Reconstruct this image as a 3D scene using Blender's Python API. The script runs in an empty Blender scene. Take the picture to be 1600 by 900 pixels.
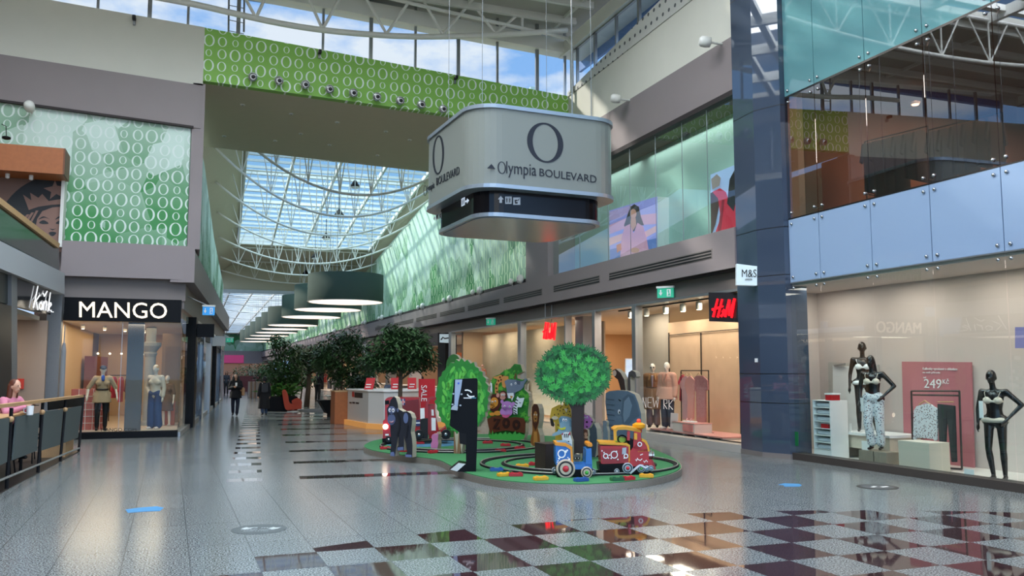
import bpy, bmesh, math, random
from mathutils import Vector, Matrix
scn = bpy.context.scene
COL = scn.collection

# ---------------------------------------------------------------- camera (1600x900 frame)
FPX = 1340.0; EYE = 1.75
PITCH = math.atan(129/1340); YAW = math.atan(502/math.hypot(1340, 129))
cam_d = bpy.data.cameras.new('camera'); cam = bpy.data.objects.new('camera', cam_d); COL.objects.link(cam)
cam_d.sensor_width = 36.0; cam_d.lens = 36.0*FPX/1600.0; cam_d.clip_end = 500
cam.location = (0, 0, EYE)
cam.rotation_euler = (math.pi/2+PITCH, 0, -YAW)
scn.camera = cam

# ---------------------------------------------------------------- colour management
vs = scn.view_settings
vs.view_transform = 'Standard'; vs.look = 'None'; vs.gamma = 1.0; vs.exposure = 0.25
try: vs.use_curve_mapping = False
except Exception: pass
scn.cycles.use_denoising = True
scn.cycles.max_bounces = 8; scn.cycles.transparent_max_bounces = 16
scn.cycles.diffuse_bounces = 4; scn.cycles.glossy_bounces = 4
scn.cycles.sample_clamp_indirect = 6.0; scn.cycles.caustics_reflective = False; scn.cycles.caustics_refractive = False

# ---------------------------------------------------------------- world: blue sky with white clouds
W = bpy.data.worlds.new('sky'); scn.world = W; W.use_nodes = True
nt = W.node_tree; nt.nodes.clear()
def wn(t, **k):
    n = nt.nodes.new(t)
    for a, b in k.items(): setattr(n, a, b)
    return n
out = wn('ShaderNodeOutputWorld'); bg = wn('ShaderNodeBackground'); tc = wn('ShaderNodeTexCoord')
mp = wn('ShaderNodeMapping'); mp.inputs['Scale'].default_value = (1, 1, 2.2); mp.inputs['Location'].default_value = (.3, .1, .4)
nz = wn('ShaderNodeTexNoise'); nz.inputs['Scale'].default_value = 3.6; nz.inputs['Detail'].default_value = 8; nz.inputs['Roughness'].default_value = .55
cr = wn('ShaderNodeValToRGB'); cr.color_ramp.elements[0].position = .50; cr.color_ramp.elements[1].position = .585
sx = wn('ShaderNodeSeparateXYZ'); gr = wn('ShaderNodeValToRGB')
gr.color_ramp.elements[0].position = .0; gr.color_ramp.elements[0].color = (.36, .62, 1.0, 1)
gr.color_ramp.elements[1].position = .9; gr.color_ramp.elements[1].color = (.16, .38, .85, 1)
mx = wn('ShaderNodeMix', data_type='RGBA'); mx.inputs[7].default_value = (.88, .93, 1.0, 1)
gm = wn('ShaderNodeMix', data_type='RGBA'); gm.inputs[6].default_value = (.30, .30, .29, 1)
st = wn('ShaderNodeMath', operation='GREATER_THAN'); st.inputs[1].default_value = -0.01
L = nt.links.new
L(tc.outputs['Generated'], mp.inputs[0]); L(mp.outputs[0], nz.inputs['Vector']); L(nz.outputs[0], cr.inputs[0])
L(tc.outputs['Generated'], sx.inputs[0]); L(sx.outputs[2], gr.inputs[0]); L(gr.outputs[0], mx.inputs[6]); L(cr.outputs[0], mx.inputs[0])
L(sx.outputs[2], st.inputs[0]); L(st.outputs[0], gm.inputs[0]); L(mx.outputs[2], gm.inputs[7]); L(gm.outputs[2], bg.inputs[0])
# extra sky brightness behind the camera, added as fill for the walls facing it
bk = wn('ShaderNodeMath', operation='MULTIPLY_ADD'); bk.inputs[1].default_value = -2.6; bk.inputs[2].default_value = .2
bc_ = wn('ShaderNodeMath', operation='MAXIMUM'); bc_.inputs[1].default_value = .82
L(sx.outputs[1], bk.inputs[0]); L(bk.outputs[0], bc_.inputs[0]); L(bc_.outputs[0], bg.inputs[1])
L(bg.outputs[0], out.inputs[0])

# ---------------------------------------------------------------- sun and large lights
def sun_light(d, e, col, ang=.6):
    l = bpy.data.lights.new('sun', 'SUN'); l.energy = e; l.color = col; l.angle = math.radians(ang)
    o = bpy.data.objects.new('sun', l); COL.objects.link(o)
    o.rotation_euler = Vector(d).to_track_quat('-Z', 'Y').to_euler(); return o
sun_light((1.0, -.85, -.74), 3.4, (1, .9, .8), 3)
def area(name, loc, sx_, sy_, e, col=(1, 1, 1), d=(0, 0, -1)):
    l = bpy.data.lights.new(name, 'AREA'); l.shape = 'RECTANGLE'; l.size = sx_; l.size_y = sy_; l.energy = e; l.color = col
    o = bpy.data.objects.new(name, l); COL.objects.link(o); o.location = loc
    o.rotation_euler = Vector(d).to_track_quat('-Z', 'Y').to_euler(); return o
area('skylight_daylight', (.5, 11, 15.4), 12, 15, 6200, (.92, .96, 1.0))
area('corridor_skylight_daylight', (6.2, 48, 12.6), 8, 16, 900, (.93, .97, 1.0))
area('far_skylight_daylight', (7, 95, 9.3), 6, 55, 1100, (.95, .98, 1.0))

# ---------------------------------------------------------------- pixel to place
def ray(px, py):
    x, y, z = px-800.0, 450.0-py, FPX
    f = z*math.cos(PITCH)-y*math.sin(PITCH); u = z*math.sin(PITCH)+y*math.cos(PITCH)
    return Vector((x*math.cos(YAW)+f*math.sin(YAW), -x*math.sin(YAW)+f*math.cos(YAW), u))
EYEP = Vector((0, 0, EYE))
def G(px, py, z=0.0):
    r = ray(px, py); return EYEP+r*((z-EYE)/r.z)
def PX(px, py, x):
    r = ray(px, py); return EYEP+r*(x/r.x)
def PY(px, py, y):
    r = ray(px, py); return EYEP+r*(y/r.y)
def PD(px, py, d):
    r = ray(px, py); return EYEP+r*(d/math.hypot(r.x, r.y))
class Pl:
    """a vertical plane through A with horizontal normal n facing the viewer"""
    def __init__(s, A, n):
        s.A = Vector((A[0], A[1], 0)); s.n = Vector((n[0], n[1], 0)).normalized(); s.u = Vector((-s.n.y, s.n.x, 0))
        if s.u.x*math.cos(YAW)-s.u.y*math.sin(YAW) < 0: s.u = -s.u
    def p(s, px, py, off=0.0):
        r = ray(px, py); A = s.A+s.n*off
        return EYEP+r*((A-EYEP).dot(s.n)/r.dot(s.n))
    def at(s, u, z, off=0.0):
        return s.A+s.u*u+Vector((0, 0, z))+s.n*off
def plane_dir(A, B):
    d = Vector((B[0]-A[0], B[1]-A[1], 0)); n = Vector((d.y, -d.x, 0))
    if n.dot(Vector((-A[0], -A[1], 0))) < 0: n = -n
    return Pl(A, n)

# ---------------------------------------------------------------- materials
def C(h):
    h = h.lstrip('#'); v = [int(h[i:i+2], 16)/255 for i in (0, 2, 4)]
    return tuple((c/12.92 if c <= .04045 else ((c+.055)/1.055)**2.4) for c in v)+(1,)
MATS = {}
def mat(name, col, rough=.6, metal=0., spec=.5, emit=0., ecol=None, var=0., vscale=8., bump=0.):
    if name in MATS: return MATS[name]
    m = bpy.data.materials.new(name); m.use_nodes = True; t = m.node_tree; b = t.nodes['Principled BSDF']
    c = C(col) if isinstance(col, str) else tuple(col)+(1,)*(4-len(col))
    b.inputs['Base Color'].default_value = c; b.inputs['Roughness'].default_value = rough; b.inputs['Metallic'].default_value = metal
    b.inputs['Specular IOR Level'].default_value = spec
    if emit:
        e = C(ecol) if isinstance(ecol, str) else (ecol or c); b.inputs['Emission Color'].default_value = e; b.inputs['Emission Strength'].default_value = emit
    if var or bump:
        g = t.nodes.new('ShaderNodeTexCoord'); n = t.nodes.new('ShaderNodeTexNoise'); n.inputs['Scale'].default_value = vscale; n.inputs['Detail'].default_value = 4
        t.links.new(g.outputs['Object'], n.inputs['Vector'])
        if var:
            x = t.nodes.new('ShaderNodeMix'); x.data_type = 'RGBA'
            x.inputs[6].default_value = tuple(v*(1-var) for v in c[:3])+(1,); x.inputs[7].default_value = tuple(min(1, v*(1+var)) for v in c[:3])+(1,)
            t.links.new(n.outputs[0], x.inputs[0]); t.links.new(x.outputs[2], b.inputs['Base Color'])
        if bump:
            q = t.nodes.new('ShaderNodeBump'); q.inputs['Strength'].default_value = bump; q.inputs['Distance'].default_value = .02
            t.links.new(n.outputs[0], q.inputs['Height']); t.links.new(q.outputs[0], b.inputs['Normal'])
    MATS[name] = m; return m
def glass(name, tint=(.92, .96, .95), refl=1.0, rough=.0, ior=1.5, floor_=0.0):
    """thin pane: see-through with a Fresnel mirror"""
    if name in MATS: return MATS[name]
    m = bpy.data.materials.new(name); m.use_nodes = True; t = m.node_tree; t.nodes.clear()
    o = t.nodes.new('ShaderNodeOutputMaterial'); a = t.nodes.new('ShaderNodeBsdfTransparent'); a.inputs[0].default_value = tuple(tint)+(1,)
    g = t.nodes.new('ShaderNodeBsdfGlossy'); g.inputs['Roughness'].default_value = rough; g.inputs[0].default_value = (.95, .97, 1, 1)
    f = t.nodes.new('ShaderNodeFresnel'); f.inputs[0].default_value = ior
    k = t.nodes.new('ShaderNodeMath'); k.operation = 'MULTIPLY_ADD'; k.inputs[1].default_value = refl; k.inputs[2].default_value = floor_; k.use_clamp = True
    x = t.nodes.new('ShaderNodeMixShader'); ge = t.nodes.new('ShaderNodeNewGeometry'); k2 = t.nodes.new('ShaderNodeMath'); k2.operation = 'MULTIPLY'; k3 = t.nodes.new('ShaderNodeMath'); k3.operation = 'SUBTRACT'; k3.inputs[0].default_value = 1.0
    t.links.new(f.outputs[0], k.inputs[0]); t.links.new(ge.outputs['Backfacing'], k3.inputs[1]); t.links.new(k.outputs[0], k2.inputs[0]); t.links.new(k3.outputs[0], k2.inputs[1]); t.links.new(k2.outputs[0], x.inputs[0]); t.links.new(a.outputs[0], x.inputs[1]); t.links.new(g.outputs[0], x.inputs[2]); t.links.new(x.outputs[0], o.inputs[0])
    MATS[name] = m; return m

class E:
    """tiny expression builder for math nodes"""
    def __init__(s, t, sock): s.t, s.s = t, sock
    def _m(s, op, o=None, o2=None):
        n = s.t.nodes.new('ShaderNodeMath'); n.operation = op; s.t.links.new(s.s, n.inputs[0])
        for i, q in ((1, o), (2, o2)):
            if q is None: continue
            if isinstance(q, E): s.t.links.new(q.s, n.inputs[i])
            else: n.inputs[i].default_value = q
        return E(s.t, n.outputs[0])
    def __add__(s, o): return s._m('ADD', o)
    def __sub__(s, o): return s._m('SUBTRACT', o)
    def __mul__(s, o): return s._m('MULTIPLY', o)
    def __truediv__(s, o): return s._m('DIVIDE', o)
    def floor(s): return s._m('FLOOR')
    def mod(s, o): return s._m('FLOORED_MODULO', o)
    def lt(s, o): return s._m('LESS_THAN', o)
    def gt(s, o): return s._m('GREATER_THAN', o)
    def abs(s): return s._m('ABSOLUTE')
    def clamp(s):
        r = s._m('ADD', 0.0); r.s.node.use_clamp = True; return r
def mixc(t, f, a, b):
    x = t.nodes.new('ShaderNodeMix'); x.data_type = 'RGBA'
    for i, q in ((0, f), (6, a), (7, b)):
        if isinstance(q, E): t.links.new(q.s, x.inputs[i])
        elif hasattr(q, 'node'): t.links.new(q, x.inputs[i])
        else: x.inputs[i].default_value = q
    return x.outputs[2]
def posn(t):
    g = t.nodes.new('ShaderNodeNewGeometry'); s = t.nodes.new('ShaderNodeSeparateXYZ'); t.links.new(g.outputs['Position'], s.inputs[0])
    return E(t, s.outputs[0]), E(t, s.outputs[1]), E(t, s.outputs[2]), g.outputs['Position']

def o_pattern(name, axis, w, h, ring, base, shards=None, z0=0, z1=1, pale=None, dark=None, rough=.6, ringmix=1.0, rs=(.49, .40, .28)):
    """printed wall covering: rows of letter O in three sizes over a plain or shard-patterned ground"""
    m = bpy.data.materials.new(name); m.use_nodes = True; t = m.node_tree; b = t.nodes['Principled BSDF']; b.inputs['Roughness'].default_value = rough
    X_, Y_, Z_, P = posn(t)
    u = X_ if axis == 'x' else Y_
    j = (Z_/h).floor(); fy = Z_-(j+.5)*h
    s = (u/w)+j*2; i = s.floor(); fx = (s-i-.5)*w; k = i.mod(4)
    r = (k.lt(.5))*((rs[0]-rs[1])*w)+(k-2).abs().lt(.5)*((rs[2]-rs[1])*w)+rs[1]*w
    do = fx/(r*.86); di = fx/(r*.58); vo = fy/r; vi = fy/(r*.9)
    ring_ = (do*do+vo*vo).lt(1)*(di*di+vi*vi).gt(1)
    if shards:
        vm = t.nodes.new('ShaderNodeMapping'); vm.inputs['Rotation'].default_value = (.5, .25, .35); vm.inputs['Scale'].default_value = (shards*1.5, shards*1.5, shards*1.3)
        t.links.new(P, vm.inputs[0])
        v = t.nodes.new('ShaderNodeTexVoronoi'); v.distance = 'CHEBYCHEV'; v.inputs['Scale'].default_value = 1.0; t.links.new(vm.outputs[0], v.inputs['Vector'])
        sp = t.nodes.new('ShaderNodeSeparateColor'); t.links.new(v.outputs['Color'], sp.inputs[0])
        v2 = t.nodes.new('ShaderNodeTexVoronoi'); v2.distance = 'MANHATTAN'; v2.inputs['Scale'].default_value = .7; t.links.new(vm.outputs[0], v2.inputs['Vector'])
        sp2 = t.nodes.new('ShaderNodeSeparateColor'); t.links.new(v2.outputs['Color'], sp2.inputs[0])
        gz = ((Z_-z0)/(z1-z0)).clamp()
        f = (gz*1.2+(E(t, sp.outputs[0])-.5)*1.1+(E(t, sp2.outputs[1])-.5)*.8-.0).clamp()
        base_ = mixc(t, f, C(dark), C(pale))
        col = mixc(t, ring_*ringmix, base_, C(ring))
    else:
        n = t.nodes.new('ShaderNodeTexNoise'); n.inputs['Scale'].default_value = 60; t.links.new(P, n.inputs['Vector'])
        c = C(base); base_ = mixc(t, E(t, n.outputs[0]), tuple(q*.85 for q in c[:3])+(1,), tuple(q*1.15 for q in c[:3])+(1,))
        col = mixc(t, ring_, base_, C(ring))
    t.links.new(col, b.inputs['Base Color'])
    MATS[name] = m; return m

def floor_mat():
    m = bpy.data.materials.new('terrazzo floor'); m.use_nodes = True; t = m.node_tree; b = t.nodes['Principled BSDF']
    X_, Y_, Z_, P = posn(t)
    a = math.radians(1.23); U = X_*math.cos(a)+Y_*math.sin(a); V = Y_*math.cos(a)-X_*math.sin(a)
    a2 = math.radians(3.95); Q = X_*math.cos(a2)-Y_*math.sin(a2); R_ = X_*math.sin(a2)+Y_*math.cos(a2)
    # plaza grid
    su = (U-.235)/.573; sv = (V-9.28)/.665; iu = su.floor(); iv = sv.floor(); fu = su-iu; fv = sv-iv
    par = (iu+iv).mod(2).gt(.5)
    dx = U-4.5; dy = V+.5
    incirc = (dx*dx+dy*dy).lt(9.82*9.82)*U.gt(.235)
    dark1 = par*incirc
    # corridor stripes
    rp = ((R_-14.45)/1.2); fr = rp-rp.floor()
    left = fr.lt(.36)*Q.gt(-.42)*Q.lt(.13)*R_.gt(14.3)
    rp2 = ((R_-14.5)/2.42); fr2 = rp2-rp2.floor()
    right = fr2.lt(.17)*Q.gt(.72)*Q.lt(6.3)*R_.gt(14.3)*R_.lt(60)
    stripe = (left+right).clamp()
    # joints
    ju = (fu-.5).abs().gt(.491); jr = ((V/1.33)-(V/1.33).floor()-.5).abs().gt(.4955)
    joint = (ju+jr).clamp()
    n1 = t.nodes.new('ShaderNodeTexNoise'); n1.inputs['Scale'].default_value = 62; n1.inputs['Detail'].default_value = 3; t.links.new(P, n1.inputs['Vector'])
    n2 = t.nodes.new('ShaderNodeTexNoise'); n2.inputs['Scale'].default_value = 1.2; t.links.new(P, n2.inputs['Vector'])
    sp = E(t, n1.outputs[0]); sp = ((sp-.5)*5.5+.5).clamp()
    wn_ = t.nodes.new('ShaderNodeTexWhiteNoise'); wn_.noise_dimensions = '2D'; cb = t.nodes.new('ShaderNodeCombineXYZ')
    t.links.new(iu.s, cb.inputs[0]); t.links.new((V/1.33).floor().s, cb.inputs[1]); t.links.new(cb.outputs[0], wn_.inputs['Vector'])
    light = mixc(t, sp, C('#30363a'), C('#969c9b'))
    light = mixc(t, (E(t, wn_.outputs[0])*.2), light, C('#565e60'))
    brown = mixc(t, sp, C('#26171a'), C('#4b3033'))
    sdark = mixc(t, sp, C('#1e1a1a'), C('#413a3a'))
    c = mixc(t, joint*.55, light, C('#30363a'))
    c = mixc(t, stripe, c, sdark); c = mixc(t, dark1, c, brown)
    t.links.new(c, b.inputs['Base Color'])
    ro = mixc(t, (dark1+stripe).clamp(), (.17,)*3+(1,), (.035,)*3+(1,))
    t.links.new(ro, b.inputs['Roughness'])
    sv_ = mixc(t, dark1, (.24,)*3+(1,), (.42,)*3+(1,)); t.links.new(sv_, b.inputs['Specular IOR Level'])
    q = t.nodes.new('ShaderNodeBump'); q.inputs['Strength'].default_value = .02; q.inputs['Distance'].default_value = .02
    t.links.new(n2.outputs[0], q.inputs['Height']); t.links.new(q.outputs[0], b.inputs['Normal'])
    return m

# ---------------------------------------------------------------- objects
def wloc(o):
    v = Vector((0, 0, 0))
    while o is not None: v = v+o.location; o = o.parent
    return v
def tag(o, label=None, cat=None, group=None, kind=None):
    if label: o['label'] = label
    if cat: o['category'] = cat
    if group: o['group'] = group
    if kind: o['kind'] = kind
    return o
def thing(name, label, cat, loc=(0, 0, 0), group=None):
    o = bpy.data.objects.new(name, None); COL.objects.link(o); o.location = loc; o.empty_display_size = .1
    return tag(o, label, cat, group)
def mlist(m): return list(m) if isinstance(m, (list, tuple)) else [m]
def link_mesh(name, me, m, parent=None, smooth=False):
    for q in mlist(m): me.materials.append(q)
    if smooth:
        for p in me.polygons: p.use_smooth = True
    o = bpy.data.objects.new(name, me); COL.objects.link(o)
    if parent is not None:
        me.transform(Matrix.Translation(-wloc(parent))); o.parent = parent
    return o
def struct(o): o['kind'] = 'structure'; return o
class MB:
    def __init__(s): s.v = []; s.f = []; s.m = []; s.mi = 0
    def add(s, vs_, fs):
        k = len(s.v); s.v += [tuple(q) for q in vs_]; s.f += [tuple(i+k for i in f) for f in fs]; s.m += [s.mi]*len(fs); return s
    def box(s, a, b):
        x0, y0, z0 = a; x1, y1, z1 = b
        v = [(x0, y0, z0), (x1, y0, z0), (x1, y1, z0), (x0, y1, z0), (x0, y0, z1), (x1, y0, z1), (x1, y1, z1), (x0, y1, z1)]
        return s.add(v, [(3, 2, 1, 0), (4, 5, 6, 7), (0, 1, 5, 4), (1, 2, 6, 5), (2, 3, 7, 6), (3, 0, 4, 7)])
    def bx(s, c, sx_, sy_, sz, rz=0.):
        """box with base centre c, turned by rz"""
        co, si = math.cos(rz), math.sin(rz); v = []
        for z in (0, sz):
            for x, y in ((-1, -1), (1, -1), (1, 1), (-1, 1)):
                a, b = x*sx_/2, y*sy_/2; v.append((c[0]+a*co-b*si, c[1]+a*si+b*co, c[2]+z))
        return s.add(v, [(3, 2, 1, 0), (4, 5, 6, 7), (0, 1, 5, 4), (1, 2, 6, 5), (2, 3, 7, 6), (3, 0, 4, 7)])
    def prism(s, pts, d):
        """polygon pts pushed along d"""
        n = len(pts); d = Vector(d); p = [Vector(q) for q in pts]
        nn = Vector((0, 0, 0))
        for i in range(n): nn += (p[i]-p[0]).cross(p[(i+1) % n]-p[0])
        if nn.dot(d) > 0: p = p[::-1]
        v = p+[q+d for q in p]
        return s.add(v, [tuple(range(n)), tuple(range(2*n-1, n-1, -1))]+[(i, i+n, (i+1) % n+n, (i+1) % n) for i in range(n)])
    def face(s, pts): return s.add(pts, [tuple(range(len(pts)))])
    def tube(s, path, r, n=8, cap=True):
        path = [Vector(p) for p in path]; k = len(path); rs = r if isinstance(r, (list, tuple)) else [r]*k
        v = []; f = []; up = None
        for i, p in enumerate(path):
            d = (path[min(i+1, k-1)]-path[max(i-1, 0)]).normalized()
            if up is None: up = Vector((0, 0, 1)) if abs(d.z) < .95 else Vector((1, 0, 0))
            a = d.cross(up)
            if a.length < 1e-4: a = d.cross(Vector((0, 1, 0)))
            a.normalize(); b = a.cross(d)
            up = b
            for j in range(n):
                t = 2*math.pi*j/n; v.append(p+(a*math.cos(t)+b*math.sin(t))*rs[i])
        for i in range(k-1):
            for j in range(n): f.append((i*n+j, i*n+(j+1) % n, (i+1)*n+(j+1) % n, (i+1)*n+j))
        if cap: f += [tuple(range(n-1, -1, -1)), tuple(range((k-1)*n, k*n))]
        return s.add(v, f)
    def lathe(s, c, prof, n=24, ax=None, caps=True):
        """prof = [(r, h)] about axis ax (default up) from c"""
        ax = Vector(ax or (0, 0, 1)).normalized(); a = ax.orthogonal().normalized() if abs(ax.z) < .99 else Vector((1, 0, 0)); b = ax.cross(a)
        c = Vector(c); v = []; f = []
        for r, h in prof:
            for j in range(n):
                t = 2*math.pi*j/n; v.append(c+ax*h+(a*math.cos(t)+b*math.sin(t))*r)
        for i in range(len(prof)-1):
            for j in range(n): f.append((i*n+j, i*n+(j+1) % n, (i+1)*n+(j+1) % n, (i+1)*n+j))
        if caps: f += [tuple(range(n-1, -1, -1)), tuple(range((len(prof)-1)*n, len(prof)*n))]
        return s.add(v, f)
    def ball(s, c, r, n=12, m=8):
        rx, ry, rz = r if isinstance(r, (list, tuple)) else (r, r, r)
        v = [(c[0], c[1], c[2]-rz)]; f = []
        for i in range(1, m):
            ph = math.pi*i/m
            for j in range(n):
                t = 2*math.pi*j/n; v.append((c[0]+rx*math.sin(ph)*math.cos(t), c[1]+ry*math.sin(ph)*math.sin(t), c[2]-rz*math.cos(ph)))
        v.append((c[0], c[1], c[2]+rz)); k = len(v)-1
        for j in range(n):
            f.append((0, 1+(j+1) % n, 1+j)); f.append((k, k-n+j, k-n+(j+1) % n))
        for i in range(m-2):
            for j in range(n): f.append((1+i*n+j, 1+i*n+(j+1) % n, 1+(i+1)*n+(j+1) % n, 1+(i+1)*n+j))
        return s.add(v, f)
    def caps(s, a, b, ra, rb, n=12):
        """tapered capsule"""
        a, b = Vector(a), Vector(b); d = b-a; L_ = max(d.length, 1e-5); k = 4
        prof = [(ra*math.sin(math.pi/2*i/k)+1e-4, -ra*math.cos(math.pi/2*i/k)) for i in range(k+1)]+[(rb*math.cos(math.pi/2*i/k)+1e-4, L_+rb*math.sin(math.pi/2*i/k)) for i in range(k+1)]
        return s.lathe(a, prof, n, d)
    def build(s, name, m, parent=None, smooth=False, bevel=0.):
        me = bpy.data.meshes.new(name); me.from_pydata(s.v, [], s.f); 
        for p, i in zip(me.polygons, s.m): p.material_index = i
        me.validate(); me.update()
        if bevel:
            bm = bmesh.new(); bm.from_mesh(me)
            es = [e for e in bm.edges if len(e.link_faces) == 2 and e.calc_face_angle(0) > .6]
            bmesh.ops.bevel(bm, geom=es, offset=bevel, segments=2, affect='EDGES', clamp_overlap=True); bm.to_mesh(me); bm.free()
        return link_mesh(name, me, m, parent, smooth)
def sbox(name, m, a, b, parent=None, **k):
    return MB().box(a, b).build(name, m, parent, **k)
def copy_tree(o, loc=None, label=None, parent=None):
    c = o.copy(); COL.objects.link(c); c.parent = parent
    if loc is not None: c.location = loc
    if label: c['label'] = label
    for ch in list(o.children): copy_tree(ch, None, None, c)
    return c
def smooth_loop(pts, n=4, closed=True):
    k = len(pts); o = []
    for i in range(k if closed else k-1):
        g = lambda j: pts[j % k] if closed else pts[max(0, min(k-1, j))]
        p0, p1, p2, p3 = g(i-1), g(i), g(i+1), g(i+2)
        for q in range(n):
            t = q/n
            o.append(tuple(.5*(2*p1[c]+(p2[c]-p0[c])*t+(2*p0[c]-5*p1[c]+4*p2[c]-p3[c])*t*t+(3*p1[c]-p0[c]-3*p2[c]+p3[c])*t**3) for c in range(len(p1))))
    if not closed: o.append(tuple(pts[-1]))
    return o
def ell(cx, cy, rx, ry=None, n=20, rot=0.):
    ry = ry or rx; c, s_ = math.cos(rot), math.sin(rot)
    return [(cx+rx*math.cos(2*math.pi*i/n)*c-ry*math.sin(2*math.pi*i/n)*s_, cy+rx*math.cos(2*math.pi*i/n)*s_+ry*math.sin(2*math.pi*i/n)*c) for i in range(n)]
def earc(mb, pts, d):
    """prism with a robust triangulated face for concave outlines"""
    from mathutils.geometry import tessellate_polygon
    p = [Vector(q) for q in pts]; n = len(p); d = Vector(d)
    tri = tessellate_polygon([p]); k = len(mb.v)
    v = p+[q+d for q in p]; f = []
    for a, b, c in tri:
        nn = (p[b]-p[a]).cross(p[c]-p[a])
        if nn.dot(d) > 0: a, b, c = a, c, b
        f.append((a, b, c)); f.append((c+n, b+n, a+n))
    nn = Vector((0, 0, 0))
    for i in range(n): nn += (p[i]-p[0]).cross(p[(i+1) % n]-p[0])
    for i in range(n):
        j = (i+1) % n
        f.append((i, i+n, j+n, j) if nn.dot(d) < 0 else (j, j+n, i+n, i))
    mb.add(v, f); return mb

TEXTC = {}
def text_mesh(body):
    if body in TEXTC: return TEXTC[body]
    cu = bpy.data.curves.new('t', 'FONT'); cu.body = body; cu.size = 1; cu.extrude = .5; cu.resolution_u = 3
    o = bpy.data.objects.new('t', cu); COL.objects.link(o)
    bpy.context.view_layer.update(); dg = bpy.context.evaluated_depsgraph_get()
    me = bpy.data.meshes.new_from_object(o.evaluated_get(dg)); bpy.data.objects.remove(o); bpy.data.curves.remove(cu)
    v = [q.co.copy() for q in me.vertices]; f = [tuple(p.vertices) for p in me.polygons]; bpy.data.meshes.remove(me)
    x0 = min(q.x for q in v); x1 = max(q.x for q in v); y0 = min(q.y for q in v); y1 = max(q.y for q in v)
    v = [((q.x-x0)/(x1-x0), (q.y-y0)/(y1-y0), q.z) for q in v]
    TEXTC[body] = (v, f); return TEXTC[body]
def text(mb, body, ll, r, u, n, depth=.01, skew=0.):
    """lettering filling the parallelogram ll + r, u, raised along n"""
    v, f = text_mesh(body); ll, r, u, n = Vector(ll), Vector(r), Vector(u), Vector(n).normalized()
    mb.add([ll+r*(a+skew*b)+u*b+n*((c+.5)*depth) for a, b, c in v], f); return mb
def text_px(mb, pl, body, ll, lr, ul, depth=.01, off=0., skew=0.):
    a, b, c = pl.p(*ll, off), pl.p(*lr, off), pl.p(*ul, off)
    return text(mb, body, a, b-a, c-a, pl.n, depth, skew)
def slab_px(mb, pl, pts, th, off=0.):
    """outline given as pixels on plane pl, front face at off, thickness th behind it"""
    return earc(mb, [pl.p(*q, off) for q in pts], -pl.n*th)
def stroke(mb, pl, pts, w, th=.01, off=0., px=True):
    """brush stroke on a plane: pts in pixels, w metres (or list)"""
    P = [pl.p(*q, off) if px else pl.at(q[0], q[1], off) for q in pts]; k = len(P); ws = w if isinstance(w, list) else [w]*k
    Lp = []; Rp = []
    for i in range(k):
        d = (P[min(i+1, k-1)]-P[max(i-1, 0)]).normalized(); s_ = d.cross(pl.n).normalized()*ws[i]/2
        Lp.append(P[i]+s_); Rp.append(P[i]-s_)
    for i in range(k-1):
        mb.prism([Lp[i], Lp[i+1], Rp[i+1], Rp[i]], -pl.n*th)
    return mb
# ================================================================ MATERIALS
M = dict(
    cream=mat('cream plaster', '#d3d2c6', .8, var=.03, vscale=2), taupe=mat('taupe panel', '#8a8080', .55, var=.04, vscale=1.5), taupe2=mat('taupe recess', '#7a726e', .6),
    shadow=mat('painted shadow line', '#2b2323', .7), white=mat('white painted steel', '#dcddd6', .45), deck=mat('roof deck', '#b3b2a8', .7), soff=mat('soffit plaster', '#c4bda4', .8, var=.03, vscale=3),  # shadow: dark colour standing in for shade lines along the wall bands
    alu=mat('aluminium', '#9a9ea0', .35, .7), steel=mat('brushed steel', '#b8bcbe', .25, 1.0), chrome=mat('chrome', '#d8dadc', .12, 1.0), black=mat('black satin', '#0b0c0e', .4, spec=.12), blackm=mat('black matt', '#141518', .7, spec=.2),
    blue=mat('blue grey glass cladding', '#3e4a5c', .02, spec=1.0), teal=mat('teal back painted glass', '#5b8b91', .02, spec=1.0), pale=mat('pale blue back painted glass', '#93abc9', .06, spec=.7),
    glass=glass('clear shop glass', refl=.5), glassr=glass('reflective glass', (.72, .58, .5), 2.4, floor_=.10), glasst=glass('greenish glass', (.88, .94, .93), .9, floor_=.01), glassw=glass('window glass', (.95, .98, 1), .8),
    beige=mat('warm beige wall', '#c9ab8c', .8, var=.04, vscale=1), whitew=mat('white shop wall', '#cdc0b9', .8), shopf=mat('shop floor', '#c9b7a4', .3), ceilw=mat('shop ceiling', '#d9cfc2', .8),
    dwood=mat('dark brown panel', '#3a2b27', .5), lwood=mat('light wood', '#b99468', .5, var=.15, vscale=12), orwood=mat('orange stained wood', '#9c5a2c', .5, var=.2, vscale=10), green=mat('playground carpet', '#2f7443', .9, var=.06, vscale=40),
    grey=mat('charcoal fabric', '#2e3336', .8, spec=.2, var=.08, vscale=60), white2=mat('white', '#ececea', .5), lampw=mat('lamp glow', '#ffe9d8', .5, emit=1.6, ecol='#ffe6d4'), spot=mat('spot glow', '#fff2df', .5, emit=6, ecol='#ffe8c8'),
    red=mat('red paint', '#b3131b', .3), pink=mat('dusty pink', '#b97a7a', .7), skin=mat('skin', '#c79a80', .55), dark=mat('very dark', '#0c0c0e', .5), mirror=mat('mirror pier', '#5a5c5e', .06, .85), granite=mat('grey granite', '#6b6e70', .5, var=.25, vscale=90),
)
fm = floor_mat()
# ================================================================ FLOOR
o = sbox('floor', fm, (-14, -3, -.2), (24, 160, 0)); struct(o)

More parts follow.
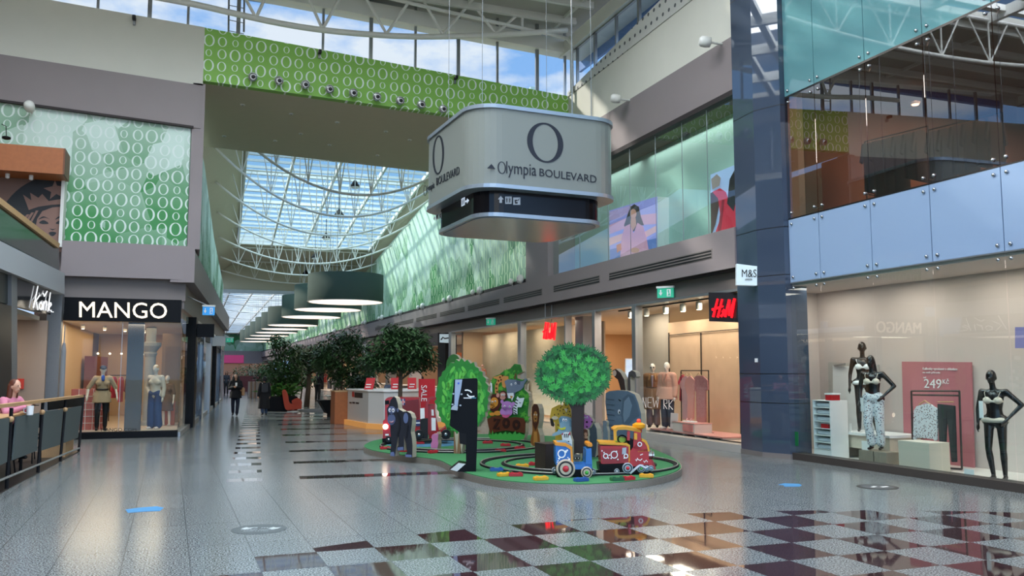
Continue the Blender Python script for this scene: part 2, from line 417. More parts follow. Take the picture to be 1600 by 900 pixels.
# ================================================================ RIGHT WALL
XR = 11.2
def wallbox(name, m, x0, x1, y0, y1, z0, z1):
    return struct(sbox(name, m, (x0, y0, z0), (x1, y1, z1)))
wallbox('trim_1', M['taupe2'], 11.25, 11.6, 15.6, 150, 3.5, 4.06)
b = wallbox('trim_2', M['taupe'], 10.98, 11.7, 15.6, 150, 3.98, 4.86)
wallbox('trim_shadow_3', M['shadow'], 11.05, 11.2, 15.6, 150, 3.93, 3.98)  # dark strip put in for the shade under the projecting band
# glazed strip above
wallbox('wall_right', mat('pale aqua wall', '#a9c6be', .6), 12.0, 12.2, 14.2, 26.1, 4.86, 7.9)
wallbox('ceiling_recess', mat('brown recess', '#4e3c36', .7), 11.25, 12.2, 15.6, 26.1, 7.9, 7.98)
wallbox('trim_shadow_4', M['shadow'], 11.08, 11.25, 15.6, 26.2, 7.86, 7.98)  # dark strip as painted shadow line below the taupe band
area('recess_fill_light', (11.75, 18.5, 7.8), .4, 5, 24, (.95, 1, .97)); area('recess_fill_light', (11.75, 23.5, 7.8), .4, 4, 18, (.95, 1, .97))  # added fill lamps, brighten the aqua wall behind the glass
w = struct(sbox('window_1', glass('reflecting upper glass', (.88, .95, .93), 1.6, floor_=.04), (11.2, 15.5, 4.87), (11.215, 26.1, 7.87)))
for i, y in enumerate((16.9, 18.0, 19.3, 20.7, 22.05, 24.0)): sbox('window_joint', M['alu'], (11.19, y-.008, 4.87), (11.2, y+.008, 7.87), w)
wallbox('column_right', M['taupe'], 11.0, 12.3, 26.1, 28.1, 4.86, 9.7)
wallbox('wall_right_taupe', M['taupe'], 11.2, 11.7, 15.55, 25, 7.98, 9.27)
wallbox('wall_right_cream', M['cream'], 11.2, 11.7, 15.55, 25, 9.27, 10.2)
# the same bands stand behind the facade too, so nothing is left open
# perforated acoustic panels
def perf_mat():
    m = bpy.data.materials.new('perforated panel'); m.use_nodes = True; t = m.node_tree; b = t.nodes['Principled BSDF']; b.inputs['Roughness'].default_value = .7
    X_, Y_, Z_, P = posn(t)
    w_ = .30; j = (Z_/w_).floor(); u = Y_/w_+(j.mod(2))*.5; fx = (u-u.floor()-.5)*w_; fz = (Z_-(j+.5)*w_)
    dot = (fx*fx+fz*fz).lt(.052**2)
    t.links.new(mixc(t, dot, C('#c6c7c0'), C('#55585a')), b.inputs['Base Color']); return m
PM = perf_mat()
mb = MB(); mb.prism([(11.17, 15.55, 10.82), (11.17, 24.8, 10.60), (11.17, 24.8, 10.74), (11.17, 15.55, 11.75)], (.1, 0, 0)); struct(mb.build('wall_right_perforated', PM))
mb = MB(); mb.prism([(11.2, 15.55, 10.2), (11.2, 25, 10.2), (11.2, 25, 10.62), (11.2, 15.55, 10.85)], (.09, 0, 0)); struct(mb.build('wall_right_parapet', M['cream']))
# clerestory, right side
ZW0, ZW1 = 10.75, 12.0
def clerestory(idx, A, B, z0, z1, ys, nrm):
    A, B = Vector(A), Vector(B); d = (B-A).normalized(); n = Vector(nrm)
    mb = MB(); mb.prism([A+Vector((0, 0, z0)), B+Vector((0, 0, z0)), B+Vector((0, 0, z1)), A+Vector((0, 0, z1))], n*.01)
    w = struct(mb.build('window_%d' % idx, M['glassw']))
    for k, y in enumerate(ys):
        p = A+d*y; r = .055 if k % 2 else .035
        mb = MB(); q = [p-d*r, p+d*r, p+d*r+n*.08, p-d*r+n*.08]
        mb.prism([v+Vector((0, 0, z0)) for v in q], (0, 0, z1-z0)); mb.build('mullion', M['alu'], w)
    for z in (z0, z1-.05):
        mb = MB(); q = [A, B, B+n*.08, A+n*.08]; mb.prism([v+Vector((0, 0, z)) for v in q], (0, 0, .05)); mb.build('window_frame', M['alu'], w)
    return w
clerestory(2, (11.3, 15.55, 0), (11.3, 24.7, 0), 10.6, 12.05, [y-15.55 for y in (15.6, 17.0, 18.5, 20.15, 21.5, 22.9, 24.2)], (-1, 0, 0))
clerestory(3, (-9, 25.1, 0), (11.3, 25.1, 0), 10.5, 13.1, [x+9 for x in (-8.1, -6.7, -5.3, -4, -2.7, -1.4, -.4, .95, 3.35, 4.78, 6.16, 7.54, 8.84, 10.21, 11.2)], (0, -1, 0))
clerestory(4, (-9, -2, 0), (-9, 25, 0), 10.4, 12.6, [1.4*i for i in range(20)], (1, 0, 0))
# blue rail of the roof edge seen through the glass
wallbox('trim_5', mat('blue eaves rail', '#5f86c0', .5), -9, 13, 25.7, 25.9, 12.75, 13.1)
wallbox('trim_6', mat('blue eaves rail', '#5f86c0', .5), 11.9, 12.0, 3, 25.5, 11.75, 12.1)
# ---- roof of the plaza
wallbox('ceiling_fascia_right', M['white'], 11.1, 11.9, 0, 25.3, 12.05, 12.5)
mb = MB()
fz = [(-9, 12.95), (11.3, 12.0)]
mb.prism([(-9, 24.9, 13.05), (11.3, 24.9, 12.1), (11.3, 24.9, 12.55), (-9, 24.9, 13.5)], (0, .5, 0)); struct(mb.build('ceiling_fascia_bridge', M['white']))
mb = MB()
for (x0, y0, x1, y1) in ((-12, 19.6, 12.2, 26), (-12, -3, 12.2, 3.0), (-12, 3, -6.5, 19.6), (7.2, 3, 12.2, 19.6)):
    mb.box((x0, y0, 13.0), (x1, y1, 13.2))
struct(mb.build('ceiling', M['deck']))
for i, y in enumerate((20.0, 21.5, 22.9, 24.2)):
    wallbox('ceiling_beam_%d' % (i+1), M['white'], -9, 11.2, y-.06, y+.06, 12.78, 13.0)
for i, x in enumerate((-2, 1.2, 4.4, 7.6, 10.8)):
    wallbox('ceiling_purlin_%d' % (i+1), M['white'], x-.05, x+.05, 19.6, 24.9, 12.9, 13.0)
sk = thing('roof_skylight', 'long glazed skylight opening over the plaza with white glazing bars', 'skylight', (4.4, 9.7, 13.1))
for i in range(18): sbox('glazing_bar', M['white'], (-6.5, 3.2+i*.92, 12.95), (7.2, 3.42+i*.92, 13.15), sk)
for x in (-4, -1, 1.6, 4.4): sbox('glazing_beam', M['white'], (x-.08, 3, 12.8), (x+.08, 19.6, 13.15), sk)
tag(sk, kind='structure')
# ================================================================ LEFT / FRONT WALL (y = 24.8)
YF = 24.8; XE = -.25
LD = Vector((.0689, .9976, 0))
def front_band(name, m, x0, x1, z0l, z0r, z1l, z1r, y0=24.8, y1=25.4):
    mb = MB(); mb.prism([(x0, y0, z0l), (x1, y0, z0r), (x1, y0, z1r), (x0, y0, z1l)], (0, y1-y0, 0)); return struct(mb.build(name, m))
GREEN1 = o_pattern('mint wall covering with letter o', 'x', .345, .36, '#dfece6', None, shards=.55, z0=4.9, z1=8.6, pale='#cbe2d6', dark='#3a8a4a', ringmix=.85, rs=(.53, .44, .31))
front_band('wall_front_mural', GREEN1, -9, -.22, 5.07, 5.07, 8.85, 8.42, 24.85)
front_band('wall_front_taupe', M['taupe'], -9, .03, 8.85, 8.42, 10.1, 9.64, 24.75)
mb = MB(); mb.prism([(-9, 24.7, 8.83), (-.15, 24.7, 8.40), (-.15, 24.7, 8.46), (-9, 24.7, 8.89)], (0, .06, 0)); struct(mb.build('trim_shadow_7', M['shadow']))  # dark strip painted in as shadow at the foot of the taupe
front_band('wall_front_cream', M['cream'], -9, .05, 10.1, 9.64, 11.78, 11.33, 24.78)
wallbox('column_left', M['taupe'], -.2, .12, 24.78, 26.2, 5.05, 9.7)
# fascia beams over MANGO, wrapping round the corner into the corridor
def lwall(name, m, s0, s1, z0, z1, off=0., th=.35, z0b=None, z1b=None):
    """a band along the left corridor wall; off = how far it stands into the corridor"""
    n = Vector((LD.y, -LD.x, 0)); P0 = Vector((XE, YF, 0))+n*off
    a = P0+LD*s0; b = P0+LD*s1; z0b = z0 if z0b is None else z0b; z1b = z1 if z1b is None else z1b
    mb = MB(); mb.prism([a+Vector((0, 0, z0)), b+Vector((0, 0, z0b)), b+Vector((0, 0, z1b)), a+Vector((0, 0, z1))], -n*th); return struct(mb.build(name, m))
front_band('trim_8', M['taupe'], -3.2, .0, 4.17, 4.17, 5.08, 5.08, 24.45, 25.2)
front_band('trim_9', M['taupe2'], -3.2, -.2, 3.62, 3.62, 4.17, 4.17, 24.75, 25.2)
lwall('trim_10', M['taupe'], -.35, 29.5, 4.1, 4.95, .28, .6)
lwall('trim_11', M['taupe2'], 0, 29.4, 3.4, 4.12, .02, .4)
front_band('trim_12', M['taupe'], -9, -3.1, 4.2, 4.2, 5.08, 5.08, 24.9, 25.4)
# end pier of the left run
lwall('column_left_end', M['taupe'], 29.2, 29.9, 0, 4.1, .05, .8)
GL = o_pattern('left corridor mural', 'y', .36, .36, '#cfe6d6', None, shards=.5, z0=4.5, z1=8.2, pale='#c3ddd2', dark='#2d7040', ringmix=.45)
mlp = Pl((.3, 33), (LD.y, -LD.x))
a0 = mlp.p(309, 200); 
n_ = Vector((LD.y, -LD.x, 0)); p0 = Vector((XE, YF, 0))-n_*.12
def lp(s_, z): return p0+LD*s_+Vector((0, 0, z))
mb = MB(); mb.prism([lp(.3, 4.9), lp(29.6, 4.9), lp(29.6, 6.9), lp(17, 7.9), lp(8.5, 9.4), lp(.3, 9.7)], -n_*.3); struct(mb.build('wall_left_mural', GL))

# ================================================================ BRIDGE
GB = o_pattern('lime wall covering with letter o', 'x', .352, .36, '#e6f2e8', '#86bd52')
def bz(x, z0, z1): return z0+(z1-z0)*x/11.2
mb = MB(); mb.prism([(.05, 24.8, 9.80), (11.2, 24.8, 9.45), (11.2, 24.8, 10.63), (.05, 24.8, 11.33)], (0, .25, 0)); struct(mb.build('wall_bridge', GB))
mb = MB(); mb.prism([(-.1, 25.05, 9.80), (12.2, 25.05, 9.42), (12.2, 25.05, 10.6), (-.1, 25.05, 11.3)], (0, 7.2, 0)); struct(mb.build('ceiling_bridge_soffit', M['soff']))
# downlights and sprinkler roses in the soffit
for i, (px, py) in enumerate(((379, 168), (455, 180), (527, 191), (603, 203), (350, 217), (430, 222), (515, 226), (590, 240), (470, 210), (640, 215))):
    p = G(px, py, 9.66); z = 9.8-.03*p.x
    t = thing('ceiling_downlight', 'small recessed downlight in the beige soffit under the green bridge', 'downlight', (p.x, p.y, z-.01), 'downlights in the bridge soffit')
    t['label'] = ['small ceiling fitting near the left end of the bridge soffit', 'small ceiling fitting in the beige bridge soffit, second along its front row', 'small ceiling fitting in the middle of the front row of the bridge soffit', 'small ceiling fitting in the bridge soffit, last of its front row before the hanging sign', 'small fitting at the back left corner of the bridge soffit', 'small fitting in the back row of the bridge soffit, right of the corner one', 'small fitting in the back row above the corridor skylight, third from the left', 'small fitting in the back row of the soffit nearest the hanging sign', 'small fitting between the two rows of the bridge soffit, left of centre', 'small soffit fitting just left of the hanging sign'][i]
    MB().lathe((p.x, p.y, z), [(.07, 0), (.075, -.03), (.04, -.035)], 12).build('rim', M['white'], t)
    MB().lathe((p.x, p.y, z), [(.035, -.03), (.03, -.045)], 10).build('bulb', M['alu'], t)
# ball spotlights on the bridge
for i, (px, py) in enumerate(((395, 120), (436, 126), (477, 132), (515, 139), (552, 145), (589, 151), (625, 157), (658, 163), (692, 170))):
    p = PY(px, py, 24.62)
    names = ['first', 'second', 'third', 'fourth', 'fifth', 'sixth', 'seventh', 'eighth', 'ninth']
    t = thing('spotlight', 'round silver spotlight on the green bridge, %s from the left' % names[i], 'spotlight', tuple(p+Vector((0, .16, 0))), 'ball spotlights in a row on the green bridge')
    MB().ball(p, .13, 16, 10).build('housing', mat('silver housing', '#b9bec0', .4, .3), t, smooth=True)
    MB().lathe(p+Vector((0, -.075, -.03)), [(.10, 0), (.115, -.03), (.075, -.05)], 16, (0.1, 1, .25)).build('ring', M['steel'], t)
    MB().ball(p+Vector((.01, -.11, -.03)), (.065, .04, .065)).build('lens', M['dark'], t)
    MB().tube([p, p+Vector((0, .2, 0))], .04).build('bracket', M['alu'], t)

# ================================================================ TRUSSES
def truss(name, label, A, B, zlow, zend, ztop, n, rr=.05, grp=None, top2=None):
    """bow-bellied roof truss from A to B: curved lower chord, straight upper chord, webbing"""
    A, B = Vector((A[0], A[1], 0)), Vector((B[0], B[1], 0)); t = thing(name, label, 'roof truss', tuple((A+B)/2+Vector((0, 0, zlow))), grp); t['kind'] = 'structure'
    zt = lambda s_: ztop+(0 if top2 is None else (top2-ztop)*s_)
    low = lambda s_: A.lerp(B, s_)+Vector((0, 0, zlow+(zend-zlow)*(2*s_-1)**2)); top = lambda s_: A.lerp(B, s_)+Vector((0, 0, zt(s_)))
    MB().tube([low(i/24) for i in range(25)], rr).build('lower_chord', M['white'], t, smooth=True)
    MB().tube([top(0), top(1)], rr*.9).build('upper_chord', M['white'], t)
    for i in range(1, n):
        q = low(i/n)
        for e in (-.42, 0, .42):
            r_ = top(min(1, max(0, (i+e)/n))); MB().tube([q, r_], rr*.45, 6).build('web_bar', M['white'], t)
    return t
tb = thing('plaza_truss', 'big white tubular roof truss running in front of the bridge windows', 'roof truss', (5.3, 24.3, 11.6)); tb['kind'] = 'structure'
lowp = [PY(x, y, 24.3) for x, y in ((200, -12), (300, 6), (370, 22), (440, 37), (505, 47), (580, 54), (640, 57), (700, 57), (780, 54), (830, 51), (886, 47))]
MB().tube([Vector(q) for q in smooth_loop([tuple(q) for q in lowp], 3, False)], .085, 10).build('lower_chord', M['white'], tb, smooth=True)
MB().tube([PY(560, -14, 24.3), PY(680, 14, 24.3), PY(886, 60, 24.3), PY(893, 70, 24.35), PY(894, 145, 24.35)], .06, 8).build('drain_pipe', M['white'], tb, smooth=True)
MB().tube([PY(500, -60, 24.2), PY(735, 2, 24.2), PY(900, 36, 24.2)], .06, 8).build('upper_chord', M['white'], tb)
for a, b in (((400, 28), (352, -60)), ((400, 28), (440, -60)), ((504, 46), (470, -30)), ((504, 46), (545, -30)), ((604, 53), (562, -20)), ((604, 53), (655, -20)), ((692, 54), (655, -10)), ((692, 54), (736, 3)), ((775, 53), (736, 3)), ((775, 53), (850, -14)), ((816, 52), (816, 22))):
    MB().tube([PY(*a, 24.3), PY(*b, 24.3)], .045, 8).build('web_bar', M['white'], tb)
for i, y in enumerate((19.5, 14.5, 9.5, 4.5)):
    truss('roof_truss', 'white bow-bellied truss across the plaza roof, %s from the bridge' % ['first', 'second', 'third', 'fourth'][i], (-9, y), (11.2, y), 11.45, 12.6, 12.9, 10, .07, 'trusses across the plaza roof')
# ladder by the left windows
t = thing('ladder', 'thin steel ladder standing against the clerestory windows above the bridge', 'ladder', tuple(PY(372, 45, 24.95)))
for px in (357, 381): MB().tube([PY(px, 50, 24.95), PY(px+1, -30, 24.95)], .03, 6).build('rail', M['alu'], t)
for py in (48, 31, 8, -12): MB().tube([PY(357, py, 24.95), PY(381, py+5, 24.95)], .012, 6).build('rung', M['alu'], t)
# camera boxes on wall tops
for px, py, Y_, lb in ((210, 29, 24.7, 'small black security camera on top of the cream wall at left'), (499, 82, 24.75, 'small black security camera on the upper edge of the green bridge'), (711, 122, 24.75, 'tiny security camera on the bridge edge above the hanging sign')):
    p = PY(px, py, Y_); t = thing('security_camera', lb, 'security camera', tuple(p+Vector((0, .08, 0))))
    MB().bx(p+Vector((0, -.1, -.07)), .09, .22, .1).build('housing', M['dark'], t, bevel=.01); MB().box(p+Vector((-.03, -.02, -.17)), p+Vector((.03, .1, -.06))).build('bracket', M['alu'], t)
# wall lights of the plaza
def wall_light(p, d, lb):
    d = Vector(d).normalized(); t = thing('wall_spotlight', lb, 'spotlight', tuple(p))
    MB().tube([p, p-d*.35], .03).build('arm', M['white'], t)
    MB().lathe(p-d*.3, [(.03, -.02), (.11, .0), (.13, .12), (.12, .22), (.07, .27)], 16, -d+Vector((0, .5, .2))).build('lamp_head', M['white'], t, smooth=True)
wall_light(PX(1128, 69, 11.2), (1, 0, 0), 'white wall spotlight on the cream band beside the blue pillar')
wall_light(PX(984, 157, 11.2), (1, 0, 0), 'white wall spotlight on the cream band to the right of the hanging sign')
wall_light(PY(50, 176, 24.8), (0, 1, 0), 'grey wall spotlight over the pale mural above the wooden beam')

# ================================================================ VENTS ON THE BAND
VT = [(16.46, 21.59), (22.19, 25.56), (26.54, 30.33), (30.83, 34.8), (35.26, 39.2), (39.8, 43.8), (44.4, 49), (49.6, 54.5)]
vl = ['long vent slots in the taupe band nearest the blue pillar', 'vent slots in the taupe band below the pink poster and hanging sign', 'vent slots in the taupe band below the plain column', 'vent slots above the green exit sign by the white clothes window', 'vent slots in the band right above the black terminal', 'vent slots in the band above the leafy cutout column', 'vent slots in the band above the tree nearest the white counter', 'vent slots in the band beyond the tree at the white counter']
for (y0, y1), lb in zip(VT, vl):
    t = thing('wall_vent', lb, 'vent', (10.98, (y0+y1)/2, 4.4), 'slotted vents along the taupe band')
    sbox('vent_frame', M['taupe2'], (10.972, y0, 4.28), (10.985, y1, 4.5), t)
    for k in range(3): sbox('slot', M['dark'], (10.965, y0+.03, 4.295+k*.07), (10.978, y1-.03, 4.33+k*.07), t)
# mural, right corridor wall
GR = o_pattern('right corridor mural', 'y', .62, .42, '#d3ecc6', None, shards=.42, z0=4.9, z1=9.6, pale='#c5e0d2', dark='#35884a', ringmix=1.0)
mb = MB(); mb.prism([(11.2, 28.1, 5.0), (11.2, 150, 5.0), (11.2, 150, 7.2), (11.2, 70, 7.6), (11.2, 60, 8.5), (11.2, 43.6, 10.4), (11.2, 28.1, 12.0)], (.3, 0, 0)); struct(mb.build('wall_right_mural', GR))
wallbox('trim_13', M['shadow'], 11.05, 11.3, 28.1, 150, 4.86, 5.0)
lbl = ['by the plain column', 'second from the column', 'third from the column', 'above the counter tree', 'beyond the counter tree', 'above the middle tree', 'over the far trees', 'farther along over the trees', 'near the end of the drum lamps', 'deep in the corridor', 'deep in the corridor beyond the last drums', 'at the far end of the corridor']
for i, y in enumerate((28.6, 33.2, 37.6, 42.5, 47.5, 52.5, 58, 64, 71, 79, 88, 98)):
    t = thing('mural_uplight', 'pair of white lamps under the green mural, '+lbl[i], 'wall lamp', (11.05, y, 4.95), 'pairs of lamps under the corridor mural')
    for dy, r in ((0, .17), (.95, .12)):
        MB().ball((10.98, y+dy, 5.02), (r*.8, r*1.2, r), 14, 8).build('lamp_head', M['white'], t, smooth=True); MB().tube([(11.05, y+dy, 4.86), (11.05, y+dy, 5.0)], .03).build('stem', M['white'], t)

# ================================================================ CORRIDOR ROOF
# sloping glazed roof: z 11.5 at y 39 down to 9.5 at y 55.5
def rz(y): return 11.5-(y-39.5)*.125
SX0, SX1, SY0, SY1 = 1.75, 10.6, 32.0, 55.2
mb = MB()
for a, b, c, d in (((.0, 30), (SX0, 30), (SX0+.8, 60), (1.6, 60)),):
    mb.prism([(a[0]-.3, a[1], rz(a[1])-1.2), (b[0], b[1], rz(b[1])), (c[0], c[1], rz(c[1])), (d[0]-.6, d[1], rz(d[1])-1.0)], (0, 0, .1))
struct(mb.build('ceiling_corridor_left', M['soff']))
mb = MB(); mb.prism([(SX1, 30, rz(30)), (11.5, 30, rz(30)-.9), (11.5, 60, rz(60)-.5), (SX1, 60, rz(60))], (0, 0, .1)); struct(mb.build('ceiling_corridor_right', M['soff']))
mb = MB(); mb.prism([(1.5, SY1, rz(SY1)), (SX1, SY1, rz(SY1)), (SX1, 61, rz(61)), (1.5, 61, rz(61))], (0, 0, .1)); struct(mb.build('ceiling_corridor_end', M['soff']))
wallbox('wall_corridor_cross', mat('cream cross wall', '#b9b59f', .8), 1.2, 11.3, 60, 60.4, 7.15, 9.2)
wallbox('trim_14', M['alu'], 1.2, 11.3, 59.9, 60.0, 6.9, 7.15)
sk = thing('corridor_skylight', 'sloping glass roof of the corridor behind the bridge', 'skylight', (6, 44, 11)); sk['kind'] = 'structure'
mb = MB(); mb.prism([(SX0, SY0, rz(SY0)+.1), (SX1, SY0, rz(SY0)+.1), (SX1, SY1, rz(SY1)+.1), (SX0+.7, SY1, rz(SY1)+.1)], (0, 0, .01)); mb.build('glazing', glass('roof glass', (.86, .95, .95), .6), sk)
y = SY0; k = 0
while y < SY1:
    th = .16 if k % 3 == 0 else .07
    f_ = (y-SY0)/(SY1-SY0)
    sbox('louvre', M['white'], (SX0+.7*f_, y, rz(y)-.02), (SX1, y+th, rz(y)+.1), sk); y += .85; k += 1
for x in (1.75, 3.9, 6.1, 8.3, 10.55):
    q = (x-SX0)/(SX1-SX0)
    MB().prism([(x, SY0, rz(SY0)-.12), (x+.1, SY0, rz(SY0)-.12), (x+.1+.7*(1-q), SY1, rz(SY1)-.12), (x+.7*(1-q), SY1, rz(SY1)-.12)], (0, 0, .2)).build('glazing_beam', M['white'], sk)
wnm = ['first', 'second', 'third', 'fourth', 'fifth', 'sixth', 'seventh']
for i, (d, zl) in enumerate(((32.9, 8.55), (37, 8.4), (41.5, 8.25), (46.3, 8.2), (51, 8.0), (55.5, 7.8), (59, 7.6))):
    xl = .35+(d-33)*.05
    truss('corridor_truss', 'white arched truss under the corridor skylight, %s behind the bridge' % wnm[i], (xl, d), (11.2, d), zl, rz(d)-.75, rz(d)-.1, 9, .05, 'arched trusses under the corridor skylight')
for i, d in enumerate((35, 39.5, 44, 48.5, 53, 57.5)):
    z = rz(d)-1.2; t = thing('roof_floodlight', 'small black floodlight hanging in the corridor trusses, %s behind the bridge' % wnm[i], 'floodlight', (6.9, d, z), 'black floodlights in the corridor roof')
    MB().lathe((6.9, d, z), [(.05, .3), (.12, .2), (.24, .02), (.24, 0)], 14).build('lamp_shade', M['black'], t); MB().tube([(6.9, d, z+.3), (6.9, d, rz(d)-.1)], .02, 6).build('stem', M['black'], t); MB().lathe((6.9, d, z-.01), [(.2, 0), (.18, -.06)], 14).build('lens', M['white2'], t)
# far roof: pale glazed vault with dark fittings
sk = thing('far_skylight', 'pale glass roof of the far corridor stretch beyond the cream cross wall', 'skylight', (7, 100, 8)); sk['kind'] = 'structure'
def fz_(y): return 9.2-(y-60)*.016
for i in range(45):
    y = 61+i*2.0
    sbox('louvre', M['white'], (2, y, fz_(y)), (11.3, y+.5, fz_(y)+.12), sk)
for x in (3, 5, 7, 9, 11): MB().prism([(x, 60.4, fz_(60)-.1), (x+.12, 60.4, fz_(60)-.1), (x+.12, 150, fz_(150)-.1), (x, 150, fz_(150)-.1)], (0, 0, .2)).build('glazing_beam', M['white'], sk)
for i, d in enumerate((63, 68, 73, 79, 86, 94, 103, 114, 126)):
    truss('far_truss', 'white arched truss in the pale far roof, number %d from the cross wall' % (i+1), (2, d), (11.3, d), fz_(d)-.9, fz_(d)-.3, fz_(d), 8, .045, 'trusses in the far corridor roof')
# end wall of the corridor
wallbox('wall_end', M['taupe'], 0, 13, 150, 150.5, 2.9, 5.0); wallbox('wall_end_mural', GR, 0, 13, 150, 150.5, 5.0, 7.9)
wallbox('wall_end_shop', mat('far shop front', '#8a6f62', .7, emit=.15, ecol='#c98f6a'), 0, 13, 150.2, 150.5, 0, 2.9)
wallbox('ceiling_far_end', M['soff'], 0, 13, 146, 150, 7.8, 8.0)
t = sbox('shop_sign', mat('magenta sign', '#8d2a58', .5, emit=.4, ecol='#b03a70'), (4.3, 149.8, 3.0), (8.2, 149.95, 4.3)); tag(t, 'magenta shop sign at the far end of the corridor', 'sign')
wallbox('wall_left_far', M['taupe'], -2, -1.7, 60, 150, 0, 8)
wallbox('wall_left_far_return', M['taupe'], -2, 1.7, 60, 60.3, 4.1, 9.2)
wallbox('wall_left_outer', M['cream'], -12.2, -12, -3, 26, 0, 13)
# ================================================================ FIGURES (people and mannequins)
def fuse(mb, voxel, smooth=3):
    """one continuous skin from overlapping limbs"""
    me = bpy.data.meshes.new('f'); me.from_pydata(mb.v, [], mb.f); me.update()
    o = bpy.data.objects.new('f', me); COL.objects.link(o)
    r = o.modifiers.new('r', 'REMESH'); r.mode = 'VOXEL'; r.voxel_size = voxel; r.use_smooth_shade = True
    q = o.modifiers.new('s', 'SMOOTH'); q.iterations = smooth; q.factor = .5
    bpy.context.view_layer.update()
    n = bpy.data.meshes.new_from_object(o.evaluated_get(bpy.context.evaluated_depsgraph_get()))
    bpy.data.objects.remove(o); bpy.data.meshes.remove(me)
    for p in n.polygons: p.use_smooth = True
    return n
J0 = dict(neck=(0, 0, 1.50), head=(0, -.02, 1.62), hipL=(.09, 0, .92), knL=(.10, -.02, .49), anL=(.10, .02, .09), toL=(.115, -.13, .035),
          hipR=(-.09, 0, .92), knR=(-.10, -.02, .49), anR=(-.10, .02, .09), toR=(-.115, -.13, .035),
          shL=(.175, 0, 1.405), elL=(.235, .02, 1.12), wrL=(.25, -.05, .88), shR=(-.175, 0, 1.405), elR=(-.235, .02, 1.12), wrR=(-.25, -.05, .88))
class Fig:
    def __init__(s, name, label, cat, loc, rz, h, body, joints=None, group=None, vox=.014, face=True, fem=True, nohead=False, lean=0.):
        s.s = h/1.75; s.rz = rz; s.loc = Vector(loc); s.J = {k: Vector(v) for k, v in J0.items()}; s.vox = vox
        for k, v in (joints or {}).items(): s.J[k] = Vector(v)
        s.t = thing(name, label, cat, tuple(loc), group); s.body = body; s.fem = fem
        J = s.J; m = MB(); s.torso(m, 0)
        if not nohead:
            m.caps(J['neck']-Vector((0, 0, .09)), J['head']-Vector((0, -.01, .05)), .047, .045)
            h_ = J['head']; k = len(m.v); m.ball(h_+Vector((0, .005, .03)), (.077, .096, .104), 16, 12); m.caps(h_+Vector((0, -.025, -.045)), h_+Vector((0, -.03, -.055)), .05, .045)
            m.caps(h_+Vector((0, -.088, .015)), h_+Vector((0, -.103, -.012)), .009, .014)
            m.caps(h_+Vector((-.02, -.078, -.045)), h_+Vector((.02, -.078, -.045)), .011, .011)
            for q in (-1, 1): m.ball(h_+Vector((q*.075, .01, .0)), (.012, .022, .03), 8, 6)
        for q in 'LR':
            m.caps(J['sh'+q], J['el'+q], .05, .038); m.caps(J['el'+q], J['wr'+q], .038, .025); s.hand(m, q)
            s.leg(m, q, 0)
        s.put(m, 'body', body, s.t)
        if face and not nohead:
            h_ = J['head']
            for q in (-1, 1):
                e = MB(); e.ball(h_+Vector((q*.027, -.083, .022)), (.012, .006, .007), 10, 6); s.put(e, 'eye', M['dark'], s.t, False)
    def hand(s, m, q):
        J = s.J; w = J['wr'+q]; d = (w-J['el'+q]).normalized(); sd = d.cross(Vector((1 if q == 'L' else -1, 0, 0)))
        if sd.length < .2: sd = d.cross(Vector((0, 0, 1)))
        sd.normalize(); p = w+d*.085; m.caps(w, p-sd*.0, .024, .03)
        pn = d.cross(sd)
        for i, (o_, L_) in enumerate(((-.033, .062), (-.011, .074), (.011, .07), (.033, .055))):
            a = p+sd*o_; b = a+d*L_*.55; c = b+(d*.8+pn*.35).normalized()*L_*.5
            m.caps(a, b, .011, .010, 8); m.caps(b, c, .010, .008, 8)
        a = w+d*.03; b = a-sd*.045+d*.03; m.caps(a, b, .013, .012, 8); m.caps(b, b+d*.04-sd*.008, .012, .009, 8)
    def leg(s, m, q, g, cut=1.0):
        J = s.J; m.caps(J['hip'+q], J['kn'+q], .082+g, .052+g); m.caps(J['kn'+q], J['kn'+q].lerp(J['an'+q], .35), .05+g, .054+g); m.caps(J['kn'+q].lerp(J['an'+q], .35), J['an'+q], .052+g, .035+g)
        m.caps(J['an'+q]+Vector((0, .03, -.04)), J['to'+q], .035+g*.3, .026+g*.3)
    def torso(s, m, g, lo=.93):
        J = s.J; hc = (J['hipL']+J['hipR'])/2; sc = (J['shL']+J['shR'])/2; k = len(m.v)
        up = sc-hc
        m.caps(J['hipL']+Vector((-.01, 0, .03)), J['hipR']+Vector((.01, 0, .03)), .095+g, .095+g, 16)
        m.caps(hc+up*.05, hc+up*.42, .115+g, .098+g, 16); m.caps(hc+up*.42, hc+up*.8, .1+g, .125+g, 16)
        m.caps(J['shL']-Vector((.045, 0, .02)), J['shR']+Vector((.045, 0, -.02)), .062+g, .062+g, 12)
        if s.fem:
            for q in (-1, 1): m.ball(hc+up*.72+Vector((q*.07, -.085, 0)), (.058+g, .055+g, .055+g))
        c = hc
        for i in range(k, len(m.v)):
            v = Vector(m.v[i]); ax = hc+up*max(0, min(1, (v-hc).dot(up)/up.length_squared)); w = v-ax
            m.v[i] = (ax.x+w.x*1.16, ax.y+w.y*.86, v.z)
    def put(s, m, name, mt, parent=None, fused=True, vox=None):
        R_ = Matrix.Translation(s.loc) @ Matrix.Rotation(s.rz, 4, 'Z') @ Matrix.Scale(s.s, 4)
        if fused: me = fuse(m, vox or s.vox)
        else:
            me = bpy.data.meshes.new(name); me.from_pydata(m.v, [], m.f); me.update()
            for p in me.polygons: p.use_smooth = True
        me.name = name; me.transform(R_)
        return link_mesh(name, me, mt, parent or s.t)
    def sleeves(s, m, g, frac=1.0):
        J = s.J
        for q in 'LR':
            m.caps(J['sh'+q], J['el'+q], .055+g, .045+g)
            if frac > .5: m.caps(J['el'+q], J['el'+q].lerp(J['wr'+q], (frac-.5)*2*.97), .045+g, .034+g)
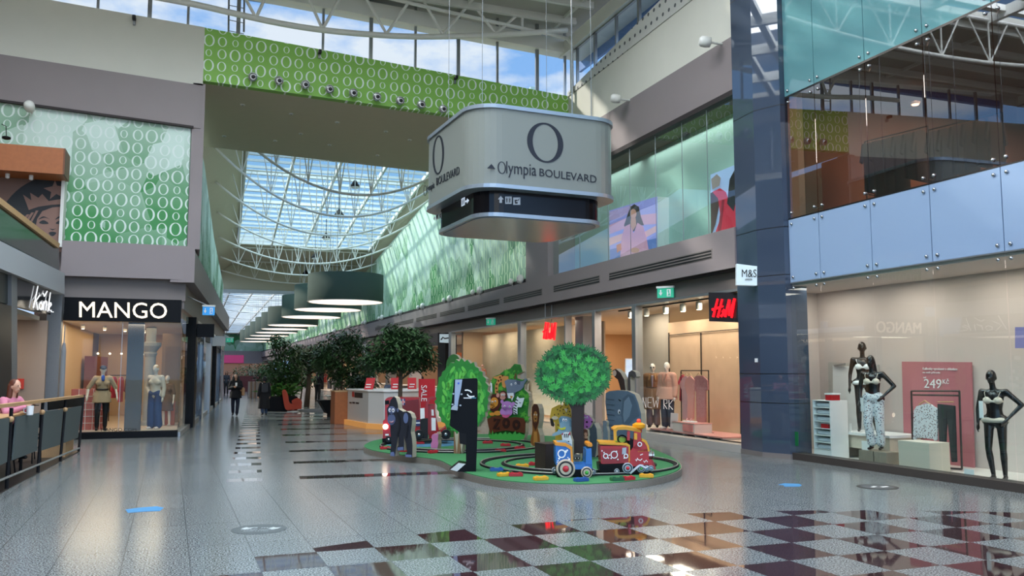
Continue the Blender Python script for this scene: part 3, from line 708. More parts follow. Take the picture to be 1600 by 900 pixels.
    def top(s, name, mt, g=.014, frac=1.0, hem=0.):
        m = MB(); s.torso(m, g); s.sleeves(m, g*.7, frac)
        if hem:
            hc = (s.J['hipL']+s.J['hipR'])/2; k = len(m.v); m.lathe(hc+Vector((0, 0, .16)), [(.185+g*1.6, -hem-.16), (.17+g, -.16), (.13+g, 0)], 24)
            for i in range(k, len(m.v)): v = m.v[i]; m.v[i] = (v[0]*1.08, hc.y+(v[1]-hc.y)*.86, v[2])
        m.caps(s.J['neck']-Vector((0, 0, .1)), s.J['neck']-Vector((0, 0, .05)), .065, .055)
        return s.put(m, name, mt)
    def pants(s, name, mt, g=.012, flare=0.):
        J = s.J; m = MB()
        m.caps(J['hipL']+Vector((-.01, 0, .04)), J['hipR']+Vector((.01, 0, .04)), .1+g, .1+g, 16)
        for q in 'LR':
            m.caps(J['hip'+q], J['kn'+q], .088+g, .06+g+flare*.4); m.caps(J['kn'+q], J['an'+q]+Vector((0, 0, .04)), .058+g+flare*.4, .045+g+flare)
        return s.put(m, name, mt)
    def shoes(s, mt, name='shoe'):
        J = s.J
        for q in 'LR':
            m = MB(); m.caps(J['an'+q]+Vector((0, .035, -.045)), J['to'+q]+Vector((0, -.01, 0)), .042, .034); m.caps(J['an'+q], J['an'+q]+Vector((0, .01, -.05)), .042, .045); s.put(m, name, mt)
    def hair(s, mt, long=.0, bun=False, name='hair'):
        h_ = s.J['head']; m = MB(); m.ball(h_+Vector((0, .018, .045)), (.084, .095, .095), 16, 10)
        if long:
            m.caps(h_+Vector((-.05, .045, .02)), h_+Vector((-.065, .05, -long)), .05, .045); m.caps(h_+Vector((.05, .045, .02)), h_+Vector((.065, .05, -long)), .05, .045); m.caps(h_+Vector((0, .07, .02)), h_+Vector((0, .08, -long)), .06, .05)
        return s.put(m, name, mt, vox=.01)

# ================================================================ LEFT: MANGO
mango = lambda px, py, o=0.: PY(px, py, 24.8+o)
struct(sbox('floor_shop_left', M['shopf'], (-3.1, 24.8, 0), (-.3, 34, .15)))
struct(sbox('wall_shop_back', M['beige'], (-3.6, 34, 0), (.35, 34.2, 3.1))); struct(sbox('wall_shop_side', M['beige'], (-3.45, 24.9, 0), (-3.2, 34, 3.1)))
struct(sbox('ceiling_shop_left', M['ceilw'], (-3.4, 24.9, 3.05), (-.3, 34, 3.15)))
struct(sbox('trim_15', M['black'], (-3.1, 24.62, 0), (-.27, 24.84, .17)))
mb = MB(); mb.prism([(-3.12, 24.8, .17), (-.27, 24.8, .17), (-.27, 24.8, 3.05), (-3.12, 24.8, 3.05)], (0, .012, 0)); w = struct(mb.build('window_5', M['glass']))
for x in (-1.72,): sbox('window_joint', M['alu'], (x-.006, 24.79, .17), (x+.006, 24.8, 3.05), w)
sg = sbox('shop_sign_board', M['black'], (-3.1, 24.55, 3.03), (-.29, 24.74, 3.63)); tag(sg, 'glossy black shop fascia with large white capitals over the left corner window', 'sign')
mb = MB(); pl = Pl((0, 24.55), (0, -1)); text_px(mb, pl, 'MANGO', (124, 496), (261, 498), (124, 471), .04, .02)
mb.build('lettering', mat('lit lettering', '#f5e9d3', .5, emit=.8, ecol='#ffedd0'), sg)
# granite column and interior pieces
struct(sbox('column_granite', M['granite'], (-3.45, 24.35, 0), (-3.12, 24.7, 3.75)))
t = thing('display_column', 'dark grey column standing just inside the clothes shop window', 'column', (-1.45, 25.4, .15)); MB().box((-1.62, 25.3, .15), (-1.22, 25.6, 3.05)).build('shaft', mat('dark grey column', '#4a4747', .5), t)
t = thing('classical_column', 'grey fluted classical column behind the mannequin in jeans', 'column', (-1.13, 27.6, .15))
MB().lathe((-1.13, 27.6, .15), [(.2, 0), (.2, .1), (.17, .15), (.15, 2.0), (.19, 2.1), (.16, 2.15), (.28, 2.32), (.29, 2.42), (.14, 2.44), (.14, 2.88)], 20).build('shaft', mat('dim column stone', '#8f9290', .7), t, smooth=False)
# window mannequins
mw = mat('bone mannequin', '#c4b7a6', .5)
F = Fig('mannequin', 'mannequin in beige belted blazer, black trousers and dark cap in the left window', 'mannequin', (-2.21, 25.6, .15), .15, 1.74, mw, dict(elR=(-.33, .05, 1.15), wrR=(-.36, -.08, .92), elL=(.33, .05, 1.15), wrL=(.36, -.08, .92)), face=False)
F.top('blazer', mat('beige blazer', '#a08464', .85), .025, .55, .17); F.pants('trousers', M['blackm'], .012); F.shoes(M['dark'])
m = MB(); hc = (F.J['hipL']+F.J['hipR'])/2; m.lathe(hc+Vector((0, 0, .17)), [(.168, 0), (.168, .035)], 24); F.put(m, 'belt', M['dark'], None, False); m = MB(); h_ = F.J['head']; m.ball(h_+Vector((0, .01, .06)), (.088, .105, .075)); m.caps(h_+Vector((-.03, -.1, .04)), h_+Vector((.03, -.1, .04)), .028, .028); F.put(m, 'cap', mat('dark cap', '#1c2030', .8), None, True, .012)
m = MB(); m.caps((0, -.1, 1.44), (0, -.13, 1.36), .05, .04); F.put(m, 'scarf', mat('blue scarf', '#2c4f9e', .8))
F = Fig('mannequin', 'mannequin in cream knit top and wide blue jeans in the left window', 'mannequin', (-.89, 25.75, .15), -.5, 1.76, mw, dict(elR=(-.3, .08, 1.15), wrR=(-.2, .0, 1.0)), face=False)
F.top('knit_top', mat('cream knit', '#b5a795', .95, bump=.5, vscale=70), .022, 1.0); F.pants('jeans', mat('blue jeans wide', '#22355a', .85), .02, .05); F.shoes(M['whitew']); m = MB(); m.ball(F.J['head']+Vector((0, .01, .045)), (.082, .1, .08)); F.put(m, 'hair', mat('amber wig', '#b08a5a', .6))
F = Fig('mannequin', 'smaller dim mannequin standing at the right end of the left window', 'mannequin', (-.62, 27.1, .15), -.4, 1.46, mw, dict(wrR=(-.05, -.25, 1.15), elR=(-.24, -.05, 1.15)), face=False)
F.top('dress', mat('brown dress', '#5c4636', .85), .02, .4, .4)
mb = MB(); text_px(mb, Pl((0, 24.79), (0, -1)), 'MANGO.COM', (158, 674), (213, 674), (158, 669), .004, 0); tag(mb.build('window_lettering', M['black']), 'faint dark web address lettering low on the left shop window', 'lettering')
t = thing('tiled_plinth', 'low pink tiled display plinth behind the left mannequin', 'display plinth', (-2.5, 26.3, .15))
mb = MB().box((-3.0, 26.0, .15), (-2.2, 26.7, 1.25)); o = mb.build('body', mat('salmon tile', '#a9584e', .25), t)
mb = MB()
for k in range(1, 6): mb.box((-3.0, 25.99, .15+k*.18), (-2.2, 26.0, .16+k*.18))
for k in range(1, 5): mb.box((-3.0+k*.18, 25.99, .15), (-2.99+k*.18, 26.0, 1.25))
mb.build('grout', M['cream'], t)
t = thing('orange_plinth', 'brown display block at the right end of the left shop window', 'display plinth', (-.6, 27.6, .15)); MB().box((-.8, 27.4, .15), (-.4, 27.9, .85)).build('body', mat('rust block', '#a5583a', .6), t, bevel=.01)
t = thing('wall_arch', 'tall panelled shop pier near the right end of the left window', 'pier', (-.6, 28.9, .15)); MB().box((-.85, 28.8, .15), (-.25, 29.1, 2.9)).build('pier', mat('dim beige', '#8b7355', .7), t); MB().box((-.75, 28.77, .4), (-.35, 28.8, 2.5)).build('panel', mat('dim beige2', '#7a6449', .7), t)
# back wall fabric banners, clothes rail
def clothes_rail(lb, A, B, z, cols, grp=None, drop=.75, legs=True, zf=0.15, mt=None, n=None, wobj=.38):
    A, B = Vector(A), Vector(B); t = thing('clothes_rail', lb, 'clothes rail', ((A.x+B.x)/2, (A.y+B.y)/2, zf), grp); mt = mt or M['black']
    m = MB().tube([(A.x, A.y, z), (B.x, B.y, z)], .014, 6); m.build('rail', mt, t)
    if legs:
        for q in (A, B): MB().tube([(q.x, q.y, zf), (q.x, q.y, z)], .014, 6).build('leg', mt, t)
    d = (B-A); L_ = d.length; d.normalize(); nn = Vector((-d.y, d.x, 0))
    n = n or len(cols)
    for i in range(n):
        p = A+d*L_*(i+.6)/(n+.2); c = cols[i % len(cols)]; rnd = random.Random(i*7+int(z*10)); dr = drop*(.85+.3*rnd.random())
        sh_ = ' '.join(lb.replace(',', '').split()[:8]); sh_ = sh_.rsplit(' ', 1)[0] if sh_.split()[-1] in ('the', 'of', 'in', 'by', 'right', 'at') else sh_
        g_ = thing('garment', '%s, %s on the %s' % (c[1], ['first', 'second', 'third', 'fourth', 'fifth', 'sixth', 'seventh', 'eighth', 'ninth', 'tenth'][i], sh_), 'garment', (p.x, p.y, z), 'clothes on the '+sh_)
        m = MB(); w_ = wobj/2
        pr = [(-.05, -.05), (.05, -.05), (w_*.9, -.12), (w_*1.25, -.5), (w_*1.0, -.53), (w_*.75, -.25), (w_*.8, -dr), (-w_*.8, -dr), (-w_*.75, -.25), (-w_*1.0, -.53), (-w_*1.25, -.5), (-w_*.9, -.12)]
        earc(m, [p+nn*a-d*.02+Vector((0, 0, z-p.z+b)) for a, b in pr], d*.045); m.build('cloth', c[0], g_, bevel=.006)
        MB().tube([p+Vector((0, 0, z-p.z)), p+Vector((0, 0, z-p.z-.07))], .006, 5).build('hanger', M['lwood'], g_)
    return t
cl = lambda c, n: (mat('cloth '+c, c, .85), n)
clothes_rail('clothes rail behind the left mannequin, far end', (-3.15, 30.5, .15), (-2.45, 30.3, .15), 1.55, [cl('#20262f', 'dark top'), cl('#8fa39b', 'grey green top'), cl('#141416', 'black top')])
clothes_rail('rail of red clothes behind the left mannequin', (-2.4, 30.3, .15), (-1.75, 30.1, .15), 1.6, [cl('#b5304a', 'red top'), cl('#c9566a', 'rose top'), cl('#5c2a30', 'wine top')])
for i, x in enumerate((-2.9, -2.4, -1.9, -1.4)):
    t = thing('track_spotlight', 'small spotlight in the left shop ceiling, %s from the left' % wnm[i], 'spotlight', (x, 27+.7*i, 3.0), 'spots in the left shop ceiling')
    MB().lathe((x, 27+.7*i, 3.05), [(.05, 0), (.05, -.12)], 10).build('housing', M['white'], t); MB().lathe((x, 27+.7*i, 2.93), [(.04, 0), (.03, -.01)], 10).build('lens', M['spot'], t)
for i in range(8):
    t = tag(MB().ball((-3.1+i*.38, 33.7, 2.35), .035).build('wall_bulb', M['spot']), 'small bright bulb on the left shop back wall, %s from the left' % ['first', 'second', 'third', 'fourth', 'fifth', 'sixth', 'seventh', 'eighth'][i], 'bulb', 'bulbs on the left shop back wall')
area('shop_light', (-1.8, 29.5, 3.0), 2.4, 7, 85, (1, .72, .45)); area('window_light', (-1.8, 25.5, 3.0), 2.4, .6, 45, (1, .85, .68))
# ---- corridor side of that shop and the shops beyond
def lpan(s0, s1, z0, z1, off, th):
    n = Vector((LD.y, -LD.x, 0)); P0 = Vector((XE, YF, 0))+n*off; a = P0+LD*s0; b = P0+LD*s1
    return MB().prism([a+Vector((0, 0, z0)), b+Vector((0, 0, z0)), b+Vector((0, 0, z1)), a+Vector((0, 0, z1))], -n*th)
struct(lpan(0.02, 3.6, .05, 3.3, 0, .012).build('window_6', M['glass']))
struct(lpan(0, 29.3, 0, .12, .04, .2).build('trim_16', M['alu']))
for nm, s0, s1, m_, off, th in (('column_black_1', 3.6, 4.4, M['black'], .12, .3), ('column_mirror_1', 8.2, 9.0, M['mirror'], .1, .3), ('column_mirror_2', 13.5, 14.3, M['alu'], .1, .3), ('column_black_2', 18.2, 18.8, M['black'], .1, .3), ('column_mirror_3', 23.5, 24.1, M['mirror'], .1, .3)):
    struct(lpan(s0, s1, 0, 3.4, off, th).build(nm, m_))
for i, (s0, s1) in enumerate(((4.4, 8.2), (9.0, 13.5), (14.3, 18.2), (18.8, 23.5), (24.1, 29.2))):
    struct(lpan(s0, s1, .12, 2.9, 0, .012).build('window_%d' % (7+i), M['glass']))
    o = lpan(s0, s1, 2.9, 3.4, .06, .1).build('shop_fascia', [M['alu'], M['black'], M['white2'], M['black'], M['alu']][i]); tag(o, ['silver fascia panel over the first shop window past the corner', 'black fascia panel over the second shop in the left corridor', 'white lit fascia panel over the third shop in the left corridor', 'black fascia over the fourth shop in the left corridor', 'silver fascia at the end of the left shops'][i], 'fascia')
for i, s0 in enumerate((4.1, 14.1)):
    n = Vector((LD.y, -LD.x, 0)); p = Vector((XE, YF, 0))+LD*s0+n*.35
    t = thing('blade_sign', ['black blade sign with white lettering at the first corridor shop', 'white blade sign farther along the left corridor shops'][i], 'sign', (p.x, p.y, 2.95)); MB().bx((p.x, p.y, 2.8), .55, .1, .42).build('board', [M['black'], M['white2']][i], t)
struct(lpan(0, 29.3, 0, 3.4, -3.5, .1).build('wall_left_shops_back', mat('dim shop back', '#5d4a44', .7)))
for i, (s0, c) in enumerate(((6, '#7a4030'), (11, '#b7a58e'), (16.2, '#8c3b35'), (21, '#a89684'), (26, '#c0b49e'))):
    t = lpan(s0-1.2, s0+1.2, .12, 2.2, -2.9, .3).build('display_shelf', mat('display '+c, c, .6)); tag(t, ['rust coloured display wall in the first corridor shop', 'beige display wall in the second corridor shop', 'red display wall in the third corridor shop', 'sand display wall in the fourth corridor shop', 'cream display wall in the last left shop'][i], 'display wall')
n = Vector((LD.y, -LD.x, 0))
for s0 in (6, 11, 16, 21, 26):
    p = Vector((XE, YF, 0))+LD*s0-n*1.5; area('shop_light', (p.x, p.y, 3.3), 2, 2, 28, (1, .9, .78))
def exit_sign(p, rz, lb, col='#2c9c7c', w=.42, arm=(.25, 0, .1)):
    t = thing('exit_sign', lb, 'exit sign', tuple(p)); co, si = math.cos(rz), math.sin(rz)
    MB().bx(p+Vector((0, 0, -.1)), w, .05, .24, rz).build('panel', mat('exit '+col, col, .5, emit=.55), t)
    MB().bx(p+Vector((0, 0, .14)), w*1.08, .09, .05, rz).build('housing', M['white'], t)
    MB().tube([p+Vector((0, 0, .16)), p+Vector(arm)+Vector((0, 0, .08))], .018, 6).build('bracket', M['alu'], t)
    u = Vector((co, si, 0)); n_ = Vector((si, -co, 0)); f = p+n_*.03
    m = MB(); q = lambda a, b: f+u*a*w+Vector((0, 0, b))
    m.prism([q(-.40, .03), q(-.28, -.05), q(-.16, .03), q(-.24, .03), q(-.24, .1), q(-.32, .1), q(-.32, .03)], -n_*.006)
    m.prism([q(.1, -.07), q(.34, -.07), q(.34, .11), q(.1, .11)], -n_*.006); m.build('arrow', M['white2'], t)
    m = MB(); m.caps(q(.2, .07)+n_*.006, q(.21, .07)+n_*.006, .018, .018); m.tube([q(.2, .05)+n_*.006, q(.24, -.0)+n_*.006, q(.18, -.05)+n_*.006], .012, 6); m.tube([q(.24, 0)+n_*.006, q(.3, -.05)+n_*.006], .01, 6); m.build('running_figure', mat('exit '+col, col, .5, emit=.55), t)
exit_sign(PD(326, 487, 26), -.08, 'blue lit exit sign on the taupe band at the left shop corner', '#2a86c8', .33, (-.6, 0, .35))
exit_sign(PD(359, 532, 52), -.08, 'small green exit sign at the end of the left shops', '#2c9c7c', .4, (-.9, 0, .5))
exit_sign(PX(767, 504, 11.1), math.pi/2*-.62, 'small green exit sign at the far end of the long clothes shop window')
exit_sign(PX(1040, 459, 11.05), math.pi/2*-.55, 'green exit sign under the band left of the red letters on black')
# ---- Kozle shop, balcony, coffee bar
KP = Pl((-3.12, 24.6), (LD.y, -LD.x))
def kslab(name, m, pts, th, off=0., parent=None): return slab_px(MB(), KP, pts, th, off).build(name, m, parent)
struct(kslab('balcony_slab', mat('pale grey band', '#a9afb3', .5), [(-150, 301), (101, 427), (101, 460), (-150, 359)], .4, .1))
struct(kslab('balcony_tiles', mat('dark green glazed tile', '#223a2c', .12, var=.5, vscale=14), [(-150, 205), (92, 388), (92, 422), (-150, 297)], .15, .02))
tile = mat('dark green glazed tile', '#223a2c')
o = kslab('handrail', M['lwood'], [(-150, 192), (94, 381), (92, 388), (-150, 205)], .12, .08); tag(o, 'slim wooden handrail on top of the green tiled balcony', 'handrail')
wl = sbox('wall_coffee_bar', mat('rosy brown wall', '#7d6256', .7), (-9, 24.55, 4.9), (-3.28, 24.8, 7.4)); struct(wl)
struct(sbox('trim_17', M['white'], (-3.28, 24.4, 4.9), (-3.2, 24.84, 7.2)))
bm_ = thing('wooden_canopy', 'orange brown wooden canopy box above the dark round logo', 'canopy', (-5, 24.0, 6.7))
MB().box((-9, 23.6, 6.62), (-3.16, 24.5, 7.28)).build('body', M['orwood'], bm_); MB().box((-3.16, 23.6, 6.62), (-3.12, 24.5, 7.28)).build('end_board', mat('darker wood end', '#6b3d1f', .5), bm_)
for i, px in enumerate((13, 50)):
    p = PY(px, 252, 24.0); t = thing('small_spotlight', ['left', 'right'][i]+' small lamp under the wooden canopy', 'spotlight', (p.x, p.y, 6.62)); MB().lathe((p.x, p.y, 6.62), [(.05, 0), (.05, -.1), (.03, -.12)], 12).build('housing', M['white'], t)
p = PY(10, 213, 23.9); t = thing('pendant_lamp', 'small black lamp on a thin wire above the wooden canopy', 'lamp', tuple(p)); MB().lathe(p, [(.05, .0), (.1, -.02), (.1, -.06), (.05, -.08)], 16).build('lamp_shade', M['black'], t); MB().tube([p, p+Vector((-.02, 0, .25)), p+Vector((-.12, 0, .3))], .01, 6).build('cable', M['black'], t)
# round logo on the wall: crown, star and face
lg = thing('round_logo', 'large dark round logo with a crowned woman face behind the balcony', 'logo', (-4, 24.5, 5.6))
lpn = Pl((0, 24.54), (0, -1)); dk = mat('logo dark', '#1d2226', .6); lt = mat('logo rose', '#8a6b5f', .7)
mb = MB(); slab_px(mb, lpn, [q for q in ell(90, 370, 97, 96, 60) if True], .01, .01)
# keep the disc on the wall only
for i, v in enumerate(mb.v): mb.v[i] = (min(v[0], -3.285), v[1], max(v[2], 4.9))
mb.build('disc', dk, lg)
cl_ = lambda pts: [(x, y) for x, y in pts]
mb = MB(); off = .02
slab_px(mb, lpn, [(36, 304), (49, 313), (47, 301), (60, 309), (66, 303), (76, 314), (96, 311), (96, 319), (80, 320), (60, 323), (45, 328)], .008, off)
slab_px(mb, lpn, [(86, 281), (89, 290), (96, 291), (96, 307), (88, 303), (78, 311), (80, 300), (68, 294), (82, 291)], .008, off)
slab_px(mb, lpn, [(96, 323), (82, 324), (66, 330), (58, 342), (55, 358), (60, 366), (72, 376), (90, 392), (96, 394)], .008, off)
for k in range(3): slab_px(mb, lpn, [(56-k*7, 329+k*3), (60-k*7, 329+k*3), (50-k*8, 347+k*2), (45-k*8, 350-k)], .008, off)
mb.build('crown_and_face', lt, lg)
mb = MB(); off = .028
slab_px(mb, lpn, smooth_loop([(60, 343), (68, 338), (78, 343), (70, 340)], 4), .006, off); slab_px(mb, lpn, smooth_loop([(61, 348), (68, 344), (76, 349), (68, 350)], 4), .006, off)
slab_px(mb, lpn, smooth_loop([(86, 343), (92, 338), (96, 339), (92, 341)], 4), .006, off); slab_px(mb, lpn, smooth_loop([(87, 349), (92, 345), (96, 347), (93, 350)], 4), .006, off)
slab_px(mb, lpn, [(77, 357), (82, 360), (88, 357), (83, 358)], .006, off); slab_px(mb, lpn, smooth_loop([(76, 364), (82, 362), (88, 364), (82, 369)], 4), .006, off)
mb.build('features', dk, lg)
# Kozle front
sgn = kslab('shop_sign_board', mat('dark glass sign', '#2a2d2e', .08), [(27, 424), (79, 447), (79, 492), (27, 479)], .12, .0); tag(sgn, 'dark glass shop fascia with white handwritten lettering at left', 'sign')
wm = mat('white lettering', '#f2f2f2', .5, emit=.7, ecol='#ffffff'); mb = MB()
for s_ in ([(60, 447), (57, 462), (53, 481)], [(63, 461), (57, 470), (60, 484)], [(65.5, 472), (62.5, 475), (62.5, 481), (65, 484), (67, 478), (65.5, 472)], [(69.5, 471), (68, 484)], [(69, 475), (72.5, 470)], [(68, 458), (70, 463), (74.5, 455)], [(74, 471), (72.5, 485)], [(79.5, 457), (75.5, 486)], [(78, 480), (81, 476), (80, 473), (77, 477), (78, 485), (81, 485)], [(80.5, 487), (81.5, 487)], [(83, 487.5), (84, 487.5)]):
    stroke(mb, KP, s_, .02, .02, .05)
mb.build('lettering', wm, sgn)
struct(kslab('wall_left_panel', mat('dark grey green panel', '#2b3130', .4), [(-150, 375), (27, 433), (27, 478), (-150, 440)], .2, -.05))
struct(kslab('column_left_dark', mat('near black pier', '#141516', .4), [(-150, 440), (18, 478), (18, 745), (-150, 900)], .3, .05))
struct(kslab('column_slim', M['granite'], [(18, 425), (27, 430), (27, 700), (18, 708)], .2, .02))
struct(MB().prism([(-3.1, 24.3, .0), (-3.9, 13, 0), (-8, 13, 0), (-8, 24.3, 0)], (0, 0, .02)).build('floor_left_shop', mat('dark shop floor', '#4b4541', .3)))
struct(sbox('wall_left_shop_back', mat('warm grey wall', '#a6917f', .8), (-6.2, 14, 0), (-6.0, 24.4, 3.0))); struct(sbox('wall_left_shop_end', mat('warm grey wall', '#a6917f'), (-8, 24.2, 0), (-3.4, 24.4, 3.0)))
struct(sbox('ceiling_left_shop', M['ceilw'], (-8, 12, 3.0), (-3.6, 24.3, 3.1)))
area('shop_light', (-5, 21.5, 2.95), 2, 4, 60, (1, .86, .7))
t = thing('wine_shelf', 'tall shelf stacked with goods inside the shop at far left', 'shelf', (-4.5, 22.6, 0))
MB().box((-4.9, 22.4, 0), (-4.0, 22.9, 2.3)).build('side_panel', mat('shelf grey', '#5b534d', .6), t)
rr_ = random.Random(4)
for k in range(9):
    sbox('shelf_board', M['lwood'], (-4.9, 22.2, .2+k*.24), (-4.25, 22.4, .22+k*.24), t)
for k in range(9):
    for j in range(4):
        bxs = sbox('folded_goods', [M['red'], M['dark'], M['white2'], M['grey']][rr_.randrange(4)], (-4.88+j*.15, 22.22, .222+k*.24), (-4.76+j*.15, 22.38, .30+k*.24+rr_.random()*.08)); tag(bxs, 'folded item on the tall left shop shelf, %s board, %s from left' % (['lowest', 'second', 'third', 'fourth', 'fifth', 'sixth', 'seventh', 'eighth', 'top'][k], ['first', 'second', 'third', 'fourth'][j]), 'folded item', 'goods on the tall shelf of the left shop')
p = PY(56, 685, 24.1); t = tag(sbox('fire_sign', mat('red safety sign', '#b6382c', .5, emit=.2), (-4.1, 24.15, 1.3), (-3.85, 24.2, 1.55)), 'small red safety sign on the wall of the far left shop', 'sign')
p1 = KP.p(52, 685)
# gallery above: plain wall, shop floor
struct(sbox('floor_gallery', M['taupe2'], (-9, 0, 4.25), (-4.6, 24.5, 4.35)))
struct(sbox('wall_gallery', M['taupe2'], (-9.2, -2, 0), (-9, 25, 9.2))); struct(sbox('wall_left_cream', M['cream'], (-9.3, -2, 9.2), (-9, 25, 10.4))); struct(sbox('wall_left_top', M['white'], (-9.3, -2, 12.6), (-9, 25, 13)))

# ---- cafe railing
RP = plane_dir((-2.51, 14.34), (-2.2, 21.05))
rl = thing('cafe_railing', 'cafe railing with pale wooden top rail and four grey fabric panels', 'railing', (-2.35, 17.5, 0))
def rs(name, m, pts, th, off=0.): return slab_px(MB(), RP, pts, th, off).build(name, m, rl)
rs('top_rail', M['lwood'], [(-90, 643), (131, 617), (131, 620.5), (-90, 650)], .09, .04)
gf = mat('grey fabric panel', '#46504f', .85, var=.06, vscale=80)
for q in ([(-45, 660), (15, 653), (11, 722), (-52, 752)], [(26, 651), (62, 645), (58, 704), (20, 719)], [(69, 643), (99, 639), (94, 695), (65, 704)], [(104, 638), (128, 634), (122, 684), (100, 692)]): rs('fabric_panel', gf, q, .02, .02)
for a, b in ((131, 123), (103, 94), (67, 59), (18, 10)):
    top = 617+(131-a)*.18; bot = 705+(123-b)*.56
    MB().tube([RP.p(a, top), RP.p(b, bot)], .028, 6).build('post', M['blackm'], rl)
MB().tube([RP.p(-90, 787, .02), RP.p(124, 700, .02)], .018, 6).build('bottom_rail', M['alu'], rl)
for (a, b) in ((103, 640), (67, 644), (18, 655)): MB().ball(RP.p(a-1, b, .03), .045, 8, 6).build('clamp', M['lwood'], rl)
rs('back_board', M['blackm'], [(76, 627), (129, 620), (129, 634), (76, 641)], .02, -.1)
struct(MB().prism([(-2.5, 14.0, 0), (-2.2, 21.1, 0), (-3.4, 21.1, 0), (-4.0, 13, 0), (-2.55, 13, 0)], (0, 0, .012)).build('floor_cafe', mat('dark cafe floor', '#2a2422', .4)))
# bar table, cup, bag
tb_ = thing('bar_table', 'high wooden bar table running behind the cafe railing', 'table', (-2.9, 15.6, 0))
MB().box((-3.35, 13.2, 1.0), (-2.62, 17.4, 1.04)).build('table_top', M['lwood'], tb_, bevel=.005)
for (x, y) in ((-3.25, 13.4), (-2.72, 13.4), (-3.25, 17.2), (-2.72, 17.2)): MB().tube([(x, y, .012), (x, y, 1.0)], .025, 8).build('leg', M['blackm'], tb_)
c = Vector((-2.86, 15.6, 1.04)); c = Vector((PD(47, 640, 15.8).x, PD(47, 640, 15.8).y, 1.04)); t = thing('mug', 'white mug standing on the bar table in front of the girl', 'mug', tuple(c))
MB().lathe(c, [(.04, 0), (.048, .01), (.055, .15), (.05, .15), (.045, .02)], 18, caps=True).build('cup', M['white2'], t, smooth=False); MB().tube([c+Vector((-.05, 0, .12)), c+Vector((-.09, 0, .1)), c+Vector((-.085, 0, .05)), c+Vector((-.045, 0, .035))], .009, 8).build('handle', M['white2'], t, smooth=True)
# seated girl
gp = PD(12, 620, 16.9); gx, gy = gp.x, gp.y
g = Fig('person', 'red haired person in a pink sweater at the cafe bar looking at a phone', 'person', (gx, gy, .24), 1.0, 1.74, M['skin'], dict(
    hipL=(.09, .02, .55), hipR=(-.09, .02, .55), knL=(.12, -.34, .5), knR=(-.12, -.34, .5), anL=(.12, -.16, .12), anR=(-.12, -.16, .12), toL=(.12, -.3, .06), toR=(-.12, -.3, .06),
    shL=(.17, -.07, 1.02), shR=(-.17, -.07, 1.02), elL=(.24, -.2, .82), elR=(-.24, -.2, .82), wrL=(.08, -.42, .90), wrR=(-.08, -.42, .90), neck=(0, -.09, 1.12), head=(0, -.14, 1.24)), vox=.011)
g.top('sweater', mat('pink knit', '#c77d92', .9, var=.08, vscale=60)); g.pants('trousers', mat('dark denim', '#1d2230', .9)); g.shoes(M['dark']); g.hair(mat('auburn hair', '#5a2c1a', .6, var=.3, vscale=30), .16)
hp = Matrix.Rotation(1.0, 4, 'Z') @ Vector((0, -.52, .93)) * (1.74/1.75)+Vector((gx, gy, .24)); t = tag(MB().bx(hp, .08, .15, .012, 1.15).build('phone', M['dark'], bevel=.003), 'dark phone held by the person in the pink sweater', 'phone')
st_ = thing('bar_stool', 'black bar stool under the person in pink', 'stool', (gx, gy, 0))
MB().lathe((gx, gy, .62), [(.17, 0), (.18, .03), (.17, .06)], 18).build('seat', M['blackm'], st_)
for a in range(4): MB().tube([(gx+.1*math.cos(a*1.57+.7), gy+.1*math.sin(a*1.57+.7), .62), (gx+.2*math.cos(a*1.57+.7), gy+.2*math.sin(a*1.57+.7), .012)], .013, 6).build('leg', M['blackm'], st_)
# chairs behind the railing
def cafe_chair(x, y, rz, lb):
    t = thing('cafe_chair', lb, 'chair', (x, y, .012)); R_ = Matrix.Translation((x, y, .012)) @ Matrix.Rotation(rz, 4, 'Z')
    def P(mb, nm, m): mb.v = [tuple(R_ @ Vector(v)) for v in mb.v]; mb.build(nm, m, t)
    P(MB().box((-.2, -.2, .44), (.2, .2, .48)), 'seat', M['blackm']); P(MB().box((-.2, .18, .6), (.2, .21, .86)), 'backrest', M['blackm'])
    for a in (-1, 1):
        P(MB().tube([(a*.18, -.18, 0), (a*.17, -.17, .44)], .012, 6), 'leg', M['blackm']); P(MB().tube([(a*.18, .22, 0), (a*.17, .17, .44), (a*.17, .2, .86)], .012, 6), 'leg', M['blackm'])
cafe_chair(-2.85, 18.6, 1.3, 'black cafe chair behind the second grey railing panel'); cafe_chair(-3.0, 19.6, -1.8, 'black cafe chair farther back behind the railing')
t = thing('plywood_box', 'low plywood box behind the far end of the cafe railing', 'box', (-2.45, 20.4, .012)); MB().box((-2.75, 19.6, .012), (-2.32, 20.9, .42)).build('side', M['lwood'], t); MB().box((-2.75, 19.6, .42), (-2.32, 20.9, .45)).build('lid', M['lwood'], t)
pp = RP.p(101, 620, -.3); t = tag(MB().lathe((-2.6, 20.9, 1.04), [(.05, 0), (.055, .02), (.05, 1.15), (.03, 1.3), (.012, 1.32), (.01, 1.7)], 14).build('closed_parasol', mat('grey parasol cloth', '#777a7c', .8)), 'slim closed grey parasol standing at the end of the cafe railing', 'parasol')
MB().tube([(-2.6, 20.9, .012), (-2.6, 20.9, 1.06)], .022, 8).build('pole', M['alu'], t)
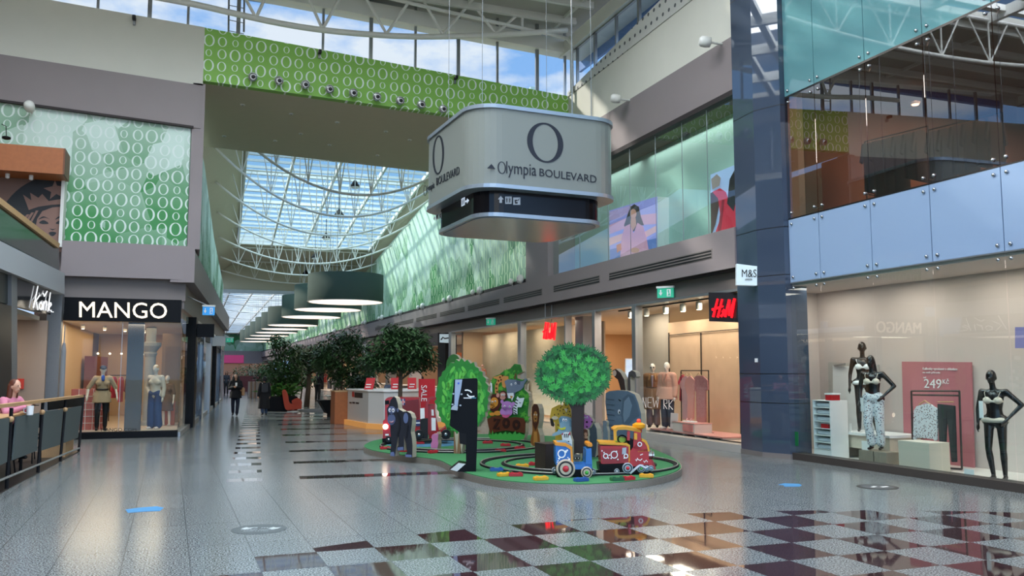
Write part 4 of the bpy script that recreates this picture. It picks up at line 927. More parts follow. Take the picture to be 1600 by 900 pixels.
# ================================================================ PILLAR
PP = [(11.02, 15.6), (10.95, 14.78), (11.18, 14.2)]
def pill(name, z0, z1, m, g=0.):
    mb = MB(); q = [(PP[0][0]-g, PP[0][1]+g), (PP[1][0]-g, PP[1][1]-g*.5), (PP[2][0]-g*.3, PP[2][1]-g), (11.7, 14.2-g), (11.7, 15.6+g)]
    mb.prism([(x, y, z0) for x, y in q], (0, 0, z1-z0)); return mb.build(name, m)
pl_ = pill('pillar_blue', 0.1, 13.0, M['blue']); struct(pl_)
struct(pill('trim_18', 0, .1, M['taupe2'], .01))
for z in (1.09, 1.68, 3.68, 4.66, 7.2, 9.9): o = pill('pillar_joint', z, z+.012, M['dark'], .004); o.parent = pl_
mb = MB(); mb.box((10.93, 14.95, 1.1), (10.96, 15.3, 1.66)); 
a = PX(1183, 563, 10.97); t = tag(sbox('wall_switch', M['white2'], tuple(a+Vector((-.03, -.04, -.04))), tuple(a+Vector((0, .04, .04)))), 'tiny white switch plate on the blue pillar', 'switch')
# M&S London box sign
PS = Pl((10.9, 15.0), (-.35, -1))
t = thing('box_sign', 'small white box sign with thin dark lettering on the blue pillar', 'sign', (10.9, 15.0, 4.0))
sp_ = Pl((10.80, 14.85), (-.45, -.89))
slab_px(MB(), sp_, [(1151, 412), (1183, 416), (1183, 446), (1151, 445)], .16, 0).build('box', mat('lit white box', '#c9dbe0', .4, emit=.25, ecol='#dfeef2'), t)
mb = MB(); text_px(mb, sp_, 'M&S', (1159, 433), (1182, 433), (1159, 421), .008, .008); text_px(mb, sp_, 'LONDON', (1164, 438), (1175, 438), (1164, 435), .008, .008); mb.build('lettering', M['dark'], t)
# ================================================================ M&S FACADE  x = 11.3
XM = 11.3; YJ = [14.2, 13.3, 11.95, 10.63, 9.3, 7.97, 6.6, 5.2]
fac = thing('glass_facade', 'tall bolted glass facade of the lingerie shop on the right', 'facade', (XM, 10, 0)); fac['kind'] = 'structure'
struct(sbox('trim_19', mat('dark bronze plinth', '#3d3733', .5), (11.22, 5, 0), (11.5, 14.2, .13)))
for i in range(len(YJ)-1):
    y0, y1 = YJ[i+1]+.008, YJ[i]-.008
    sbox('display_pane', M['glasst'], (XM, y0, .13), (XM+.015, y1, 3.5), fac)
    sbox('spandrel_pane', M['pale'], (XM, y0, 3.52), (XM+.03, y1, 4.80), fac)
    sbox('gallery_pane', M['glassr'], (XM, y0, 4.82), (XM+.015, y1, 7.33), fac)
    sbox('upper_pane', M['teal'], (XM, y0, 7.37), (XM+.03, y1, 13.0), fac)
sbox('transom', M['dark'], (XM-.0, 5.2, 7.33), (XM+.06, 14.2, 7.37), fac); sbox('transom', M['dark'], (XM, 5.2, 4.795), (XM+.04, 14.2, 4.825), fac); sbox('transom', M['alu'], (XM, 5.2, 3.498), (XM+.04, 14.2, 3.522), fac)
k = 0
for z in (3.40, 3.62, 4.70, 4.93, 7.23, 7.47, 9.9):
    for y in YJ[:6]:
        for s_ in (-.11, .11):
            if (y > 14 and s_ > 0) : continue
            k += 1
            MB().lathe((XM-.002, y+s_, z), [(.028, 0), (.03, .015), (.02, .03)], 10, (-1, 0, 0)).build('bolt', M['steel'], fac, smooth=True)
    if z in (4.93, 7.23):
        for y in YJ[1:6]: MB().tube([(XM+.03, y-.11, z), (XM+.1, y, z-.05), (XM+.03, y+.11, z)], .014, 6).build('spider_arm', M['steel'], fac)
# shop window interior
wallbox('floor_display', mat('white display floor', '#d9d2cb', .4), 11.4, 13, 5, 15.4, 0, .06)
wallbox('wall_display_back', M['whitew'], 12.95, 13.1, 5, 15.4, .06, 3.5); wallbox('wall_display_end', M['whitew'], 11.35, 13.1, 15.38, 15.48, .06, 3.5)
wallbox('wall_display_far_end', M['whitew'], 11.35, 13.1, 5, 5.1, .06, 3.5)
wallbox('ceiling_display', M['whitew'], 11.35, 13.1, 5, 15.4, 3.45, 3.5)
for y in (6.5, 8.5, 10.5, 12.5, 14.4): area('window_light', (12.0, y, 3.42), .9, 1.2, 24, (1, .86, .76))
# gallery above
wallbox('floor_gallery_right', M['dark'], 11.4, 20, 3, 14.2, 4.6, 4.8); wallbox('ceiling_gallery', mat('gallery ceiling', '#77594a', .8), 11.4, 20, 3, 14.2, 7.5, 7.6)
wallbox('wall_gallery_back', mat('brown gallery wall', '#80604e', .8), 19, 19.2, 3, 14.2, 4.8, 7.5); wallbox('wall_gallery_end', mat('brown gallery wall', '#80604e'), 11.72, 19, 14.15, 14.3, 4.8, 7.5)
wallbox('wall_gallery_pier', M['cream'], 11.35, 11.5, 13.9, 14.18, 4.8, 7.5); wallbox('wall_gallery_dark', mat('dark partition', '#3c4250', .5), 14.5, 14.7, 3, 9.2, 4.8, 7.5)
area('gallery_light', (15, 10.5, 7.4), 4, 5, 380, (1, .85, .74))
p = PX(1430, 160, 13.5); t = thing('ceiling_spot', 'bright ceiling spot shining behind the upper gallery glass', 'spotlight', tuple(p)); MB().lathe(p, [(.05, .02), (.1, .0), (.08, -.04)], 14).build('housing', M['white'], t); MB().lathe(p+Vector((0, 0, -.04)), [(.075, 0), (.06, -.02)], 14).build('lens', M['spot'], t)
clothes_rail('rail of dark suits behind the gallery glass, near the pillar', (12.6, 13.4, 4.8), (12.9, 12.1, 4.8), 6.35, [cl('#15161b', 'dark suit jacket')]*5+[cl('#24211f', 'dark brown coat')], zf=4.8, drop=1.1, wobj=.6)
clothes_rail('rail of dark suits behind the gallery glass, in the middle', (12.7, 11.9, 4.8), (13.0, 10.6, 4.8), 6.2, [cl('#121318', 'black suit jacket')]*6, zf=4.8, drop=1.0, wobj=.6)
# display window objects
def at_x(px, py, x): p = PX(px, py, x); return p
t = thing('display_shelf', 'narrow white shelf unit holding rolled white towels in the lingerie window', 'shelf', (11.9, 13.8, .06))
yA, yB, XS = 13.56, 14.02, 11.62
sbox('side_panel', M['white2'], (XS, yA-.02, .06), (XS+.42, yA, 1.17), t); sbox('side_panel', M['white2'], (XS, yB, .06), (XS+.42, yB+.02, 1.17), t); sbox('back_panel', M['white2'], (XS+.4, yA, .06), (XS+.42, yB, 1.17), t)
sbox('base_panel', M['white2'], (XS, yA, .06), (XS+.4, yB, .22), t); gw = ['lowest', 'second', 'third', 'fourth', 'fifth', 'sixth', 'seventh', 'top']
for k in range(8): sbox('shelf_board', M['white2'], (XS, yA, .21+k*.135), (XS+.4, yB, .222+k*.135), t)
for k in range(7):
    z0_ = .222+k*.135
    if k == 3:
        q = thing('gift_pack', 'small red and white pack among the rolled towels', 'box', (XS+.1, 13.8, z0_)); MB().box((XS+.03, 13.65, z0_), (XS+.15, 13.85, z0_+.09)).build('box', M['red'], q); MB().box((XS+.03, 13.64, z0_+.085), (XS+.15, 13.86, z0_+.105)).build('lid', M['white2'], q); continue
    tag(MB().caps((XS+.08, yA+.07, z0_+.045), (XS+.08, yB-.07, z0_+.045), .042, .042, 14).build('rolled_towel', mat('towel', '#c4ccd4', .95, bump=.3, vscale=80), smooth=True), 'rolled pale towel on the %s board of the narrow white shelf' % gw[k], 'towel', 'rolled towels in the white shelf')
q = thing('gift_box', 'red and white gift box on top of the narrow white shelf', 'box', (XS+.2, 13.65, 1.17)); MB().box((XS+.1, 13.58, 1.17), (XS+.28, 13.78, 1.28)).build('box', M['red'], q); MB().box((XS+.09, 13.57, 1.28), (XS+.29, 13.79, 1.31)).build('lid', M['white2'], q)
t = tag(slab_px(MB(), Pl((11.298, 14), (-1, 0)), [(1236, 674), (1247, 675), (1247, 697), (1236, 696)], .01).build('defibrillator_sign', mat('green sign', '#0e5a2e', .4, emit=.15)), 'small green sign low on the lingerie shop glass beside the pillar', 'sign')
DP = Pl((12.94, 14), (-1, 0)); t = thing('door_back', 'white door in the back wall of the lingerie window', 'door', (12.94, 14.3, .06)); slab_px(MB(), DP, [(1294, 566), (1372, 570), (1372, 700), (1296, 700)], .03, .03).build('frame', mat('pale door frame', '#b7b3ab', .5), t); slab_px(MB(), DP, [(1301, 571), (1368, 575), (1368, 698), (1302, 698)], .02, .05).build('door_leaf', M['white2'], t); MB().tube([DP.p(1304, 571, .08), DP.p(1320, 569, .1)], .025).build('door_closer', M['alu'], t)
BZ = .56
t = thing('low_bench', 'low white bench top with open wooden shelf in the lingerie window', 'bench', (12.4, 13.2, .06)); MB().box((12.05, 12.5, BZ-.05), (12.85, 13.95, BZ)).build('top', M['white2'], t); MB().box((12.1, 12.55, BZ-.3), (12.85, 13.9, BZ-.05)).build('drawer_front', mat('cream board', '#cfc4b2'), t); MB().box((12.1, 13.8, .06), (12.85, 13.9, BZ-.3)).build('side_panel', mat('cream board', '#cfc4b2'), t); MB().box((12.1, 12.55, .06), (12.85, 12.65, BZ-.3)).build('side_panel', mat('cream board', '#cfc4b2'), t)
t = thing('wooden_cube', 'low striped grey wood block under the floral trousers mannequin', 'display plinth', (11.8, 12.4, .06)); MB().box((11.58, 12.1, .06), (11.95, 12.78, .30)).build('body', mat('grey striped wood', '#8f8474', .6, var=.3, vscale=5), t, bevel=.004); MB().box((11.57, 12.4, .06), (11.58, 12.405, .30)).build('seam', M['dark'], t)
t = thing('cream_cube', 'large cream display cube left of the pink poster', 'display plinth', (11.8, 11.45, .06)); MB().box((11.55, 11.12, .06), (12.0, 11.79, .54)).build('body', mat('cream board', '#cfc4b2'), t, bevel=.004); MB().box((11.55, 11.12, .535), (12.0, 11.79, .545)).build('top', mat('cream board light', '#d8cfc0'), t)
# pink poster
ps = thing('poster', 'dusty pink price poster reading 249 Kč behind the clothes frame', 'poster', (12.9, 11.6, .3)); pp_ = Pl((12.88, 10.6), (-1, 0))
slab_px(MB(), pp_, [(1409, 565), (1517, 566), (1522, 736), (1413, 725)], .03).build('board', mat('poster pink', '#b87278', .6), ps)
mb = MB()
text_px(mb, pp_, '249', (1444, 606), (1471, 607), (1444, 592), .006, .006); text_px(mb, pp_, 'Kč', (1473, 600), (1483, 600), (1473, 592), .006, .006); text_px(mb, pp_, 'od', (1443, 591), (1447, 591), (1443, 588), .006, .006)
text_px(mb, pp_, 'Kalhotky vyrobené s ohledem', (1442, 579), (1496, 580), (1442, 574), .006, .006); text_px(mb, pp_, 'na naši přírodu', (1442, 584), (1469, 584.5), (1442, 580), .006, .006)
mb.build('lettering', M['white2'], ps)
fr = thing('clothes_rack', 'black rectangular clothes frame in front of the pink poster', 'clothes rail', (12.3, 11.4, .06)); fp = Pl((12.3, 10.3), (-1, 0))
for a, b in (((1426, 688), (1424, 611)), ((1424, 611), (1499, 611)), ((1499, 611), (1503, 733)), ((1453, 729), (1503, 733)), ((1427, 617), (1499, 618))): MB().tube([fp.p(*a), fp.p(*b)], .018, 6).build('bar', mat('dark bronze', '#3a3230', .5), fr)
t = thing('floral_shirt', 'white floral long sleeved shirt on a wooden hanger', 'shirt', tuple(fp.p(1445, 620)))
def floral(name, base, a_, b_, sc=26):
    m = mat(name, base, .85); tt = m.node_tree; b = tt.nodes['Principled BSDF']; g = tt.nodes.new('ShaderNodeTexCoord'); v = tt.nodes.new('ShaderNodeTexVoronoi'); v.inputs['Scale'].default_value = sc; tt.links.new(g.outputs['Object'], v.inputs['Vector'])
    d = E(tt, v.outputs['Distance']); sp = tt.nodes.new('ShaderNodeSeparateColor'); tt.links.new(v.outputs['Color'], sp.inputs[0]); r_ = E(tt, sp.outputs[0])
    col = mixc(tt, r_.gt(.5), C(a_), C(b_)); col = mixc(tt, d.lt(.33), C(base), col); tt.links.new(col, b.inputs['Base Color']); return m
FL = floral('floral white', '#d5d7d9', '#6d4a4c', '#4d5d74', 30)
slab_px(MB(), fp, [(1441, 632), (1448, 630), (1453, 632), (1464, 639), (1463, 688), (1459, 689), (1458, 686), (1431, 684), (1430, 688), (1426, 687), (1427, 642), (1431, 635)], .05, .06).build('cloth', FL, t, bevel=.008); MB().tube([fp.p(1436, 632, .03), fp.p(1445, 626, .03), fp.p(1454, 632, .03)], .012).build('hanger', M['lwood'], t)
t = thing('leggings', 'dark grey leggings clipped to the black clothes frame', 'trousers', tuple(fp.p(1478, 630)))
slab_px(MB(), fp, [(1464, 631), (1491, 634), (1494, 722), (1486, 722), (1479, 650), (1476, 717), (1468, 716)], .04, .06).build('cloth', mat('charcoal jersey', '#2d3234', .9), t, bevel=.008); MB().tube([fp.p(1465, 628, .04), fp.p(1490, 628, .04)], .01).build('hanger', M['lwood'], t)
for px, py, x in ((1514, 741, 11.5), (1352, 696, 11.65), (1325, 668, 12.1)):
    p = PX(px, py, x); t = thing('price_card', {1514: 'clear card holder on the floor near the pink poster', 1352: 'small white card on the striped wood block', 1325: 'small white card on the low bench top'}[px], 'price card', (p.x, p.y, p.z-.1)); MB().box((p.x, p.y-.09, p.z-.1), (p.x+.01, p.y+.09, p.z+.08)).build('card', M['white2'], t); MB().box((p.x, p.y-.09, p.z-.11), (p.x+.06, p.y+.09, p.z-.1)).build('foot', M['glasst'], t)
pb = tag(slab_px(MB(), Pl((12.5, 8.5), (-1, 0)), [(1586, 511), (1640, 511), (1640, 544), (1586, 544)], .02).build('hanging_board', mat('violet board', '#7f7fb5', .6)), 'pale violet board at the right edge of the lingerie window', 'board')
# mannequins
mblk = mat('gloss black mannequin', '#0e0d0f', .25)
LACE = mat('cream lingerie', '#d9cbb9', .8)
def bra(F, mt=LACE):
    J = F.J; m = MB(); hc = (J['hipL']+J['hipR'])/2; up = (J['shL']+J['shR'])/2-hc
    for q in (-1, 1): m.ball(hc+up*.72+Vector((q*.07, -.078, -.004)), (.062, .062, .058)); m.tube([hc+up*.75+Vector((q*.075, -.13, .02)), hc+up*.95+Vector((q*.1, -.09, 0)), hc+up*1.07+Vector((q*.1, .0, 0)), hc+up*.8+Vector((q*.08, .11, 0))], .008, 6)
    c = hc+up*.68; m.lathe(c, [(.122, -.018), (.127, .016)], 20)
    for i in range(len(m.v)):
        v = Vector(m.v[i])
        m.v[i] = (c.x+(v.x-c.x)*1.12, v.y, v.z)
    return F.put(m, 'bra', mt, vox=.009)
def briefs(F, mt=LACE):
    J = F.J; m = MB(); hc = (J['hipL']+J['hipR'])/2; m.caps(J['hipL']+Vector((-.01, 0, .03)), J['hipR']+Vector((.01, 0, .03)), .122, .122, 16)
    m.v = [(hc.x+(v[0]-hc.x)*1.03, hc.y+(v[1]-hc.y)*.9, hc.z+.03+(v[2]-hc.z-.03)*.5) for v in m.v]; m.caps(hc+Vector((0, -.02, .02)), hc+Vector((0, -.01, -.05)), .085, .05); m.caps(hc+Vector((0, .03, .02)), hc+Vector((0, .02, -.04)), .085, .05)
    return F.put(m, 'briefs', mt, vox=.012)
def slip(F, mt, g=.012): return F.pants('trousers', mt, g)
hip_pose = dict(elL=(.36, .06, 1.18), wrL=(.2, -.06, 1.0), elR=(-.25, .03, 1.13), wrR=(-.24, -.05, .9), knR=(-.1, -.06, .49), anR=(-.06, -.02, .09), toR=(-.07, -.17, .035), head=(-.02, -.03, 1.62))
def foot_z(px, py, x): return PX(px, py, x)
b1 = PX(1368, 703, 11.76); F = Fig('mannequin', 'black mannequin in cream bra and floral trousers on the striped wood block', 'mannequin', (11.76, b1.y, .305), -1.05, PX(1366, 555, 11.76).z-.305, mblk, hip_pose, face=False)
bra(F); F.pants('trousers', FL, .016, .015)
MB().box((b1.x-.17, b1.y+.08, 1.0), (b1.x-.16, b1.y+.15, 1.25)).build('price_tag', M['white2'], F.t)
b2 = PX(1352, 675, 12.35); F = Fig('mannequin', 'black mannequin in white bra and briefs standing on the low bench', 'mannequin', (12.35, b2.y, BZ), -.75, PX(1350, 534, 12.35).z-BZ, mblk, dict(knL=(.13, -.04, .49), anL=(.2, .05, .09), toL=(.22, -.09, .035)), face=False)
bra(F, M['white2']); briefs(F, M['white2'])
b3 = PX(1560, 751, 11.72); F = Fig('mannequin', 'black mannequin in cream bra and briefs at the right end of the window', 'mannequin', (11.72, b3.y, .065), -1.15, PX(1556, 578, 11.72).z-.065, mblk, dict(hip_pose, elL=(.38, .05, 1.2), wrL=(.2, -.05, .98)), face=False)
bra(F); briefs(F)
MB().box((11.5, b3.y+.02, 1.02), (11.51, b3.y+.09, 1.28)).build('price_tag', M['white2'], F.t); MB().lathe((11.72, b3.y, .06), [(.25, 0), (.25, .01)], 24).build('base_plate', M['glasst'], F.t)

# ================================================================ H&M
wallbox('trim_20', mat('stone step', '#b7b2aa', .3), 11.02, 11.5, 15.6, 20.2, 0, .17)
wallbox('trim_21', mat('stone step', '#b7b2aa'), 11.05, 11.5, 28.9, 37.5, 0, .12)
wallbox('floor_shop_right', mat('pale shop tiles', '#cdbcab', .15), 11.4, 30, 15.6, 37.5, -.01, .02)
wallbox('floor_display_hm', mat('pale display floor', '#cbb9ab', .4), 11.3, 12.75, 15.8, 22.8, .02, .17)
dz = PX(1020, 668, 11.6).z
t = thing('display_bench', 'long low bench with pink top under the two coated mannequins', 'display bench', (11.9, 18.6, .17)); MB().box((11.4, 16.85, dz-.03), (12.4, 20.15, dz)).build('top', mat('pink display floor', '#d08f88', .4), t)
for k in range(7): MB().box((11.42, 16.87+k*.54, .17), (12.38, 16.97+k*.54, dz-.03)).build('divider', M['whitew'], t)
MB().box((12.3, 16.87, .17), (12.36, 20.1, dz-.03)).build('back_panel', mat('warm beige wall', '#c9ab8c'), t)
wallbox('ceiling_shop_right', M['ceilw'], 11.3, 30, 15.6, 37.6, 3.5, 3.6)
wallbox('wall_shop_right_back', mat('warm shop wall', '#c79a6e', .8), 26, 26.2, 15, 38, 0, 3.5)
wallbox('wall_shop_right_near', M['whitew'], 11.4, 30, 15.5, 15.7, 0, 3.5); wallbox('wall_shop_right_far', M['beige'], 11.6, 30, 37.5, 37.7, 0, 3.5)
hg = thing('shop_glazing', 'tall clear glazing of the fashion shop to the left of the blue pillar', 'shop window', (11.1, 26, 0)); hg['kind'] = 'structure'
for y0, y1, x in ((15.62, 17.0, 11.06), (17.02, 18.55, 11.06), (18.57, 20.15, 11.06), (24.9, 28.6, 11.12), (28.95, 32.2, 11.12), (32.25, 37.4, 11.12)): sbox('pane', M['glass'], (x, y0, .14), (x+.012, y1, 3.5), hg)
for y0, y1, x in ((20.15, 20.35, 11.0), (22.6, 22.78, 11.0), (28.62, 28.92, 11.0), (37.4, 37.8, 11.0), (24.8, 24.9, 11.05)): sbox('post', M['alu'], (x, y0, 0), (x+.22, y1, 3.5), hg)
sbox('head_rail', M['alu'], (11.02, 15.6, 3.46), (11.3, 37.5, 3.52), hg)
# back screens in the windows
wallbox('wall_display_screen', mat('pleated beige screen', '#c3a488', .8, var=.12, vscale=3), 12.68, 12.73, 16.2, 21.3, .17, 3.1)
wallbox('wall_display_screen_plain', mat('grey beige screen', '#a79c90', .8), 12.70, 12.74, 21.3, 22.8, .17, 3.4)
fs = thing('folding_screen', 'tall black framed folding screen behind the clothes rail', 'screen', (12.62, 19, .17)); FSP = Pl((12.64, 19), (-1, 0))
for px in (1045, 1095, 1156): MB().tube([FSP.p(px, 520 if px < 1100 else 515), FSP.p(px+2, 672 if px < 1100 else 690)], .018, 6).build('post', M['blackm'], fs)
for q in (((1045, 524), (1095, 519)), ((1095, 519), (1156, 514))): MB().tube([FSP.p(*q[0]), FSP.p(*q[1])], .012, 6).build('rail', M['blackm'], fs)
wallbox('wall_display_curtain', mat('white gauze curtain', '#cdbba4', .9, var=.08, vscale=2), 12.5, 12.55, 25, 37.4, .1, 3.35)
for i, y in enumerate((18.17, 18.91, 19.76, 20.78, 21.7)):
    t = thing('track_spotlight', 'white cylinder spotlight over the clothes display, %s from the pillar' % wnm[i], 'spotlight', (11.7, y, 3.3), 'cylinder spots above the clothes display')
    MB().lathe((11.7, y, 3.49), [(.02, 0), (.02, -.05), (.075, -.05), (.075, -.24)], 14).build('housing', M['white'], t); MB().lathe((11.7, y, 3.25), [(.06, 0), (.05, -.01)], 12).build('lens', M['spot'], t)
t = thing('light_track', 'black light track above the clothes display of the fashion shop', 'light track', (11.8, 18, 3.48)); sbox('track', M['blackm'], (11.67, 15.9, 3.47), (11.73, 22.4, 3.5), t)
for y in (16.6, 18.2, 19.8, 21.6): area('window_light', (12.0, y, 3.4), .7, 1.0, 38, (1, .84, .68))
for y in (26.5, 30, 33.5, 36): area('window_light', (11.9, y, 3.4), .5, 1.6, 22, (1, .82, .62))
for x, y in ((16, 22), (21, 22), (16, 30), (22, 30), (17, 35)): area('shop_light', (x, y, 3.45), 3, 3, 110, (1, .74, .48))
for i, (x, y) in enumerate(((14.5, 21.3), (15.5, 22.6), (17, 21.8), (18.5, 23.4), (20, 22.2), (22, 24))):
    t = thing('ceiling_spot', 'glowing ceiling spot inside the fashion shop entrance, %s from the door' % wnm[i], 'spotlight', (x, y, 3.4), 'ceiling spots in the fashion shop entrance')
    MB().lathe((x, y, 3.5), [(.05, 0), (.06, -.15)], 10).build('housing', M['white'], t); MB().lathe((x, y, 3.35), [(.05, 0), (.04, -.01)], 10).build('lens', M['spot'], t)
# advertising screen inside
t = thing('screen', 'bright upright screen inside the fashion shop entrance', 'screen', (14.5, 22, 0)); sc_ = plane_dir((14.5, 22.5), (15.5, 21.5)); 
scp = Pl((15.2, 23), (-.3, -1))
slab_px(MB(), scp, [(979, 562), (999, 562), (999, 640), (979, 640)], .08).build('display', mat('lit screen', '#9fb4cc', .4, emit=.7, ecol='#b4c6da', var=.5, vscale=6), t); slab_px(MB(), scp, [(977, 560), (1001, 560), (1001, 683), (977, 683)], .06, -.05).build('frame', M['white2'], t)
clothes_rail('rail of orange clothes inside the fashion shop, right of the leaf tree', (13.8, 21.6, .02), (14.8, 22.6, .02), 1.5, [cl('#c88a4a', 'orange top'), cl('#d6a35e', 'amber top'), cl('#c07a40', 'rust top'), cl('#dcb98a', 'sand top')], zf=.02)
clothes_rail('clothes rail deep in the fashion shop, by the back wall', (18, 26, .02), (21, 27, .02), 1.5, [cl('#b8946c', 'tan garment'), cl('#8c6a4c', 'brown garment'), cl('#d8c4a4', 'cream garment'), cl('#6b4c3c', 'dark brown garment'), cl('#c0a080', 'beige garment')], zf=.02)
t = thing('stair_display', 'white stepped display behind the leafy cutout column', 'display', (14, 33, .02))
for k in range(6): MB().box((11.6+k*.15, 31.5, .02+k*.22), (12.45, 33.3, .24+k*.22)).build('step', M['white2'], t)
# rail with clothes in the window
fr = thing('clothes_rack', 'thin black frame rail with pink clothes in the fashion shop window', 'clothes rail', (11.9, 17.8, .3)); fp = Pl((11.95, 17.4), (-1, 0))
for a, b in (((1065, 664), (1064, 580)), ((1064, 579), (1107, 579)), ((1107, 579), (1108, 677)), ((1093, 675), (1115, 677))): MB().tube([fp.p(*a), fp.p(*b)], .014, 6).build('bar', M['blackm'], fr)
LEO = floral('rose print', '#a86a68', '#6b3b42', '#c99a94', 60)
def hang(nm, lb, cat, pts, m, off, px, py):
    t = thing(nm, lb, cat, tuple(fp.p(px, py, off)), 'clothes on the thin black frame'); slab_px(MB(), fp, pts, .04, off).build('cloth', m, t, bevel=.008); MB().tube([fp.p(px-4, py+3, off), fp.p(px, py-2, off), fp.p(px+4, py+3, off)], .008).build('hanger', M['lwood'], t)
hang('dress', 'rose leopard print dress hanging at the right of the black frame', 'dress', [(1087, 587), (1098, 587), (1105, 594), (1106, 609), (1102, 611), (1102, 660), (1088, 660), (1087, 612), (1081, 607), (1081, 594)], LEO, .05, 1092, 584)
hang('coral_top', 'bright coral top at the left of the black frame', 'top', [(1062, 588), (1067, 585), (1069, 592), (1067, 628), (1061, 626), (1062, 602), (1058, 600)], mat('coral', '#c9475a', .8), .0, 1067, 584)
hang('pale_pink_top', 'pale pink patterned top next to the coral top', 'top', [(1066, 590), (1072, 587), (1078, 594), (1077, 656), (1066, 655), (1065, 610), (1061, 600)], mat('pale pink', '#c99a98', .8), .04, 1072, 585)
hang('salmon_top', 'salmon blouse between pale pink top and leopard dress', 'blouse', [(1071, 592), (1078, 587), (1085, 594), (1084, 612), (1083, 655), (1074, 655), (1074, 618), (1069, 604)], mat('salmon', '#c98a80', .8), .07, 1078, 585)
qa = PX(1054, 668, 11.5); qb = PX(1088, 686, 11.5)
t = thing('pink_display_box', 'pink box carrying sandals at the foot of the clothes frame', 'display plinth', (11.7, qb.y, dz))
MB().box((11.45, qb.y, dz), (11.95, qa.y, dz+.22)).build('body', M['whitew'], t); MB().box((11.44, qb.y-.01, dz+.22), (11.96, qa.y+.01, dz+.235)).build('top', mat('pink display floor', '#d08f88'), t); MB().box((11.43, qb.y+.05, dz+.03), (11.45, qb.y+.5, dz+.2)).build('front', mat('salmon front', '#d9837c', .6), t)
ym = (qa.y+qb.y)/2; zs = dz+.235
t = thing('sandals', 'pair of pale sandals on the pink box', 'shoes', (11.65, ym, zs))
for dy in (-.08, .1): MB().bx((11.65, ym+dy, zs), .12, .27, .035, .3).build('sole', M['white2'], t, bevel=.01); MB().tube([(11.6, ym+dy, zs+.03), (11.64, ym+dy+.03, zs+.09), (11.7, ym+dy+.02, zs+.03)], .014).build('strap', mat('rose strap', '#c98f8f', .6), t)
p = PX(1053, 660, 11.5); t = thing('price_card', 'white price card reading 179 beside the two coated mannequins', 'price card', (p.x, p.y, dz)); cp = Pl((11.5, p.y), (-1, 0)); slab_px(MB(), cp, [(1048, 645), (1059, 646), (1058, 672), (1047, 670)], .015).build('card', mat('card rose white', '#dcc8c6', .6), t); mb = MB(); text_px(mb, cp, '179', (1051, 662), (1056, 662), (1051, 658), .004, .004); mb.build('lettering', M['dark'], t)
# neon style lettering on the glass
t = thing('window_lettering', 'thin white outlined letters NEW RK on the fashion shop glass', 'lettering', (11.02, 19.5, 1.2)); np_ = Pl((11.045, 19.5), (-1, 0)); mb = MB()
for s_ in ([(1004, 637), (1004, 621), (1009, 637), (1009, 621)], [(1018, 621), (1012, 621), (1012, 636), (1018, 637)], [(1012, 629), (1017, 629)], [(1020, 621), (1022, 636), (1025, 626), (1027, 637), (1029, 621)], [(1037, 639), (1037, 624), (1042, 625), (1042, 630), (1037, 631), (1042, 639)], [(1045, 640), (1045, 625)], [(1051, 625), (1045, 633), (1051, 640)]):
    stroke(mb, np_, s_, .011, .008)
mb.build('letters', mat('faint white letters', '#e8e2dc', .5, emit=.15), t)
# coated mannequins
mpale = mat('pale mannequin', '#d8c9bb', .45)
q1 = PX(1021, 668, 11.62); F = Fig('mannequin', 'pale mannequin in brown trench coat and sunglasses', 'mannequin', (q1.x, q1.y, dz), -.6, PX(1020, 568, 11.62).z-dz, mpale, face=False, fem=False)
F.top('trench_coat', mat('camel brown', '#7a5233', .8), .05, 1.0, .42)
m = MB(); m.caps((0, -.15, 1.4), (0, -.165, 1.12), .035, .02); F.put(m, 'blouse', mat('mauve blouse', '#8d7a80', .8)); m = MB(); m.lathe((0, 0, 1.08), [(.185, 0), (.185, .04)], 24); m.v = [(v[0], v[1]*.86, v[2]) for v in m.v]; F.put(m, 'belt', mat('camel dark', '#5d3c24', .8), None, False); m = MB(); m.caps((-.07, -.14, 1.44), (-.09, -.17, 1.3), .03, .02); m.caps((.07, -.14, 1.44), (.09, -.17, 1.3), .03, .02); F.put(m, 'lapel', mat('camel light', '#94683f', .8)); F.pants('trousers', mat('mauve trousers', '#7b6a6f', .85), .02, .03); F.shoes(M['blackm'])
h_ = F.J['head']; m = MB(); [m.ball(h_+Vector((s_*.03, -.088, .022)), (.026, .01, .018)) for s_ in (-1, 1)]; m.tube([h_+Vector((-.07, -.02, .022)), h_+Vector((-.06, -.085, .022)), h_+Vector((.06, -.085, .022)), h_+Vector((.07, -.02, .022))], .005, 6); F.put(m, 'sunglasses', M['dark'], None, False)
q2 = PX(1044, 670, 11.62); F = Fig('mannequin', 'pale bald mannequin in rose blazer and dark jeans', 'mannequin', (q2.x, q2.y, dz), -1.1, PX(1043, 566, 11.62).z-dz, mpale, face=False, fem=False)
F.top('blazer', mat('rose blazer', '#b98672', .8), .05, 1.0, .14); m = MB(); m.caps((-.06, -.14, 1.44), (-.03, -.18, 1.2), .028, .015); m.caps((.06, -.14, 1.44), (.03, -.18, 1.2), .028, .015); F.put(m, 'lapel', mat('rose lapel', '#a87563', .8)); F.pants('trousers', mat('dark jeans', '#2e3342', .85), .02, .03); F.shoes(M['whitew'])
kp = PX(754, 610, 12.2); F = Fig('child_mannequin', 'small child mannequin in coral shirt and pink cap behind the terminal', 'mannequin', (12.2, kp.y, kp.z-.02), -.9, 1.15, mat('skin tone mannequin', '#d8a890', .5), face=False, fem=False)
